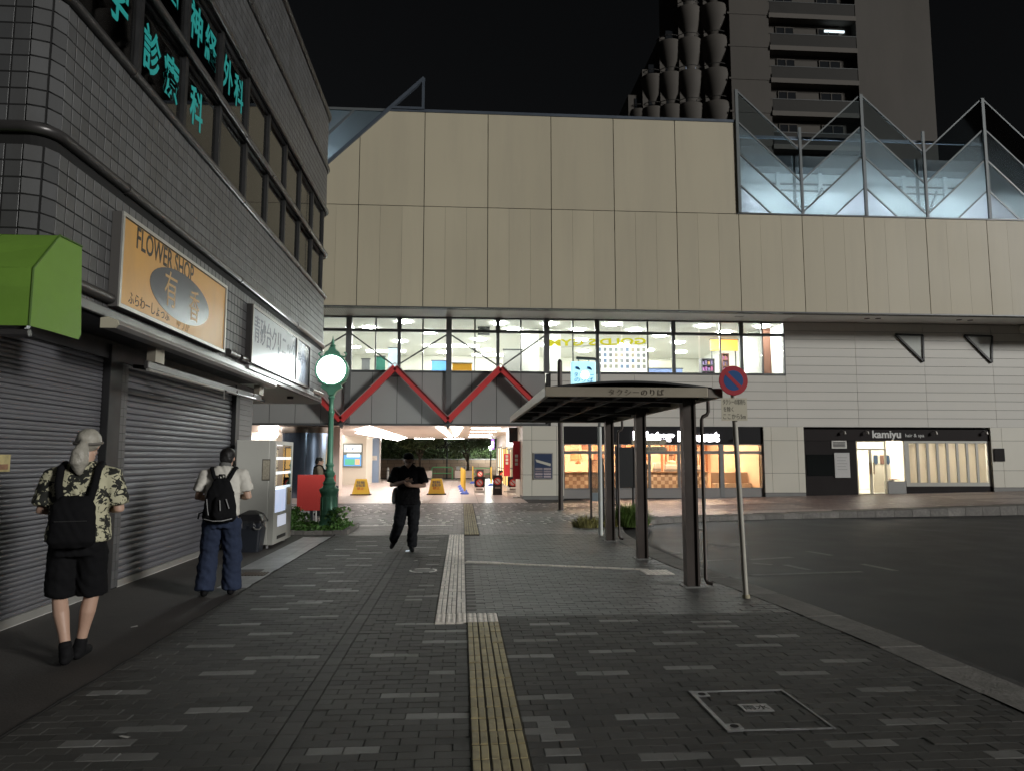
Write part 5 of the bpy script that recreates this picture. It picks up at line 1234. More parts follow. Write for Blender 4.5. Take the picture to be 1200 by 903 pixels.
rail(497, 511, 556, 1.2, ('black', (0.03, 0.03, 0.03)), 'black pipe barrier overlapping the left tree barrier')
def planter(u0, u1, v, lab):
    a, b = G(u0, v), G(u1, v); t = thing('bench_planter', lab, 'planter', ((a.x + b.x) / 2, a.y, 0))
    MB().box(a.x, b.x, a.y, a.y + 0.5, 0.12, 0.66).build('box', mat('pink_white_box', (0.6, 0.5, 0.45), 0.6), t, bevel=0.02)
    for x in (a.x + 0.06, b.x - 0.16): MB().box(x, x + 0.1, a.y + 0.05, a.y + 0.45, -0.125, 0.12).build('foot', M_base, t)
planter(490, 506, 561.5, 'pale planter box left of the green pipe barrier'); planter(533, 556, 561.5, 'pale planter box right of the green pipe barrier')
t = thing('bollard', 'short white bollard beside the blue door', 'bollard', G(454.5, 561)[:]); p = G(454.5, 561)
MB().lathe([(0.09, -0.1), (0.09, 0.75), (0.07, 0.85), (0.02, 0.9)], (p.x, p.y, 0), 12).build('shaft', M_dot, t, smooth=True); MB().lathe([(0.093, 0.6), (0.093, 0.7)], (p.x, p.y, 0), 12).build('band', M_base, t)
rw = thing('retaining_wall', 'low brown retaining wall beyond the passage', 'wall', (-3, 62, 0))
M_rw = mat('brown_block', (0.24, 0.16, 0.11), 0.8, var=0.2, noise=(1, 0.2))
MB().box(-16, 8, 62.02, 62.5, -0.125, 1.45).build('core', M_mortar, rw)
for r in range(5):
    for k in range(20):
        x = -16 + k * 1.2 + (0.6 if r % 2 else 0); MB().box(x + 0.012, min(8, x + 1.188), 62 + random.gauss(0, 0.006), 62.02, -0.1 + r * 0.31, 0.195 + r * 0.31).build('block', M_rw, rw, fix=False)
MB().box(-16, 8, 61.95, 62.5, 1.45, 1.55).build('capping', M_kerb, rw)
rf = random.Random(31)
M_leaf = mat('hedge_leaf', (0.09, 0.13, 0.05), 0.5, var=0.45); M_leaf2 = mat('tree_leaf', (0.095, 0.13, 0.05), 0.5, var=0.45)
def leaves(n, box, size, density=None, seed=0):
    b = MB(); r = random.Random(seed)
    for i in range(n):
        p = box(r)
        if p is None: continue
        d = Vector((r.gauss(0, 1), r.gauss(0, 1), r.gauss(0, 0.7))).normalized(); e = d.cross(Vector((r.gauss(0, 1), r.gauss(0, 1), r.gauss(0, 1)))).normalized(); s_ = size * r.uniform(0.6, 1.3)
        b.add([p - d * s_, p + e * s_ * 0.5, p + d * s_, p - e * s_ * 0.5], [(0, 1, 2, 3)])
    return b
he = thing('hedge', 'clipped dark green hedge on top of the brown wall', 'hedge', (-3, 63, 1.5))
leaves(9000, lambda r: Vector((r.uniform(-16, 8), 63 + r.uniform(-0.5, 0.6), 1.5 + 0.85 * (1 - r.random() ** 2) + 0.05 * math.sin(r.random() * 40))), 0.10, seed=1).build('foliage', M_leaf, he, fix=False)
for k in range(24): MB().tube([(-15.5 + k, 63, 1.45), (-15.5 + k + rf.uniform(-.2, .2), 63, 2.1)], 0.025, 5).build('stem', mat('bark', (0.07, 0.05, 0.035), 0.9), he)
def tree(lab, x, y, zt, rad, zc, n, seed, lean=0.2, sz=0.11, grp=None):
    t = thing('tree', lab, 'tree', (x, y, 0)); r = random.Random(seed)
    bk = mat('bark', (0.07, 0.05, 0.035), 0.9); mb = MB()
    mb.tube([(x, y, -0.12), (x + 0.03, y, zc * 0.4), (x - lean * 0.3, y, zc * 0.7), (x + lean, y, zc)], [0.13, 0.1, 0.08, 0.05], 8)
    mb.build('trunk', bk, t, smooth=True); cl = []
    lm = MB()
    for k in range(9):
        a = r.uniform(0, 6.28); q = Vector((x + rad * 0.75 * math.cos(a), y + rad * 0.75 * math.sin(a), zc + r.uniform(-0.3, 1) * (zt - zc) * 0.7)); cl.append(q)
        lm.tube([(x + lean * 0.3, y, zc * r.uniform(0.55, 0.95)), (x + (q.x - x) * 0.5, y + (q.y - y) * 0.5, (zc * 0.75 + q.z) / 2 + 0.1), q], [0.045, 0.03, 0.012], 6)
    lm.build('limbs', bk, t)
    cl += [Vector((x + r.gauss(0, rad * 0.4), y + r.gauss(0, rad * 0.4), zc + r.uniform(0, 1) * (zt - zc))) for k in range(8)]
    def bx(r):
        c = r.choice(cl); return c + Vector((r.gauss(0, rad * 0.24), r.gauss(0, rad * 0.24), r.gauss(0, (zt - zc) * 0.16)))
    leaves(n, bx, sz, seed=seed).build('crown', M_leaf2, t, fix=False)
p = G(492, 560); tree('rounded leafy tree behind the black barriers beyond the passage', PY(492, 540, 57).x, 57, 4.0, 1.5, 2.6, 5200, 2)
tree('sparse tree with forked limbs right of the street lamp beyond the passage', PY(548, 540, 58).x, 58, 4.2, 1.4, 2.4, 2600, 5, -0.2)
for i, (x, h_) in enumerate(((-13, 5.5), (-9.5, 6.5), (-6, 5.8), (-2.2, 6.6), (1.5, 6), (5.0, 6.5))):
    tree(['dense dark tree at the far left end above the hedge', 'tall dark tree behind the blue door', 'dark bushy tree above the hedge left of the leafy tree', 'tallest dark tree behind the street lamp', 'dark bushy tree behind the sparse tree', 'dark tree behind the passage shops'][i], x, 67, h_, 2.2, 2.4, 2600, 40 + i, sz=0.2)
# lamp post in the garden with a tiny light
for lab, u, v, h_, lit in (('garden lamp post with one small white light beyond the passage', 575, 527, 2.4, 1), ('dark lamp post between the two trees beyond the passage', 524, 520, 3.6, 0)):
    p = PY(u, v, 60.5); t = thing('lamp_post', lab, 'lamp post', (p.x, 60.5, 0)); MB().tube([(p.x, 60.5, -0.12), (p.x, 60.5, h_ - 0.1)], [0.07, 0.045], 8).build('post', M_dark, t)
    MB().lathe([(0.06, h_ - 0.1), (0.13, h_), (0.12, h_ + 0.14), (0.03, h_ + 0.2)], (p.x, 60.5, 0), 12).build('lantern', emis('garden_lamp', (0.9, 1, 0.95), 900.0) if lit else M_base, t)
for i, u in enumerate((537, 541, 547)):   # parked bicycles
    p = G(u, 558); y = 59.5; x = PY(u, 556, y).x; t = thing('bicycle', ['parked silver bicycle nearest the street lamp beyond the passage', 'parked bicycle in the middle of the dark row beyond the passage', 'parked bicycle at the planter end of the dark row'][i], 'bicycle', (x, y, -0.12))
    for dy in (0, 1.0):
        pts_ = [(x, y + dy + 0.33 * math.cos(2 * math.pi * k / 18), 0.22 + 0.33 * math.sin(2 * math.pi * k / 18)) for k in range(19)]
        MB().tube(pts_, 0.02, 5, cap=False).build('wheel', M_dark, t)
    MB().tube([(x, y, 0.22), (x, y + 0.15, 0.75), (x, y + 0.55, 0.25), (x, y + 0.75, 0.7), (x, y + 0.15, 0.7)], 0.02, 6).tube([(x, y + 0.55, 0.25), (x, y + 1.0, 0.22)], 0.018, 6).build('frame', M_steel, t)
    MB().tube([(x - 0.26, y + 0.2, 0.9), (x, y + 0.1, 0.92), (x + 0.26, y + 0.2, 0.9)], 0.014, 6).tube([(x, y + 0.15, 0.75), (x, y + 0.1, 0.92)], 0.015, 6).build('handlebar', M_steel, t)
    MB().box(x - 0.07, x + 0.07, y + 0.65, y + 0.9, 0.78, 0.84).build('saddle', M_dark, t, bevel=0.02)
    MB().box(x - 0.16, x + 0.16, y - 0.35, y - 0.05, 0.65, 0.88).build('basket', M_steel, t)

# ================================================================== apartment tower behind the station
TY = 56.0
M_tw = mat('brown_concrete', (0.085, 0.076, 0.066), 0.8, noise=(0.12, 0.2), dirt=(0.3, 0.5, (0.055, 0.05, 0.044), (1, 1, 0.3)))
M_td = mat('dark_recess', (0.04, 0.037, 0.034), 0.8)
tw = thing('apartment_tower', 'tall dim brown concrete apartment tower with stepped rounded balconies', 'building', (30, TY, 0))
X = lambda u: PY(u, 90, TY).x
xr, xm, xl, xc = X(1094), X(1006), X(903), X(857)
fz = [PY(950, v, TY).z for v in (132, 96, 57, 18)]; fh = (fz[3] - fz[0]) / 3
floors = [fz[0] + fh * k for k in range(-3, 7)]
ztop = floors[-1] + fh
MB().box(xm, xr, TY, TY + 14, 0, ztop).build('blank_wall', M_tw, tw)
MB().box(xc, xl, TY, TY + 14, 0, ztop).build('wall', M_tw, tw)
MB().box(xl, xm, TY + 0.75, TY + 14, 0, ztop).build('recessed_wall', M_tw, tw)
M_tg = mat('dark_pane', (0.02, 0.022, 0.025), 0.12)
for k, z in enumerate(floors):
    MB().box(xl, xm - 0.02, TY - 0.12, TY + 0.75, z - 0.42, z).build('balcony_slab', mat('pale_slab', (0.12, 0.108, 0.095), 0.8, noise=(0.5, 0.2)), tw)
    MB().box(xc - 0.2, xl, TY - 0.04, TY, z - 0.2, z - 0.05).build('string_course', M_tw, tw)
    bal = part('balcony_rail', tw)
    MB().box(xl + 0.1, xm - 0.1, TY - 0.06, TY - 0.02, z + 0.02, z + 1.05).build('panel', mat('dark_rail_panel', (0.035, 0.033, 0.03), 0.6, spec=0.2, noise=(0.8, 0.3)), bal)
    MB().box(xl + 0.05, xm - 0.05, TY - 0.08, TY, z + 1.05, z + 1.11).build('handrail', M_frame, bal)
    for u0, u1, lit in ((916, 936, k == 6 - 0 and False), (966, 990, False)):
        w = part('window', tw); a, b = X(u0), X(u1)
        l = (abs(z - fz[2]) < 0.1 and u0 == 916)
        MB().box(a, b, TY + 0.68, TY + 0.72, z + 0.05, z + 2.1).build('pane', emis('dim_lit_window', (0.7, 0.8, 1.0), 0.16) if l else M_tg, w)
        mb = MB(); mb.box(a - 0.06, b + 0.06, TY + 0.66, TY + 0.75, z + 2.1, z + 2.2).box((a + b) / 2 - 0.04, (a + b) / 2 + 0.04, TY + 0.64, TY + 0.68, z + 0.05, z + 2.1).box(a - 0.06, a, TY + 0.66, TY + 0.75, z, z + 2.1).box(b, b + 0.06, TY + 0.66, TY + 0.75, z, z + 2.1); mb.build('frame', M_tw, w)
    for u in (906, 953, 961): MB().lathe([(0.12, TY + 0.68), (0.12, TY + 0.75)], (X(u), 0, z + 2.55), 8, axis='y').build('vent', M_td, tw)
p = PY(978, 37, TY + 0.6); MB().box(p.x - 0.9, p.x + 0.9, p.y, p.y + 0.1, p.z - 0.08, p.z + 0.1).build('balcony_light', emis('balcony_tube', (0.8, 0.95, 1.0), 1.6), tw)
# rounded balconies stepping down to the left, each column farther back
cupm = None
for ci, (u, yy, vtop, r) in enumerate(((841, TY + 0.6, -60, 1.55), (811, TY + 0.9, -60, 1.35), (788, TY + 1.3, 38, 1.3), (767, TY + 1.7, 76, 1.2), (750, TY + 2.1, 106, 1.05))):
    xcn = PY(u, 90, yy).x; zt = PY(u, vtop, yy).z
    MB().box(xcn - 1.0, xcn + 2.6, yy + 0.3, yy + 6, 0, zt - 0.3).build('wall', M_tw, tw)
    for k, z in enumerate(floors):
        if z + 1.2 > zt + 0.5: continue
        b = part('balcony', tw)
        mb = MB(); n = 14; prof = [(0.52, -1.9), (0.58, -1.5), (0.76, -0.95), (0.93, -0.3), (1.0, 0.3), (0.97, 0.75), (0.90, 0.95)]
        vs = []; fs_ = []
        for pr_, pz in prof:
            for j in range(n + 1):
                a = math.pi + math.pi * j / n * 1.0; vs.append((xcn + r * pr_ * math.cos(a), yy + 0.9 + r * pr_ * 1.0 * math.sin(a), z + pz))
        for i in range(len(prof) - 1):
            for j in range(n): fs_.append((i * (n + 1) + j, i * (n + 1) + j + 1, (i + 1) * (n + 1) + j + 1, (i + 1) * (n + 1) + j))
        mb.add(vs, fs_); mb.build('parapet', M_tw, b, smooth=True, fix=False)
        MB().lathe([(r * 0.7, z - 0.3), (r * 0.7, z - 0.2)], (xcn, yy + 0.9, 0), 16).build('floor_slab', M_td, b)
        q = MB(); q.tube([(xcn + r * 0.86 * math.cos(math.pi + math.pi * j / 10), yy + 0.9 + r * 0.86 * math.sin(math.pi + math.pi * j / 10), z + 1.32) for j in range(11)], 0.035, 5); q.build('handrail', M_td, b)
        MB().box(xcn - 0.45, xcn + 0.45, yy + 0.25, yy + 0.3, z - 0.15, z + 1.95).build('window', emis('dim_lit_window', (0.7, 0.8, 1.0), 0.16) if (ci == 1 and abs(z - fz[1]) < 0.2) else M_tg, b)
# tag parts that kept no label
# ================================================================== things on the second floor, seen through the glass
def on_floor(name, lab, cat, u0, v0, u1, v1, Y, build):
    a, b = PY(u0, v0, Y), PY(u1, v1, Y); t = thing(name, lab, cat, ((a.x + b.x) / 2, Y, 4.6)); build(t, a.x, b.x, b.z, a.z); return t
def b_photo(t, x0, x1, z0, z1):
    MB().box(x0, x1, 31.6, 31.66, 4.602, z1).build('board', M_rwhite, t)
    r = random.Random(2); nx, nz = 9, 4; w = (x1 - x0) / nx; h = (z1 - z0 - 0.05) / nz
    for i in range(nx):
        for j in range(nz):
            if i < 3 and j < 2: pass
            c = r.choice(((0.12, 0.12, 0.13), (0.2, 0.19, 0.16), (0.1, 0.14, 0.22), (0.26, 0.22, 0.16), (0.16, 0.17, 0.18)))
            MB().box(x0 + i * w + 0.06, x0 + (i + 1) * w - 0.05, 31.585, 31.6, z0 + j * h + 0.05, z0 + (j + 1) * h - 0.04).build('photo', mat('photo_%d' % int(c[0] * 100), c, 0.4, noise=(18, 0.8)), t)
on_floor('photo_board', 'white display board covered with rows of small photos behind the windows', 'photo board', 699, 405, 758, 433, 31.6, b_photo)
gs = thing('gym_sign', 'yellow mirrored gym lettering hanging inside the windows over the photo board', 'sign', (6, 28.35, 6.3))
a, b = PY(643, 403, 28.35), PY(757, 398.5, 28.35)
M_yl = emis('yellow_lettering', (1.0, 0.92, 0.05), 0.75)
text('lettering', "GOLD'S GYM", 0.36, M_yl, gs, face_cam(((a.x + b.x) / 2, 28.35, (a.z + b.z) / 2)) @ Matrix.Rotation(R(1.8), 4, 'Z'), 0.01, width=b.x - a.x, bold=0.012, mirror=True)
MB().tube([(a.x, 28.37, a.z - 0.16), (b.x, 28.37, b.z - 0.14)], 0.012, 6).build('rail', M_alu, gs)
for x in (a.x + 0.3, b.x - 0.3): MB().tube([(x, 28.37, a.z - 0.15), (x, 28.37, 7.15)], 0.008, 6).build('hanger', M_alu, gs)
def shelf(col, n):
    def f(t, x0, x1, z0, z1):
        m = mat('shelf_%d' % int(col[0] * 1000), col, 0.5); d = 0.4; Y = t.location.y
        for x in (x0, x1 - 0.04): MB().box(x, x + 0.04, Y, Y + d, 4.602, z1).build('side', m, t)
        MB().box(x0 + 0.04, x1 - 0.04, Y + d - 0.02, Y + d, 4.602, z1).build('back', m, t)
        for k in range(n + 1): MB().box(x0 + 0.04, x1 - 0.04, Y, Y + d - 0.02, 4.602 + (z1 - 4.642) * k / n, 4.642 + (z1 - 4.642) * k / n).build('shelf', m, t)
        r = random.Random(9)
        for k in range(n):
            for q in range(4):
                w = (x1 - x0 - 0.1) / 4; zz = 4.645 + (z1 - 4.642) * k / n
                MB().box(x0 + 0.06 + q * w, x0 + 0.04 + (q + 0.8) * w, Y + 0.05, Y + 0.3, zz, zz + 0.22 * r.uniform(0.6, 1)).build('box', mat('goods_%d' % r.randrange(4), (r.uniform(.1, .5), r.uniform(.1, .4), r.uniform(.1, .4)), 0.5), t)
    return f
on_floor('shelf_unit', 'dark grey shelf unit behind the right windows', 'shelf', 822, 420, 838, 438, 31, shelf((0.06, 0.06, 0.065), 5))
on_floor('shelf_unit', 'reddish brown shelf unit beside the dark grey one', 'shelf', 846, 414, 855, 438, 31.5, shelf((0.16, 0.07, 0.05), 6))
def slab_thing(name, col, rough=0.6, e=None):
    def f(t, x0, x1, z0, z1):
        Y = t.location.y
        MB().box(x0, x1, Y, Y + 0.12, max(4.602, z0), z1).build('panel', mat(name, col, rough, emit=e), t, bevel=0.01)
        MB().box(x0 - 0.03, x1 + 0.03, Y - 0.02, Y + 0.14, z1, z1 + 0.04).build('top_edge', M_frame, t)
        if z0 > 4.7: MB().box(x0 + 0.05, x0 + 0.1, Y + 0.12, Y + 0.16, 4.602, z1).build('leg', M_frame, t); MB().box(x1 - 0.1, x1 - 0.05, Y + 0.12, Y + 0.16, 4.602, z1).build('leg', M_frame, t)
    return f
on_floor('brown_door', 'tall brown wooden door at the right end of the second floor', 'door', 893, 381, 905, 440, 29.6, slab_thing('brown_wood', (0.16, 0.07, 0.045)))
on_floor('poster_stand', 'glowing orange poster panel behind the right windows', 'poster', 833, 398, 865, 411, 31.8, slab_thing('orange_poster', (0.8, 0.35, 0.06), 0.4, ((1.0, 0.42, 0.08), 1.6)))
on_floor('partition_screen', 'dark green screen behind the left windows', 'screen', 439, 418, 451, 440, 30.6, slab_thing('green_screen', (0.03, 0.16, 0.12)))
on_floor('office_chair', 'grey swivel chair back beside the green screen', 'chair', 424, 421, 433, 440, 30.2, slab_thing('grey_chair', (0.25, 0.25, 0.26)))
on_floor('vending_fridge', 'tall white and blue machine behind the left windows', 'machine', 455, 408, 467, 440, 32, slab_thing('pale_blue_machine', (0.45, 0.55, 0.62)))
on_floor('wall_screen', 'bright blue screen low behind the left windows', 'screen', 506, 423, 523, 440, 33, slab_thing('blue_screen', (0.1, 0.3, 0.7), 0.3, ((0.2, 0.45, 0.9), 0.35)))
on_floor('notice_stand', 'orange and black notice stand beside the middle mullion', 'sign', 530, 426, 553, 434, 29.5, slab_thing('orange_notice', (0.6, 0.3, 0.03), 0.4, ((0.9, 0.45, 0.05), 0.3)))
on_floor('leaning_board', 'large grey board leaning behind the middle windows', 'board', 590, 410, 612, 440, 30, slab_thing('grey_leaning', (0.33, 0.32, 0.30)))
on_floor('service_desk', 'blue and white service desk behind the right windows', 'desk', 760, 432, 800, 440, 31, slab_thing('blue_white_desk', (0.25, 0.33, 0.6), 0.4))
tv = thing('ceiling_screen', 'black screen hung from the ceiling behind the middle windows', 'screen', (0.8, 30, 6.6))
a, b = PY(560, 383, 30), PY(574, 393, 30)
o = MB().box(a.x, b.x, 29.96, 30.03, b.z, a.z).build('panel', M_dark, tv, bevel=0.01); MB().box(a.x + 0.03, b.x - 0.03, 29.952, 29.958, b.z + 0.04, a.z - 0.03).build('screen', mat('black_gloss', (0.01, 0.012, 0.012), 0.06), tv)
MB().tube([((a.x + b.x) / 2, 30.05, a.z - 0.1), ((a.x + b.x) / 2, 30.1, 7.16)], 0.025, 8).build('bracket', M_dark, tv)

# ================================================================== taxi shelter
M_br = mat('bronze_steel', (0.075, 0.062, 0.055), 0.45, 0.35, noise=(3, 0.25), dirt=(1.5, 0.4, (0.05, 0.042, 0.036), (2, 2, 0.4)))
M_fas = mat('champagne_fascia', (0.36, 0.32, 0.25), 0.42, 0.3, noise=(1.2, 0.15), dirt=(2.0, 0.6, (0.24, 0.21, 0.15), (0.6, 1, 1)))
M_und = mat('dark_roof_underside', (0.05, 0.047, 0.046), 0.5, 0.2)
sh = thing('taxi_shelter', 'flat roofed bronze taxi shelter on three posts beside the road', 'shelter', (2.9, 11.4, 0))
SX0, SX1, SY0, SY1, SZ0, SZ1 = 0.96, 3.06, 8.2, 14.3, 2.31, 2.425
for y in (8.95, 11.42, 13.89):
    c = part('column', sh); x = 2.89
    mb = MB(); [mb.box(x - 0.082, x - 0.058, y - 0.075, y + 0.075, 0.012, 2.36), mb.box(x + 0.058, x + 0.082, y - 0.075, y + 0.075, 0.012, 2.36), mb.box(x - 0.058, x + 0.058, y - 0.05, y + 0.05, 0.012, 2.36)]
    mb.build('shaft', M_br, c)
    MB().box(x - 0.13, x + 0.13, y - 0.13, y + 0.13, 0.0, 0.012).build('base_plate', M_base, c)
    for dx in (-0.115, 0.115):
        for dy in (-0.115, 0.115): MB().lathe([(0.009, 0.012), (0.009, 0.024)], (x + dx, y + dy, 0), 6).build('bolt', M_steel, c)
    MB().bar((x, y, 2.36), (SX0 + 0.12, y, 2.40), 0.09, 0.12).build('cantilever_beam', M_und, c)
rf_ = part('roof', sh)
MB().box(SX0, 2.90, SY0, SY0 + 0.05, SZ0, SZ1).build('fascia', M_fas, rf_, bevel=0.006)
MB().box(2.90, SX1 + 0.02, SY0 + 0.004, SY0 + 0.05, SZ0 - 0.004, SZ1 - 0.012).build('fascia', mat('dull_fascia', (0.19, 0.165, 0.14), 0.5, 0.3, noise=(2, 0.2)), rf_, bevel=0.006)
MB().box(SX0 + 0.0, SX0 + 0.05, SY0 + 0.052, SY1, SZ0, SZ1).build('fascia', M_fas, rf_, bevel=0.006)
MB().box(SX1 - 0.03, SX1 + 0.02, SY0 + 0.052, SY1, SZ0, SZ1).build('fascia', M_fas, rf_, bevel=0.006)
MB().box(SX0 + 0.05, SX1 - 0.03, SY1 - 0.05, SY1, SZ0, SZ1).build('fascia', M_fas, rf_, bevel=0.006)
n = 14; arc = [(SX0 + 0.08 + (SX1 - 0.1 - SX0 - 0.08) * k / n, SZ1 + 0.005 + 0.075 * math.sin(math.pi * k / n)) for k in range(n + 1)]
mb = MB()
for (xa_, za_), (xb_, zb_) in zip(arc, arc[1:]):
    mb.add([(xa_, SY0 + 0.02, za_), (xb_, SY0 + 0.02, zb_), (xb_, SY1 - 0.02, zb_), (xa_, SY1 - 0.02, za_), (xa_, SY0 + 0.02, za_ - 0.025), (xb_, SY0 + 0.02, zb_ - 0.025), (xb_, SY1 - 0.02, zb_ - 0.025), (xa_, SY1 - 0.02, za_ - 0.025)],
           [(0, 1, 2, 3), (7, 6, 5, 4), (0, 4, 5, 1), (2, 6, 7, 3)])
mb.build('roof_sheet', M_dark, rf_, fix=False)
for k in range(5): MB().box(SX0 + 0.06, SX1 - 0.04, SY0 + 0.7 + k * 1.22, SY0 + 0.75 + k * 1.22, SZ0 + 0.03, SZ0 + 0.09).build('purlin', M_und, rf_)
for x in (1.35, 1.9, 2.45): MB().box(x, x + 0.05, SY0 + 0.06, SY1 - 0.06, SZ0 + 0.02, SZ0 + 0.07).build('joist', M_und, rf_)
MB().box(SX0 + 0.05, SX1 - 0.03, SY0 + 0.05, SY1 - 0.05, SZ1 - 0.012, SZ1 - 0.004).build('ceiling', M_und, rf_)
MB().bar((1.3, 9.0, SZ0 + 0.01), (1.62, 8.75, SZ0 + 0.05), 0.03, 0.02).build('lamp_bracket', M_alu, rf_)
text('sign_lettering', 'タクシーのりば', 0.085, mat('brown_relief_letters', (0.11, 0.09, 0.065), 0.5), sh, face_cam((2.04, SY0 - 0.003, 2.366)), 0.003, width=0.66, spacing=1.3)
# rain pipes
for x, y in ((3.13, 8.92), (3.13, 13.86)):
    pp = part('rain_pipe', sh)
    MB().tube([(x + 0.02, y, SZ0 + 0.02), (x + 0.02, y, SZ0 - 0.12), (x + 0.0, y, SZ0 - 0.16), (x - 0.05, y, SZ0 - 0.18), (x - 0.07, y, SZ0 - 0.22), (x - 0.07, y, 0.09), (x - 0.055, y - 0.02, 0.05), (x - 0.0, y - 0.05, 0.04)], 0.024, 10).build('pipe', M_br, pp, smooth=True)
    for z in (0.7, 1.9): MB().bar((x - 0.07, y, z), (x - 0.15, y, z), 0.015, 0.02).build('clip', M_br, pp)
# ---- taxi stop lamp sign on a white post
ts = thing('taxi_stop_sign', 'lit blue and white taxi stop box sign hung from a bent grey post', 'sign', (2.88, 14.8, 0))
MB().tube([(2.88, 14.8, 0.01), (2.88, 14.8, 2.25)], 0.045, 12).build('post', mat('white_post_paint', (0.60, 0.63, 0.60), 0.45, noise=(4, 0.15)), ts, smooth=True)
MB().tube([(2.88, 14.8, 2.25), (2.89, 14.8, 3.5), (2.87, 14.8, 3.62), (2.80, 14.8, 3.68), (2.4, 14.8, 3.7)], 0.032, 10).build('arm', M_frame, ts, smooth=True)
a, b = PY(669, 424, 14.8), PY(698, 450, 14.8)
box_ = MB().box(a.x, b.x, 14.73, 14.87, b.z - 0.1, a.z).build('lamp_box', mat('lit_sky_blue', (0.45, 0.72, 0.78), 0.4, emit=((0.45, 0.85, 0.95), 1.0)), ts, bevel=0.03)
cx_ = (a.x + b.x) / 2; zc = (a.z + b.z) / 2
MB().lathe([(0.085, 14.722), (0.085, 14.729)], (cx_ + 0.02, 0, zc - 0.05), 24, axis='y').build('glow_disc', emis('lit_sign_centre', (0.95, 1.0, 1.0), 12.0), ts)
MB().tube([(cx_ - 0.1, 14.8, a.z), (cx_ - 0.1, 14.8, 3.7)], 0.012, 6).build('hanger', M_frame, ts); MB().tube([(cx_ + 0.12, 14.8, a.z), (cx_ + 0.12, 14.8, 3.7)], 0.012, 6).build('hanger', M_frame, ts)
M_sb = mat('sign_blue', (0.02, 0.16, 0.5), 0.4)
for dx in (-0.13, 0.12): MB().prism([(cx_ + dx - 0.05, 14.72, zc + 0.08), (cx_ + dx + 0.05, 14.72, zc + 0.08), (cx_ + dx + 0.05, 14.72, zc + 0.05), (cx_ + dx + 0.02, 14.72, zc + 0.12), (cx_ + dx - 0.05, 14.72, zc + 0.13)], (0, -0.003, 0)).build('pictogram', M_sb, ts)
text('sign_lettering', 'タクシー', 0.12, M_sb, ts, face_cam((cx_, 14.717, zc - 0.045)), 0.002, width=0.42)
text('sign_lettering', 'のりば', 0.12, M_sb, ts, face_cam((cx_, 14.717, zc - 0.15)), 0.002, width=0.4)
# ---- no-parking sign
np_ = thing('no_parking_sign', 'round blue and red no parking sign with lettered plate on a leaning pale pole', 'sign', (3.27, 8.17, 0))
MB().tube([(3.27, 8.17, -0.05), (3.19, 8.19, 2.66)], 0.03, 14).build('pole', mat('pale_pole_paint', (0.50, 0.48, 0.42), 0.5, noise=(5, 0.15), dirt=(3, 0.5, (0.3, 0.26, 0.2), (3, 3, 1))), np_, smooth=True)
MB().lathe([(0.045, 0.002), (0.042, 0.04)], (3.27, 8.17, 0), 12).build('collar', mat('dirty_ivory', (0.4, 0.36, 0.24), 0.6), np_)
cx_, cz = 3.187, 2.505
M_sr = mat('sign_red_film', (0.42, 0.02, 0.035), 0.4); M_sbl = mat('sign_blue_film', (0.005, 0.075, 0.26), 0.4)
MB().lathe([(0.172, 8.132), (0.175, 8.135), (0.175, 8.138)], (cx_, 0, cz), 40, axis='y').build('disc', M_sr, np_)
MB().lathe([(0.118, 8.1305), (0.118, 8.1318)], (cx_, 0, cz), 36, axis='y').build('blue_ground', M_sbl, np_)
MB().prism([(cx_ + 0.118 * math.cos(a_), 8.1298, cz + 0.118 * math.sin(a_)) for a_ in (R(125), R(145), R(-55), R(-35))], (0, -0.0012, 0)).build('slash', M_sr, np_)
MB().box(cx_ - 0.155, cx_ + 0.155, 8.135, 8.139, 2.035, 2.30).build('plate', mat('cream_plate', (0.58, 0.54, 0.42), 0.45, noise=(3, 0.1)), np_, bevel=0.0)
for k, (s_, w_, h_) in enumerate((('タクシーの客待ち', 0.27, 0.07), ('を除く', 0.12, 0.065), ('ここから5m', 0.27, 0.075))):
    text('plate_lettering', s_, h_, M_ink, np_, face_cam((cx_ + (-0.07 if k == 1 else 0), 8.134, 2.255 - k * 0.085)), 0.0006, width=w_)
for z in (2.12, 2.24, 2.45): MB().box(cx_ - 0.04, cx_ + 0.05, 8.139, 8.2, z - 0.012, z + 0.012).build('clamp', M_alu, np_)
# ---- tall dark post, notice boards and direction sign
t = thing('dark_post', 'tall thin dark post standing alone on the speckled plaza', 'post', (3.01, 21.76, 0)); MB().tube([(3.01, 21.76, 0.0), (3.01, 21.76, 4.55)], 0.075, 12).build('shaft', M_br, t, smooth=True); MB().lathe([(0.08, 4.55), (0.05, 4.62), (0.01, 4.65)], (3.01, 21.76, 0), 10).build('cap', M_dark, t); MB().lathe([(0.11, 0.0), (0.11, 0.03)], (3.01, 21.76, 0), 12).build('foot', M_base, t)
nb_ = thing('notice_board', 'black notice board on two legs in the planted corner', 'notice board', (3.95, 17.2, 0))
MB().box(3.73, 4.20, 17.18, 17.25, 0.88, 1.86).build('panel', mat('board_black', (0.02, 0.021, 0.022), 0.5), nb_, bevel=0.008)
for x in (3.76, 4.17): MB().tube([(x, 17.26, -0.02), (x, 17.26, 1.9)], 0.028, 8).build('leg', M_dark, nb_)
mb = MB(); mb.box(3.72, 3.75, 17.165, 17.18, 0.88, 1.86).box(4.18, 4.21, 17.165, 17.18, 0.88, 1.86); mb.build('frame', M_dark, nb_)
ab = thing('notice_board', 'small pale clear notice panel between black posts beside the white post', 'notice board', (3.15, 16.6, 0))
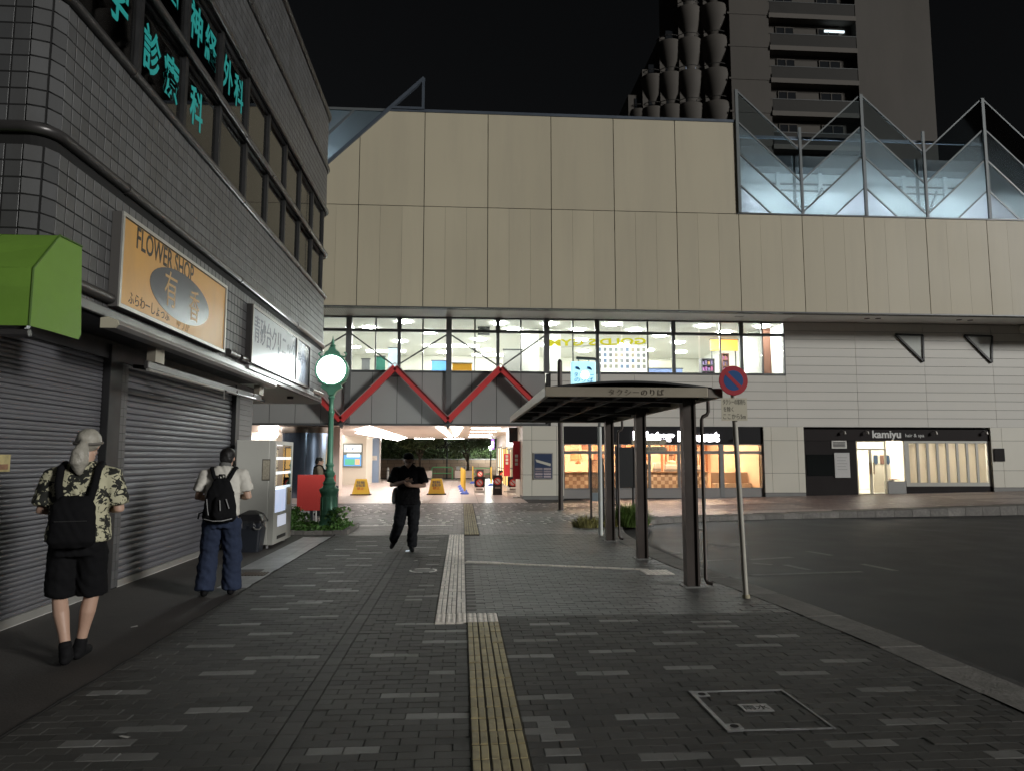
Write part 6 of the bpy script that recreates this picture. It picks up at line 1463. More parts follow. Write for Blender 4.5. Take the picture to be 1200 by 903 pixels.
MB().box(3.03, 3.28, 16.6, 16.612, 0.80, 1.56).build('panel', glass('tinted_acrylic', (0.8, 0.74, 0.68), 0.05, frost=0.3, frostcol=(0.7, 0.6, 0.5)), ab); MB().box(3.04, 3.28, 16.58, 16.6, 0.6, 0.79).build('lower_panel', mat('grey_blue_panel', (0.22, 0.26, 0.28), 0.4), ab)
for x in (3.01, 3.30): MB().box(x - 0.022, x + 0.022, 16.57, 16.63, 0.0, 1.6).build('leg', M_dark, ab)
ds = thing('direction_sign', 'two pale pointing sign plates on a thin leaning pole on the far pavement', 'sign', (5.2, 20.6, 0))
MB().tube([(5.2, 20.6, 0.0), (5.38, 20.6, 2.2)], 0.03, 10).build('pole', mat('pale_pole_paint', (0.5, 0.48, 0.42)), ds, smooth=True)
for z, x0_, x1_ in ((2.06, 4.95, 6.0), (1.86, 5.1, 6.02)):
    MB().prism([(x0_, 20.55, z - 0.07), (x1_ - 0.1, 20.55, z - 0.07), (x1_, 20.55, z), (x1_ - 0.1, 20.55, z + 0.07), (x0_, 20.55, z + 0.07)], (0, 0.02, 0)).build('plate', mat('khaki_plate', (0.42, 0.37, 0.27), 0.5), ds)
    text('plate_lettering', 'バスのりば' if z > 2 else '市民センター', 0.09, M_ink, ds, face_cam(((x0_ + x1_) / 2, 20.547, z)), 0.001, width=0.6)
# ---- planting in the corner behind the shelter
def grass(name, lab, x, y, n, h, rad, m, seed):
    t = thing(name, lab, 'plant', (x, y, 0)); r = random.Random(seed); b = MB()
    for i in range(n):
        a = r.uniform(0, 6.28); q = rad * math.sqrt(r.random()); bx_, by_ = x + q * math.cos(a), y + q * math.sin(a); la = r.uniform(0, 6.28); hh_ = h * r.uniform(0.45, 1.15) * (1.05 - 0.5 * (q / rad) ** 2); le = h * r.uniform(0.2, 0.85); w = 0.007
        dx, dy = math.cos(la), math.sin(la); sx, sy = -dy * w, dx * w
        p0 = (bx_, by_, 0); p1 = (bx_ + dx * le * 0.35, by_ + dy * le * 0.35, hh_ * 0.65); p2 = (bx_ + dx * le, by_ + dy * le, hh_)
        b.add([(p0[0] - sx, p0[1] - sy, -0.01), (p0[0] + sx, p0[1] + sy, -0.01), (p1[0] + sx, p1[1] + sy, p1[2]), (p1[0] - sx, p1[1] - sy, p1[2]), p2], [(0, 1, 2, 3), (3, 2, 4)])
    b.build('blades', m, t, fix=False)
    MB().lathe([(rad * 0.95, -0.005), (rad * 0.6, 0.02), (0.01, 0.03)], (x, y, 0), 12).build('root_mat', mat('soil', (0.03, 0.022, 0.015), 0.95), t)
    return t
M_gr = mat('grass_green', (0.17, 0.27, 0.07), 0.5, var=0.4); M_gr2 = mat('grass_yellow', (0.34, 0.32, 0.12), 0.5, var=0.4)
grass('grass_clump', 'bushy green clump of grass in front of the black notice board', 4.02, 17.0, 1900, 0.52, 0.42, M_gr, 1)
grass('grass_clump', 'low yellowish clump of grass at the pale notice panel', 2.93, 16.7, 800, 0.27, 0.34, M_gr2, 2)
grass('grass_clump', 'thin yellowish tuft between the two notice boards', 3.42, 16.8, 500, 0.3, 0.26, M_gr2, 3)

# ================================================================== clock lamp, planting, red board
ck = thing('street_clock', 'green ornate street clock with glowing white face beside the vending machine', 'street clock', (-2.96, 16.25, 0))
M_gn = mat('green_cast_iron', (0.12, 0.33, 0.22), 0.38, 0.15, noise=(5, 0.15), dirt=(3, 0.4, (0.06, 0.18, 0.12)))
X0, Y0 = -2.95, 16.25
mb = MB(); mb.lathe([(0.25, 0.0), (0.25, 0.10), (0.225, 0.13), (0.215, 0.17), (0.185, 0.22), (0.17, 0.75), (0.175, 0.80), (0.20, 0.84), (0.215, 0.88), (0.215, 0.92), (0.16, 0.95), (0.13, 1.0)], (X0, Y0, 0), 24); mb.build('base', M_gn, ck, smooth=True)
mb = MB()
for k in range(8):
    a_ = 2 * math.pi * k / 8; mb.box(-0.02, 0.02, -0.012, 0.012, 0.24, 0.74)
    for v in mb.v[-8:]:
        x_, y_ = v.x, v.y; r_ = 0.175; v.x = X0 + math.cos(a_) * (r_ + y_) - math.sin(a_) * x_; v.y = Y0 + math.sin(a_) * (r_ + y_) + math.cos(a_) * x_
mb.build('flute', M_gn, ck)
mb = MB(); mb.lathe([(0.13, 1.0), (0.15, 1.05), (0.11, 1.10), (0.09, 1.17), (0.115, 1.22), (0.12, 1.27), (0.085, 1.32), (0.075, 1.40), (0.10, 1.44), (0.075, 1.48), (0.068, 1.55), (0.058, 2.55), (0.075, 2.60), (0.075, 2.64), (0.055, 2.68), (0.05, 2.9), (0.08, 2.95), (0.06, 3.0)], (X0, Y0, 0), 20); mb.build('post', M_gn, ck, smooth=True)
cz = 3.57; CR = 0.32
mb = MB(); mb.prism([(X0 - 0.06, Y0 - 0.09, 3.0), (X0 + 0.06, Y0 - 0.09, 3.0), (X0 + 0.10, Y0 - 0.09, 3.08), (X0 + 0.24, Y0 - 0.09, 3.18), (X0 + 0.2, Y0 - 0.09, 3.24), (X0 + 0.33, Y0 - 0.09, 3.32), (X0 - 0.33, Y0 - 0.09, 3.32), (X0 - 0.2, Y0 - 0.09, 3.24), (X0 - 0.24, Y0 - 0.09, 3.18), (X0 - 0.10, Y0 - 0.09, 3.08)], (0, 0.18, 0)); mb.build('bracket', M_gn, ck, bevel=0.008)
mb = MB(); mb.lathe([(CR + 0.0, Y0 - 0.125), (CR + 0.045, Y0 - 0.12), (CR + 0.05, Y0 - 0.1), (CR + 0.03, Y0), (CR + 0.05, Y0 + 0.1), (CR + 0.045, Y0 + 0.12), (CR, Y0 + 0.125)], (X0, 0, cz), 40, axis='y'); mb.build('case', M_gn, ck, smooth=True)
M_cl = emis('clock_glow', (0.92, 1.0, 0.98), 42.0)
for y_, d in ((Y0 - 0.132, 1), (Y0 + 0.132, -1)):
    MB().lathe([(CR - 0.005, y_), (CR - 0.005, y_ + 0.006 * d)], (X0, 0, cz), 40, axis='y').build('dial', M_cl, ck)
    MB().bar((X0 + 0.02, y_ - 0.006 * d, cz), (X0 - 0.2, y_ - 0.006 * d, cz + 0.01), 0.006, 0.018, up=(0, 1, 0)).build('hour_hand', M_dark, ck)
    MB().bar((X0, y_ - 0.008 * d, cz), (X0 - 0.27, y_ - 0.008 * d, cz - 0.02), 0.006, 0.012, up=(0, 1, 0)).build('minute_hand', M_dark, ck)
mb = MB(); mb.prism([(X0 - 0.2, Y0 - 0.08, cz + CR + 0.0), (X0 + 0.2, Y0 - 0.08, cz + CR), (X0 + 0.14, Y0 - 0.08, cz + CR + 0.1), (X0 + 0.09, Y0 - 0.08, cz + CR + 0.12), (X0 + 0.06, Y0 - 0.08, cz + CR + 0.2), (X0 - 0.06, Y0 - 0.08, cz + CR + 0.2), (X0 - 0.09, Y0 - 0.08, cz + CR + 0.12), (X0 - 0.14, Y0 - 0.08, cz + CR + 0.1)], (0, 0.16, 0)); mb.build('crest', M_gn, ck, bevel=0.008)
for s_ in (-1, 1): MB().tube([(X0 + s_ * 0.16, Y0, cz + CR + 0.02), (X0 + s_ * 0.27, Y0, cz + CR - 0.02), (X0 + s_ * 0.31, Y0, cz + CR + 0.05), (X0 + s_ * 0.26, Y0, cz + CR + 0.09)], 0.02, 8).build('scroll', M_gn, ck, smooth=True)
mb = MB(); mb.lathe([(0.045, cz + CR + 0.2), (0.07, cz + CR + 0.24), (0.03, cz + CR + 0.28), (0.04, cz + CR + 0.32), (0.012, cz + CR + 0.4), (0.004, cz + CR + 0.46)], (X0, Y0, 0), 14); mb.build('finial', M_gn, ck, smooth=True)
# planting bed round the clock
bed = thing('planting_bed', 'low bed of green leaves edged with stones round the clock base', 'flower bed', (-3.3, 16.4, 0))
MB().box(-4.3, -2.52, 15.5, 17.3, 0.0, 0.05).build('soil', MATS['soil'], bed)
for k in range(9): MB().cbox(-4.3 + k * 0.2 + 0.005, -4.3 + (k + 1) * 0.2 - 0.005, 15.38, 15.5, 0.0, 0.085 + random.gauss(0, 0.004), 0.012).build('edging_stone', M_kerb, bed)
for k in range(9): MB().cbox(-2.52, -2.40, 15.4 + k * 0.2 + 0.005, 15.4 + (k + 1) * 0.2 - 0.005, 0.0, 0.085 + random.gauss(0, 0.004), 0.012).build('edging_stone', M_kerb, bed)
M_lf = mat('bed_leaf', (0.10, 0.22, 0.05), 0.42, var=0.45)
def bedbox(r):
    x_ = r.uniform(-4.25, -2.55); y_ = r.uniform(15.52, 17.2); h_ = 0.07 + (0.26 if x_ < -3.5 else 0.03) * (0.5 + 0.5 * math.sin(x_ * 9 + y_ * 5))
    if (x_ - X0) ** 2 + (y_ - Y0) ** 2 < 0.08: return None
    return Vector((x_, y_, 0.06 + h_ * r.random()))
leaves(3000, bedbox, 0.045, seed=12).build('foliage', M_lf, bed, fix=False)
for sd_, (x_, y_) in enumerate(((-2.72, 16.0), (-3.7, 16.3), (-3.85, 15.8))):
    leaves(260, lambda r: Vector((x_ + r.gauss(0, 0.1), y_ + r.gauss(0, 0.1), 0.1 + 0.42 * r.random())), 0.05, seed=60 + sd_).build('shrub', M_lf, bed, fix=False)
rb = thing('board', 'plain red panel on two grey posts behind the street clock', 'board', (-3.75, 18.5, 0)); rb.name = 'red_board'
MB().box(-4.15, -3.2, 18.46, 18.52, 0.28, 1.18).build('panel', mat('red_panel', (0.74, 0.075, 0.065), 0.5, noise=(1.5, 0.1)), rb, bevel=0.01)
for x_, w_ in ((-3.84, 0.08), (-3.5, 0.36)): MB().box(x_, x_ + w_, 18.53, 18.6, -0.01, 0.9).build('post', mat('grey_post', (0.11, 0.125, 0.14), 0.5), rb)
MB().tube([(-3.66, 18.44, 0.0), (-3.66, 18.44, 0.28)], 0.02, 8).build('pipe', M_dot, rb)

# ================================================================== vending machine and bin
vm = thing('vending_machine', 'pale drinks vending machine with lit display facing the street', 'vending machine', (-3.7, 13.7, 0))
vx0, vx1, vy0, vy1, vz0, vz1 = -4.02, -3.34, 13.06, 14.42, 0.07, 1.92
M_vb = mat('pale_vending_body', (0.58, 0.58, 0.53), 0.45, noise=(1.5, 0.08), dirt=(2, 0.35, (0.42, 0.41, 0.36), (1, 1, 0.4)))
MB().box(vx0, vx1 - 0.1, vy0, vy1, vz0, vz1).build('cabinet', M_vb, vm, bevel=0.012)
mb = MB(); mb.box(vx1 - 0.095, vx1, vy0 + 0.01, vy0 + 0.09, vz0, vz1 - 0.01).box(vx1 - 0.095, vx1, vy1 - 0.09, vy1 - 0.01, vz0, vz1 - 0.01).box(vx1 - 0.095, vx1, vy0 + 0.09, vy1 - 0.09, vz1 - 0.08, vz1 - 0.01).box(vx1 - 0.095, vx1, vy0 + 0.09, vy1 - 0.09, vz0, 0.62).box(vx1 - 0.095, vx1, vy1 - 0.42, vy1 - 0.09, 0.62, 1.05)
mb.build('door', M_vb, vm)
M_vd = emis('vending_display', (0.90, 0.96, 1.0), 8.0)
MB().box(vx1 - 0.097, vx1 - 0.085, vy0 + 0.09, vy1 - 0.09, 1.05, vz1 - 0.08).build('backlight', M_vd, vm)
for k in range(3):
    z_ = 1.06 + k * 0.265
    MB().box(vx1 - 0.085, vx1 - 0.02, vy0 + 0.09, vy1 - 0.09, z_, z_ + 0.018).build('shelf', M_rwhite, vm)
    r = random.Random(k)
    for j in range(11):
        y_ = vy0 + 0.15 + j * 0.105; c = r.choice(((0.6, 0.05, 0.04), (0.05, 0.15, 0.5), (0.1, 0.35, 0.12), (0.5, 0.3, 0.05), (0.05, 0.05, 0.05), (0.7, 0.7, 0.65), (0.4, 0.2, 0.4)))
        dr_ = thing('drink', None, None); dr_.parent = vm
        MB().lathe([(0.03, z_ + 0.02), (0.032, z_ + 0.15), (0.016, z_ + 0.185), (0.014, z_ + 0.2)], (vx1 - 0.05, y_, 0), 10).build('bottle', mat('drink_%d' % int(c[0] * 100 + c[2] * 10), c, 0.3), dr_, smooth=True)
        MB().lathe([(0.016, z_ + 0.2), (0.016, z_ + 0.215)], (vx1 - 0.05, y_, 0), 8).build('cap', M_dot, dr_)
    MB().box(vx1 - 0.02, vx1 - 0.012, vy0 + 0.09, vy1 - 0.09, z_ - 0.02, z_ + 0.03).build('price_strip', mat('price_strip', (0.75, 0.78, 0.8), 0.4, emit=((0.8, 0.9, 1.0), 1.0)), vm)
MB().box(vx1 - 0.012, vx1 - 0.006, vy0 + 0.09, vy1 - 0.09, 1.05, vz1 - 0.08).build('window', M_glass, vm)
MB().box(vx1 - 0.09, vx1 - 0.02, vy0 + 0.09, vy1 - 0.42, 0.62, 1.03).build('advert_panel', mat('advert_panel', (0.5, 0.55, 0.65), 0.4, noise=(5, 0.6), emit=((0.55, 0.65, 0.9), 0.7)), vm)
MB().box(vx1, vx1 + 0.012, vy1 - 0.36, vy1 - 0.14, 0.72, 1.02).build('coin_panel', mat('brass_panel', (0.45, 0.33, 0.15), 0.35, 0.5), vm)
MB().lathe([(0.02, 0), (0.02, 0.02)], (vx1 + 0.012, vy1 - 0.2, 0.95), 10).build('coin_knob', M_dark, vm)
MB().box(vx1, vx1 + 0.006, vy0 + 0.3, vy1 - 0.45, 0.36, 0.56).build('outlet_flap', mat('lit_flap', (0.6, 0.63, 0.68), 0.3, emit=((0.8, 0.85, 1.0), 0.5)), vm)
MB().box(vx1, vx1 + 0.008, vy0 + 0.3, vy1 - 0.45, 0.14, 0.2).build('vent_slot', M_dark, vm)
for x_ in (vx0 + 0.08, vx1 - 0.12):
    for y_ in (vy0 + 0.1, vy1 - 0.1): MB().tube([(x_, y_, 0.004), (x_, y_, 0.07)], 0.03, 8).build('foot', M_steel, vm)
MB().box(-3.56, -3.42, vy0 - 0.003, vy0, 1.20, 1.58).build('notice', mat('notice_dark', (0.12, 0.11, 0.09), 0.6), vm); MB().box(-3.55, -3.43, vy0 - 0.006, vy0 - 0.003, 1.22, 1.56).build('notice_sheet', mat('notice_beige', (0.45, 0.41, 0.32), 0.6, noise=(35, 0.55)), vm)
# bin with lid and bag
bn = thing('rubbish_bin', 'black lidded rubbish bin with plastic bag rim against the vending machine', 'bin', (-3.62, 12.75, 0))
def rbox(mb, cx, cy, z0, z1, w0, d0, w1, d1, n=5, r=0.25):
    def ring(w, d, z):
        P = []
        for sx, sy, a0 in ((1, 1, 0), (-1, 1, 90), (-1, -1, 180), (1, -1, 270)):
            for k in range(n): a_ = R(a0 + 90 * k / (n - 1)); P.append((cx + sx * w * (1 - r) + w * r * math.cos(a_), cy + sy * d * (1 - r) + d * r * math.sin(a_), z))
        return P
    A, B = ring(w0, d0, z0), ring(w1, d1, z1); m = len(A)
    mb.add(A + B, [list(range(m))[::-1], [m + i for i in range(m)]] + [[i, (i + 1) % m, m + (i + 1) % m, m + i] for i in range(m)])
mb = MB(); rbox(mb, -3.62, 12.75, 0.006, 0.52, 0.165, 0.165, 0.215, 0.215); mb.build('body', mat('bin_navy_plastic', (0.022, 0.026, 0.035), 0.42, noise=(6, 0.2)), bn, smooth=True)
mb = MB(); rbox(mb, -3.62, 12.75, 0.50, 0.535, 0.235, 0.235, 0.235, 0.235); mb.build('rim', M_dark, bn, smooth=True)
mb = MB(); rbox(mb, -3.62, 12.75, 0.535, 0.64, 0.225, 0.225, 0.17, 0.17); rbox(mb, -3.62, 12.75, 0.64, 0.70, 0.17, 0.17, 0.06, 0.06); mb.build('lid', mat('bin_lid', (0.018, 0.018, 0.02), 0.4), bn, smooth=True)
mb = MB(); rg = random.Random(6)
P = [(-3.62 + 0.242 * math.cos(2 * math.pi * k / 26) * (1.0 + 0.05 * rg.random()), 12.75 + 0.242 * math.sin(2 * math.pi * k / 26) * (1.0 + 0.05 * rg.random())) for k in range(26)]
for k in range(26):
    a_, b_ = P[k], P[(k + 1) % 26]; z_ = 0.40 + 0.06 * rg.random(); mb.quad((a_[0], a_[1], 0.53), (b_[0], b_[1], 0.53), (b_[0], b_[1], z_), (a_[0], a_[1], z_))
mb.build('bag_edge', glass('clear_bag', (0.75, 0.78, 0.8), 0.15, frost=0.12), bn, fix=False)
MB().tube([(-3.52, 12.515, 0.43), (-3.48, 12.50, 0.40), (-3.42, 12.51, 0.40), (-3.40, 12.53, 0.44)], 0.012, 6).build('handle', M_alu, bn)
# ================================================================== people
from mathutils import noise as mnoise
FOLDS = {'shirt': 0.011, 'shorts': 0.011, 'jeans': 0.014, 'trousers': 0.013, 'jacket': 0.011, 'bag_body': 0.007, 'hair': 0.006}
def remesh(name, mb, m, parent, voxel=0.010, smooth=6, fac=0.5):
    me = bpy.data.meshes.new('raw'); me.from_pydata(mb.v, [], mb.f)
    bm = bmesh.new(); bm.from_mesh(me); bmesh.ops.recalc_face_normals(bm, faces=bm.faces); bm.to_mesh(me); bm.free()
    o = bpy.data.objects.new('raw', me); COL.objects.link(o)
    r = o.modifiers.new('r', 'REMESH'); r.mode = 'VOXEL'; r.voxel_size = voxel; r.adaptivity = 0.0
    s_ = o.modifiers.new('s', 'SMOOTH'); s_.iterations = smooth; s_.factor = fac
    dg = bpy.context.evaluated_depsgraph_get(); out = bpy.data.meshes.new_from_object(o.evaluated_get(dg))
    bpy.data.objects.remove(o); bpy.data.meshes.remove(me)
    if name in FOLDS:                           # creases in the cloth
        am = FOLDS[name]; nr = [v.normal.copy() for v in out.vertices]
        for v, q in zip(out.vertices, nr):
            c = v.co; h_ = mnoise.noise(Vector((c.x * 7, c.y * 7, c.z * 15 + 3 * math.sin(c.x * 9)))) + 0.5 * mnoise.noise(Vector((c.x * 19, c.y * 19, c.z * 30)))
            v.co = c + q * am * (h_ + 0.25)
    out.name = name; out.materials.clear()
    for x in (m if isinstance(m, (list, tuple)) else [m]): out.materials.append(x)
    out.shade_smooth()
    return link(name, out, parent)
def limb(mb, pts, rs, n=12, flat=False):
    """tapered limb with rounded ends"""
    if flat: mb.tube(pts, list(rs), n); return
    pts = [Vector(p) for p in pts]; d0 = (pts[0] - pts[1]).normalized(); d1 = (pts[-1] - pts[-2]).normalized()
    P = [pts[0] + d0 * rs[0] * 0.8] + pts + [pts[-1] + d1 * rs[-1] * 0.8]; mb.tube(P, [rs[0] * 0.5] + list(rs) + [rs[-1] * 0.5], n)
def rings(mb, rs, n=20, p=2.4):
    """stack of superelliptic rings (cx, cy, z, rx, ry) from low to high"""
    b = len(mb.v); fs_ = []
    for cx, cy_, z, rx, ry in rs:
        for k in range(n):
            a = 2 * math.pi * k / n; c, s_ = math.cos(a), math.sin(a)
            mb.v.append(Vector((cx + rx * math.copysign(abs(c) ** (2 / p), c), cy_ + ry * math.copysign(abs(s_) ** (2 / p), s_), z)))
    for i in range(len(rs) - 1):
        for k in range(n): k2 = (k + 1) % n; fs_.append([b + i * n + k, b + i * n + k2, b + (i + 1) * n + k2, b + (i + 1) * n + k])
    fs_.append([b + k for k in range(n)][::-1]); fs_.append([b + (len(rs) - 1) * n + k for k in range(n)])
    mb.f += fs_; mb.mi += [0] * len(fs_)
def ball(mb, c, rx, ry, rz, n=14):
    c = Vector(c); rings(mb, [(c.x, c.y, c.z + rz * math.sin(t), max(0.002, rx * math.cos(t)), max(0.002, ry * math.cos(t))) for t in [R(a) for a in range(-85, 86, 17)]], n, 2.0)
def hand(mb, w, fwd, side, curl):
    """palm and five fingers; w wrist, fwd finger direction, side towards the thumb, curl the way the fingers bend"""
    w, fwd, side, curl = Vector(w), Vector(fwd).normalized(), Vector(side).normalized(), Vector(curl).normalized()
    limb(mb, [w, w + fwd * 0.04, w + fwd * 0.08], [0.026, 0.034, 0.032], 8)
    limb(mb, [w + fwd * 0.03 + side * 0.02, w + fwd * 0.075 + side * 0.022], [0.022, 0.022], 8)
    limb(mb, [w + fwd * 0.03 - side * 0.02, w + fwd * 0.075 - side * 0.022], [0.020, 0.020], 8)
    for i, (o, L) in enumerate(((0.030, 0.070), (0.010, 0.078), (-0.010, 0.072), (-0.030, 0.056))):
        a = w + fwd * 0.085 + side * o; b = a + fwd * L * 0.45 + curl * L * 0.15; c = b + fwd * L * 0.15 + curl * L * 0.35
        limb(mb, [a, b, c], [0.0105, 0.0100, 0.0085], 8)
    a = w + fwd * 0.025 + side * 0.032; b = a + fwd * 0.03 + side * 0.03; c = b + fwd * 0.035 + side * 0.002 + curl * 0.015
    limb(mb, [a, b, c], [0.014, 0.0125, 0.010], 8)
M_skin = mat('skin', (0.50, 0.32, 0.235), 0.5, noise=(8, 0.08))
M_hairb = mat('black_hair', (0.010, 0.009, 0.009), 0.5, noise=(60, 0.4), bump=(120, 0.4))
M_shoe = mat('black_shoe', (0.007, 0.007, 0.008), 0.8, spec=0.2)
M_blkc = mat('black_cloth', (0.007, 0.007, 0.008), 0.9, spec=0.15, noise=(6, 0.3), bump=(14, 0.6))
def shoe(t, ankle, toe, m=None, sole=True):
    a, q = Vector(ankle), Vector(toe); d = (q - a); d.z = 0; d.normalize(); mb = MB()
    heel = a - d * 0.05; heel.z = a.z - 0.045
    limb(mb, [a + Vector((0, 0, 0.02)), a + Vector((0, 0, -0.03))], [0.05, 0.05]); limb(mb, [heel, heel.lerp(q, 0.5) + Vector((0, 0, 0.01)), q], [0.042, 0.046, 0.036])
    return remesh('shoe', mb, m or M_shoe, t, 0.012, 3)
def person(lab, loc, rot, J, scale=1.0):
    t = thing('person', lab, 'person', loc); t.rotation_euler.z = rot; t.scale = (scale,) * 3
    b = MB(); pz = J['pelvis']
    hx, hy, hz = J['head']
    rings(b, [(0, 0, pz - 0.10, 0.09, 0.08), (0, 0, pz, 0.155, 0.105), (0, 0.0, pz + 0.14, 0.135, 0.095), (J['chest'][0] * .6, J['chest'][1] * .6, pz + 0.30, 0.155, 0.105), (J['chest'][0], J['chest'][1], pz + 0.44, 0.170, 0.105), (J['chest'][0], J['chest'][1] + 0.005, pz + 0.51, 0.13, 0.08), (J['chest'][0], J['chest'][1] + 0.01, pz + 0.55, 0.06, 0.055)])
    nk = Vector((J['chest'][0], J['chest'][1] + 0.01, pz + 0.50)); limb(b, [nk, nk.lerp(Vector((hx, hy - 0.01, hz - 0.08)), 0.6), (hx, hy - 0.01, hz - 0.06)], [0.058, 0.053, 0.055])
    ball(b, (hx, hy, hz + 0.025), 0.076, 0.094, 0.098); ball(b, (hx, hy + 0.022, hz - 0.05), 0.058, 0.066, 0.070)
    ft = J['face']; f = Vector(ft).normalized(); upv = Vector((0, 0, 1)); sd_ = f.cross(upv).normalized(); u = sd_.cross(f).normalized(); hc = Vector((hx, hy, hz))
    limb(b, [hc + f * 0.085 + u * 0.015, hc + f * 0.108 - u * 0.022], [0.010, 0.014], 8)
    limb(b, [hc + f * 0.078 + sd_ * 0.05 + u * 0.035, hc + f * 0.088 + u * 0.03, hc + f * 0.078 - sd_ * 0.05 + u * 0.035], [0.012, 0.013, 0.012], 8)
    limb(b, [hc + f * 0.08 - u * 0.095, hc + f * 0.06 - u * 0.1], [0.02, 0.02], 8)
    for s_ in (-1, 1): ball(b, hc + sd_ * 0.079 * s_ - u * 0.005 - f * 0.005, 0.012, 0.02, 0.032, 8)
    for s_ in ('l', 'r'):
        sh_, el, wr = J['arm_' + s_]; limb(b, [sh_, Vector(sh_).lerp(Vector(el), 0.5), el, Vector(el).lerp(Vector(wr), 0.4), wr], [0.056, 0.050, 0.040, 0.040, 0.027])
        hd = J['hand_' + s_]; hand(b, wr, hd[0], hd[1], hd[2])
        hp, kn, an = J['leg_' + s_]; kn, an, hp = Vector(kn), Vector(an), Vector(hp)
        limb(b, [hp, hp.lerp(kn, 0.4), kn, kn.lerp(an, 0.3) + Vector((0, -0.012, 0)), kn.lerp(an, 0.65), an], [0.092, 0.080, 0.056, 0.058, 0.042, 0.036])
    remesh('body', b, M_skin, t, 0.0085, 4)
    eb = MB()
    for s_ in (-1, 1): ball(eb, hc + f * 0.086 + sd_ * 0.032 * s_ + u * 0.014, 0.013, 0.008, 0.007, 8)
    eb.build('eyes', mat('eye_dark', (0.02, 0.015, 0.012), 0.2), t, local=True)
    mo = MB(); limb(mo, [hc + f * 0.088 + sd_ * 0.02 - u * 0.058, hc + f * 0.094 - u * 0.056, hc + f * 0.088 - sd_ * 0.02 - u * 0.058], [0.005, 0.006, 0.005], 6); mo.build('lips', mat('lip', (0.3, 0.12, 0.1), 0.5), t, local=True)
    return t
def sleeve(b, arm, frac, r0, r1):
    s_, e = Vector(arm[0]), Vector(arm[1]); q = s_.lerp(e, frac); limb(b, [s_ + Vector((-math.copysign(0.05, s_.x), 0, -0.01)), s_ + Vector((0, 0, -0.012)), s_.lerp(q, 0.5), q, q.lerp(e, 0.12)], [r0 * 0.92, r0 * 0.97, (r0 + r1) / 2, r1, r1], flat=True)
# ---- man with tied silver hair, palm shirt and shorts, walking away
A = dict(pelvis=0.96, chest=(0, 0.02, 0), head=(0.02, 0.05, 1.685), face=(0.35, 1, -0.1),
         arm_l=((-0.20, 0.02, 1.45), (-0.265, -0.02, 1.17), (-0.13, 0.22, 1.16)), arm_r=((0.20, 0.02, 1.45), (0.275, 0.0, 1.17), (0.12, 0.24, 1.18)),
         hand_l=((0.6, 0.6, 0.3), (0, 0.2, 1), (1, 0, 0)), hand_r=((-0.6, 0.6, 0.3), (0, 0.2, 1), (-1, 0, 0)),
         leg_l=((-0.10, 0, 0.90), (-0.115, 0.03, 0.50), (-0.015, -0.10, 0.10)), leg_r=((0.10, 0, 0.90), (0.105, 0.04, 0.50), (0.035, 0.07, 0.095)))
p1 = person('man with tied silver hair in palm print shirt and black shorts walking away', (-3.05, 6.0, 0.004), R(14), A, 1.01)
M_palm = bpy.data.materials.new('palm_print'); M_palm.use_nodes = True
n_ = M_palm.node_tree.nodes; L_ = M_palm.node_tree.links; bs = n_['Principled BSDF']; bs.inputs['Roughness'].default_value = 0.8
tc = n_.new('ShaderNodeTexCoord'); nz = n_.new('ShaderNodeTexNoise'); nz.inputs['Scale'].default_value = 17; nz.inputs['Detail'].default_value = 3; nz.inputs['Distortion'].default_value = 2.2
wv = n_.new('ShaderNodeTexVoronoi'); wv.feature = 'F1'; wv.inputs['Scale'].default_value = 10.5
ad = n_.new('ShaderNodeMath'); ad.operation = 'MULTIPLY_ADD'; ad.inputs[1].default_value = 0.5
rp2 = n_.new('ShaderNodeValToRGB'); rp2.color_ramp.elements[0].position = 0.745; rp2.color_ramp.elements[0].color = (0.012, 0.013, 0.010, 1); rp2.color_ramp.elements[1].position = 0.77; rp2.color_ramp.elements[1].color = (0.50, 0.48, 0.33, 1)
L_.new(tc.outputs['Object'], nz.inputs['Vector']); L_.new(tc.outputs['Object'], wv.inputs['Vector']); L_.new(wv.outputs['Distance'], ad.inputs[0]); L_.new(nz.outputs[0], ad.inputs[2]); L_.new(ad.outputs[0], rp2.inputs[0]); L_.new(rp2.outputs[0], bs.inputs['Base Color'])
b = MB(); rings(b, [(0, 0, 0.93, 0.235, 0.165), (0, 0, 1.0, 0.225, 0.16), (0, 0, 1.15, 0.205, 0.15), (0, 0.01, 1.32, 0.21, 0.15), (0, 0.02, 1.44, 0.205, 0.135), (0, 0.02, 1.51, 0.14, 0.09), (0, 0.03, 1.555, 0.07, 0.065)])
sleeve(b, A['arm_l'], 0.85, 0.085, 0.088); sleeve(b, A['arm_r'], 0.85, 0.085, 0.088); remesh('shirt', b, M_palm, p1, 0.012, 4)
b = MB(); rings(b, [(0, 0, 0.82, 0.19, 0.14), (0, 0, 0.93, 0.195, 0.145), (0, 0, 1.03, 0.18, 0.13)])
for s_, k in ((-1, 'leg_l'), (1, 'leg_r')):
    h_, kn, an = [Vector(q) for q in A[k]]; limb(b, [h_ + Vector((0, 0, 0.05)), h_.lerp(kn, 0.5), h_.lerp(kn, 0.98)], [0.105, 0.112, 0.108], flat=True)
remesh('shorts', b, M_blkc, p1, 0.012, 4)
shoe(p1, A['leg_l'][2], (-0.03, 0.09, 0.04)); shoe(p1, A['leg_r'][2], (0.06, 0.25, 0.04))
for k in ('leg_l', 'leg_r'):
    an = Vector(A[k][2]); kn = Vector(A[k][1]); b = MB(); limb(b, [an - Vector((0, 0, 0.03)), an.lerp(kn, 0.16)], [0.050, 0.047]); remesh('sock', b, M_shoe, p1, 0.012, 3)
M_sil = mat('silver_hair', (0.36, 0.34, 0.29), 0.5, noise=(25, 0.3), bump=(60, 0.6))
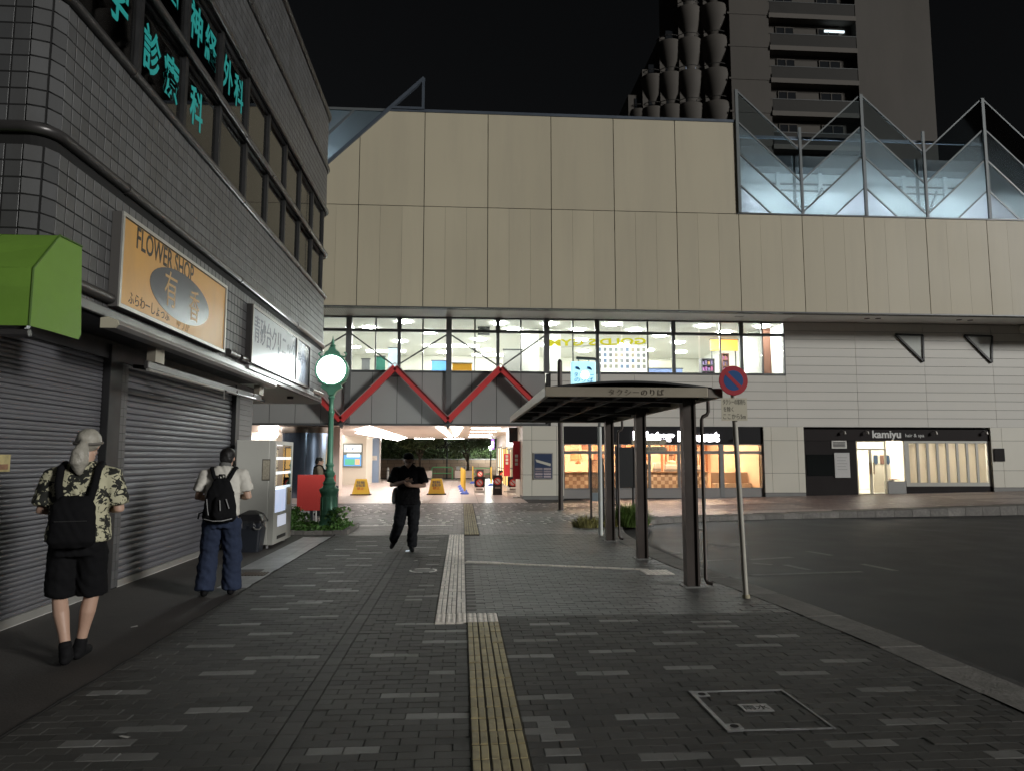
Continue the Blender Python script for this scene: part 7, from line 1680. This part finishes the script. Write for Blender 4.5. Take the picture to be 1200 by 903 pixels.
b = MB(); ball(b, (0.02, 0.035, 1.72), 0.095, 0.115, 0.098); ball(b, (0.015, -0.075, 1.70), 0.035, 0.03, 0.03); limb(b, [(0.015, -0.085, 1.69), (0.0, -0.12, 1.62), (-0.005, -0.125, 1.54), (0.0, -0.12, 1.47)], [0.035, 0.062, 0.066, 0.03]); remesh('hair', b, M_sil, p1, 0.010, 3)
b = MB(); b.tube([(0.02 + 0.099 * math.cos(2 * math.pi * k / 20), 0.035 + 0.119 * math.sin(2 * math.pi * k / 20), 1.70 + 0.012 * math.sin(2 * math.pi * k / 20)) for k in range(21)], 0.011, 6, cap=False); b.build('hair_band', mat('grey_band', (0.14, 0.13, 0.115), 0.8), p1, local=True)
def straps(t, pts_list, r=0.026, m=None):
    b = MB()
    for P in pts_list: limb(b, P, [r] * len(P), 8)
    return remesh('strap', b, m or M_blkc, t, 0.010, 2)
bp = thing('backpack', 'flat black backpack worn over the palm print shirt', 'backpack', p1.location[:]); bp.rotation_euler.z = p1.rotation_euler.z; bp.scale = p1.scale
b = MB(); rings(b, [(0, -0.20, 0.90, 0.13, 0.04), (0, -0.215, 0.95, 0.165, 0.062), (0, -0.21, 1.08, 0.155, 0.062), (0, -0.20, 1.22, 0.145, 0.058), (0, -0.185, 1.29, 0.10, 0.035)]); remesh('bag_body', b, M_blkc, bp, 0.012, 4)
straps(bp, [[(-0.10, -0.175, 1.25), (-0.125, -0.155, 1.38), (-0.13, -0.09, 1.50), (-0.13, 0.03, 1.535), (-0.13, 0.14, 1.44), (-0.15, 0.17, 1.2)], [(0.10, -0.175, 1.25), (0.125, -0.155, 1.38), (0.13, -0.09, 1.50), (0.13, 0.03, 1.535), (0.13, 0.14, 1.44), (0.15, 0.17, 1.2)]], 0.030)
b = MB(); b.box(-0.11, 0.11, -0.277, -0.272, 1.10, 1.107); b.build('zip', mat('dark_zip', (0.05, 0.05, 0.05), 0.4, 0.5), bp, local=True)
# ---- man in white T-shirt with black backpack, walking away
Bj = dict(pelvis=0.93, chest=(0, 0.04, 0), head=(0.02, 0.13, 1.59), face=(0.25, 1, -0.6),
          arm_l=((-0.20, 0.04, 1.41), (-0.275, 0.0, 1.13), (-0.16, 0.24, 1.12)), arm_r=((0.20, 0.04, 1.41), (0.285, 0.02, 1.13), (0.16, 0.25, 1.13)),
          hand_l=((0.7, 0.5, 0.2), (0, 0.2, 1), (1, 0, 0)), hand_r=((-0.7, 0.5, 0.2), (0, 0.2, 1), (-1, 0, 0)),
          leg_l=((-0.10, 0, 0.88), (-0.135, 0.04, 0.48), (-0.15, -0.06, 0.09)), leg_r=((0.10, 0, 0.88), (0.125, 0.03, 0.48), (0.13, 0.02, 0.085)))
p2 = person('man in white T-shirt and blue jeans walking away beside the second shutter', (-2.83, 8.75, 0.004), R(10), Bj, 1.0)
M_wt = mat('white_cotton', (0.62, 0.60, 0.54), 0.85, noise=(5, 0.1), bump=(12, 0.5))
b = MB(); rings(b, [(0, 0, 0.92, 0.195, 0.15), (0, 0, 1.0, 0.19, 0.145), (0, 0.01, 1.15, 0.19, 0.14), (0, 0.03, 1.30, 0.20, 0.14), (0, 0.04, 1.40, 0.195, 0.125), (0, 0.045, 1.47, 0.13, 0.085), (0, 0.05, 1.50, 0.068, 0.065)])
sleeve(b, Bj['arm_l'], 0.72, 0.08, 0.085); sleeve(b, Bj['arm_r'], 0.72, 0.08, 0.085); remesh('shirt', b, M_wt, p2, 0.012, 4)
b = MB(); limb(b, [(0, 0.055, 1.47), (0.005, 0.075, 1.53)], [0.072, 0.070]); remesh('collar', b, mat('grey_collar', (0.13, 0.13, 0.125), 0.8), p2, 0.010, 3)
M_jean = mat('blue_denim', (0.026, 0.036, 0.068), 0.9, spec=0.2, noise=(5, 0.35), bump=(9, 0.8))
b = MB(); rings(b, [(0, 0, 0.78, 0.17, 0.13), (0, 0, 0.90, 0.18, 0.135), (0, 0, 0.98, 0.17, 0.125)])
for k in ('leg_l', 'leg_r'):
    h_, kn, an = [Vector(q) for q in Bj[k]]; limb(b, [h_, h_.lerp(kn, 0.5), kn, kn.lerp(an, 0.5), an.lerp(kn, -0.06)], [0.115, 0.112, 0.105, 0.106, 0.108], flat=True)
remesh('jeans', b, M_jean, p2, 0.012, 4)
shoe(p2, Bj['leg_l'][2], (-0.16, 0.12, 0.045)); shoe(p2, Bj['leg_r'][2], (0.14, 0.21, 0.045))
b = MB(); ball(b, (0.02, 0.115, 1.635), 0.090, 0.105, 0.088); ball(b, (0.015, 0.06, 1.58), 0.078, 0.06, 0.06); remesh('hair', b, M_hairb, p2, 0.010, 3)
bp = thing('backpack', 'bulky black backpack with grey piping on the man in the white T-shirt', 'backpack', p2.location[:]); bp.rotation_euler.z = p2.rotation_euler.z
b = MB(); rings(b, [(0, -0.19, 0.86, 0.15, 0.06), (0, -0.215, 0.91, 0.185, 0.095), (0, -0.215, 1.05, 0.175, 0.10), (0, -0.195, 1.20, 0.145, 0.085), (0, -0.165, 1.31, 0.10, 0.06), (0, -0.14, 1.36, 0.06, 0.03)]); limb(b, [(0, -0.30, 0.94), (0, -0.30, 1.10)], [0.07, 0.06]); remesh('bag_body', b, M_blkc, bp, 0.012, 4)
straps(bp, [[(-0.05, -0.13, 1.30), (-0.10, -0.10, 1.40), (-0.13, -0.03, 1.475), (-0.13, 0.09, 1.475), (-0.13, 0.18, 1.36), (-0.15, 0.18, 1.1)], [(0.05, -0.13, 1.30), (0.10, -0.10, 1.40), (0.13, -0.03, 1.475), (0.13, 0.09, 1.475), (0.13, 0.18, 1.36), (0.15, 0.18, 1.1)]], 0.026)
b = MB(); M_pip = mat('grey_piping', (0.30, 0.30, 0.30), 0.6)
b.tube([(-0.13, -0.305, 1.13), (-0.11, -0.335, 1.0), (-0.10, -0.335, 0.95)], 0.005, 6).tube([(0.02, -0.375, 1.12), (0.03, -0.38, 1.0)], 0.006, 6).tube([(0.08, -0.33, 1.13), (0.115, -0.32, 1.02)], 0.006, 6).tube([(-0.15, -0.30, 0.905), (-0.05, -0.355, 0.885), (0.05, -0.355, 0.885), (0.15, -0.30, 0.905)], 0.006, 6)
b.build('piping', M_pip, bp, local=True)
b = MB(); b.tube([(-0.03, -0.12, 1.36), (-0.03, -0.13, 1.40), (0.03, -0.13, 1.40), (0.03, -0.12, 1.36)], 0.010, 6); b.build('grab_loop', M_blkc, bp, local=True)
b = MB(); b.tube([(-0.17, -0.2, 0.98), (-0.22, -0.2, 0.96), (-0.23, -0.2, 0.90)], 0.010, 6); b.build('loose_strap', M_blkc, bp, local=True)
# ---- man in black looking at a phone, stepping towards the camera
Cj = dict(pelvis=0.92, chest=(0, 0.03, 0), head=(0.0, 0.10, 1.555), face=(0, 1, -0.42),
          arm_l=((-0.205, 0.03, 1.39), (-0.275, 0.07, 1.12), (-0.085, 0.31, 1.13)), arm_r=((0.205, 0.03, 1.39), (0.285, 0.06, 1.13), (0.05, 0.31, 1.20)),
          hand_l=((0.8, 0.35, 0.2), (0, 0.6, 0.8), (0.5, 0.3, 0.7)), hand_r=((-0.8, 0.4, 0.1), (0, 0.6, 0.8), (-0.5, 0.2, 0.5)),
          leg_l=((-0.10, 0, 0.87), (-0.10, 0.07, 0.48), (-0.075, 0.05, 0.085)), leg_r=((0.10, 0, 0.87), (0.14, 0.06, 0.48), (0.265, -0.22, 0.17)))
p3 = person('man in black cap and black clothes reading a phone while walking towards the street', (-0.93, 12.62, 0.0), R(180), Cj, 1.0)
b = MB(); rings(b, [(0, 0, 0.80, 0.205, 0.155), (0, 0, 0.95, 0.20, 0.15), (0, 0.01, 1.12, 0.195, 0.145), (0, 0.02, 1.28, 0.205, 0.14), (0, 0.03, 1.38, 0.20, 0.125), (0, 0.04, 1.45, 0.135, 0.09), (0, 0.045, 1.485, 0.07, 0.066)])
sleeve(b, Cj['arm_l'], 0.82, 0.088, 0.095); sleeve(b, Cj['arm_r'], 0.82, 0.088, 0.095); remesh('shirt', b, M_blkc, p3, 0.012, 4)
M_blk2 = mat('black_twill', (0.009, 0.010, 0.012), 0.85, spec=0.2, noise=(6, 0.3), bump=(9, 0.7))
b = MB(); rings(b, [(0, 0, 0.76, 0.165, 0.125), (0, 0, 0.88, 0.18, 0.135), (0, 0, 0.97, 0.17, 0.125)])
for k in ('leg_l', 'leg_r'):
    h_, kn, an = [Vector(q) for q in Cj[k]]; limb(b, [h_, h_.lerp(kn, 0.5), kn, kn.lerp(an, 0.5), an.lerp(kn, 0.0)], [0.116, 0.110, 0.098, 0.088, 0.080], flat=True)
remesh('trousers', b, M_blk2, p3, 0.012, 4)
shoe(p3, Cj['leg_l'][2], (-0.10, 0.24, 0.04)); shoe(p3, (0.265, -0.22, 0.17), (0.29, -0.13, 0.05))
b = MB(); ball(b, (0, 0.085, 1.615), 0.093, 0.108, 0.080); limb(b, [(-0.07, 0.165, 1.60), (0, 0.215, 1.585), (0.07, 0.165, 1.60)], [0.014, 0.016, 0.014], 8); remesh('cap', b, M_blkc, p3, 0.010, 3)
b = MB(); limb(b, [(-0.075, 0.06, 1.565), (-0.03, 0.02, 1.545), (0.03, 0.02, 1.545), (0.075, 0.06, 1.565)], [0.03, 0.045, 0.045, 0.03], 8); remesh('hair', b, M_hairb, p3, 0.010, 3)
b = MB(); f = Vector((0, 1, -0.55)).normalized(); u = Vector((0, 0.55, 1)).normalized(); hc = Vector((0, 0.10, 1.555))
for s_ in (-1, 1):
    c = hc + f * 0.108 + Vector((0.034 * s_, 0, 0)) + u * 0.012
    b.tube([c + Vector((0.024 * math.cos(2 * math.pi * k / 14), 0, 0)) + u * 0.017 * math.sin(2 * math.pi * k / 14) for k in range(15)], 0.0028, 5, cap=False)
b.build('glasses', M_dark, p3, local=True)
ph = thing('phone', 'dark phone held in both hands by the man in black', 'phone', (-0.93, 12.62, 0.0)); ph.rotation_euler.z = R(180)
o = MB().box(-0.036, 0.036, -0.075, 0.075, -0.004, 0.004).build('case', mat('phone_case', (0.25, 0.2, 0.17), 0.4), ph, local=True, bevel=0.003); o.matrix_local = Matrix.Translation((-0.03, 0.375, 1.20)) @ Matrix.Rotation(R(35), 4, 'X') @ Matrix.Rotation(R(60), 4, 'Z')
o2 = MB().box(-0.032, 0.032, -0.07, 0.07, 0.0041, 0.0048).build('screen', emis('phone_screen', (0.8, 0.9, 1.0), 0.8), ph, local=True); o2.matrix_local = o.matrix_local.copy()
bg_ = thing('shoulder_bag', 'soft grey bag hanging at the hip of the man in black', 'bag', (-0.93, 12.62, 0)); bg_.rotation_euler.z = R(180)
b = MB(); rings(b, [(0.225, -0.06, 0.80, 0.045, 0.09), (0.235, -0.06, 0.86, 0.055, 0.115), (0.235, -0.06, 1.0, 0.05, 0.105), (0.225, -0.06, 1.08, 0.03, 0.08)]); remesh('bag_body', b, mat('grey_canvas', (0.22, 0.235, 0.23), 0.8, noise=(6, 0.2)), bg_, 0.012, 4)
straps(bg_, [[(0.225, -0.06, 1.06), (0.20, -0.15, 1.25), (0.08, -0.15, 1.42), (-0.09, -0.03, 1.51), (-0.11, 0.07, 1.50)]], 0.014)
# ---- person behind the red board
Dj = dict(pelvis=0.88, chest=(0, 0.0, 0), head=(0.0, 0.03, 1.50), face=(0, 1, -0.1),
          arm_l=((-0.19, 0.0, 1.33), (-0.24, 0.03, 1.06), (-0.12, 0.24, 1.05)), arm_r=((0.19, 0.0, 1.33), (0.24, 0.03, 1.06), (0.12, 0.24, 1.05)),
          hand_l=((0.7, 0.5, 0.2), (0, 0.2, 1), (1, 0, 0)), hand_r=((-0.7, 0.5, 0.2), (0, 0.2, 1), (-1, 0, 0)),
          leg_l=((-0.09, 0, 0.83), (-0.10, 0.04, 0.46), (-0.10, 0.0, 0.085)), leg_r=((0.09, 0, 0.83), (0.10, 0.04, 0.46), (0.10, 0.02, 0.085)))
p4 = person('person in tan jacket standing behind the red panel in profile', (-4.02, 20.4, 0.0), R(-75), Dj, 1.0)
b = MB(); rings(b, [(0, 0, 0.82, 0.18, 0.14), (0, 0, 1.0, 0.18, 0.14), (0, 0, 1.2, 0.19, 0.14), (0, 0, 1.32, 0.185, 0.12), (0, 0.005, 1.39, 0.12, 0.085), (0, 0.01, 1.42, 0.066, 0.064)])
sleeve(b, Dj['arm_l'], 1.0, 0.078, 0.066); sleeve(b, Dj['arm_r'], 1.0, 0.078, 0.066); remesh('jacket', b, mat('tan_jacket', (0.20, 0.165, 0.12), 0.8, noise=(6, 0.2)), p4, 0.012, 4)
b = MB(); rings(b, [(0, 0, 0.72, 0.16, 0.12), (0, 0, 0.84, 0.17, 0.13), (0, 0, 0.92, 0.16, 0.12)])
for k in ('leg_l', 'leg_r'):
    h_, kn, an = [Vector(q) for q in Dj[k]]; limb(b, [h_, kn, an.lerp(kn, 0.08)], [0.1, 0.08, 0.06])
remesh('trousers', b, M_blk2, p4, 0.012, 4); shoe(p4, Dj['leg_l'][2], (-0.1, 0.16, 0.045)); shoe(p4, Dj['leg_r'][2], (0.1, 0.18, 0.045))
b = MB(); ball(b, (0, 0.015, 1.545), 0.090, 0.106, 0.085); ball(b, (0, -0.04, 1.49), 0.076, 0.055, 0.07); remesh('hair', b, M_hairb, p4, 0.010, 3)
sb_ = thing('backpack', 'black bag on the chest of the person behind the red panel', 'bag', (-4.02, 20.4, 0)); sb_.rotation_euler.z = R(-75)
b = MB(); rings(b, [(0, 0.20, 0.98, 0.10, 0.05), (0, 0.20, 1.1, 0.12, 0.06), (0, 0.19, 1.28, 0.09, 0.05)]); remesh('bag_body', b, M_blkc, sb_, 0.012, 3)
straps(sb_, [[(-0.07, 0.17, 1.25), (-0.11, 0.10, 1.37), (-0.12, 0.0, 1.41), (-0.11, -0.11, 1.34)], [(0.07, 0.17, 1.25), (0.11, 0.10, 1.37), (0.12, 0.0, 1.41), (0.11, -0.11, 1.34)]], 0.022)
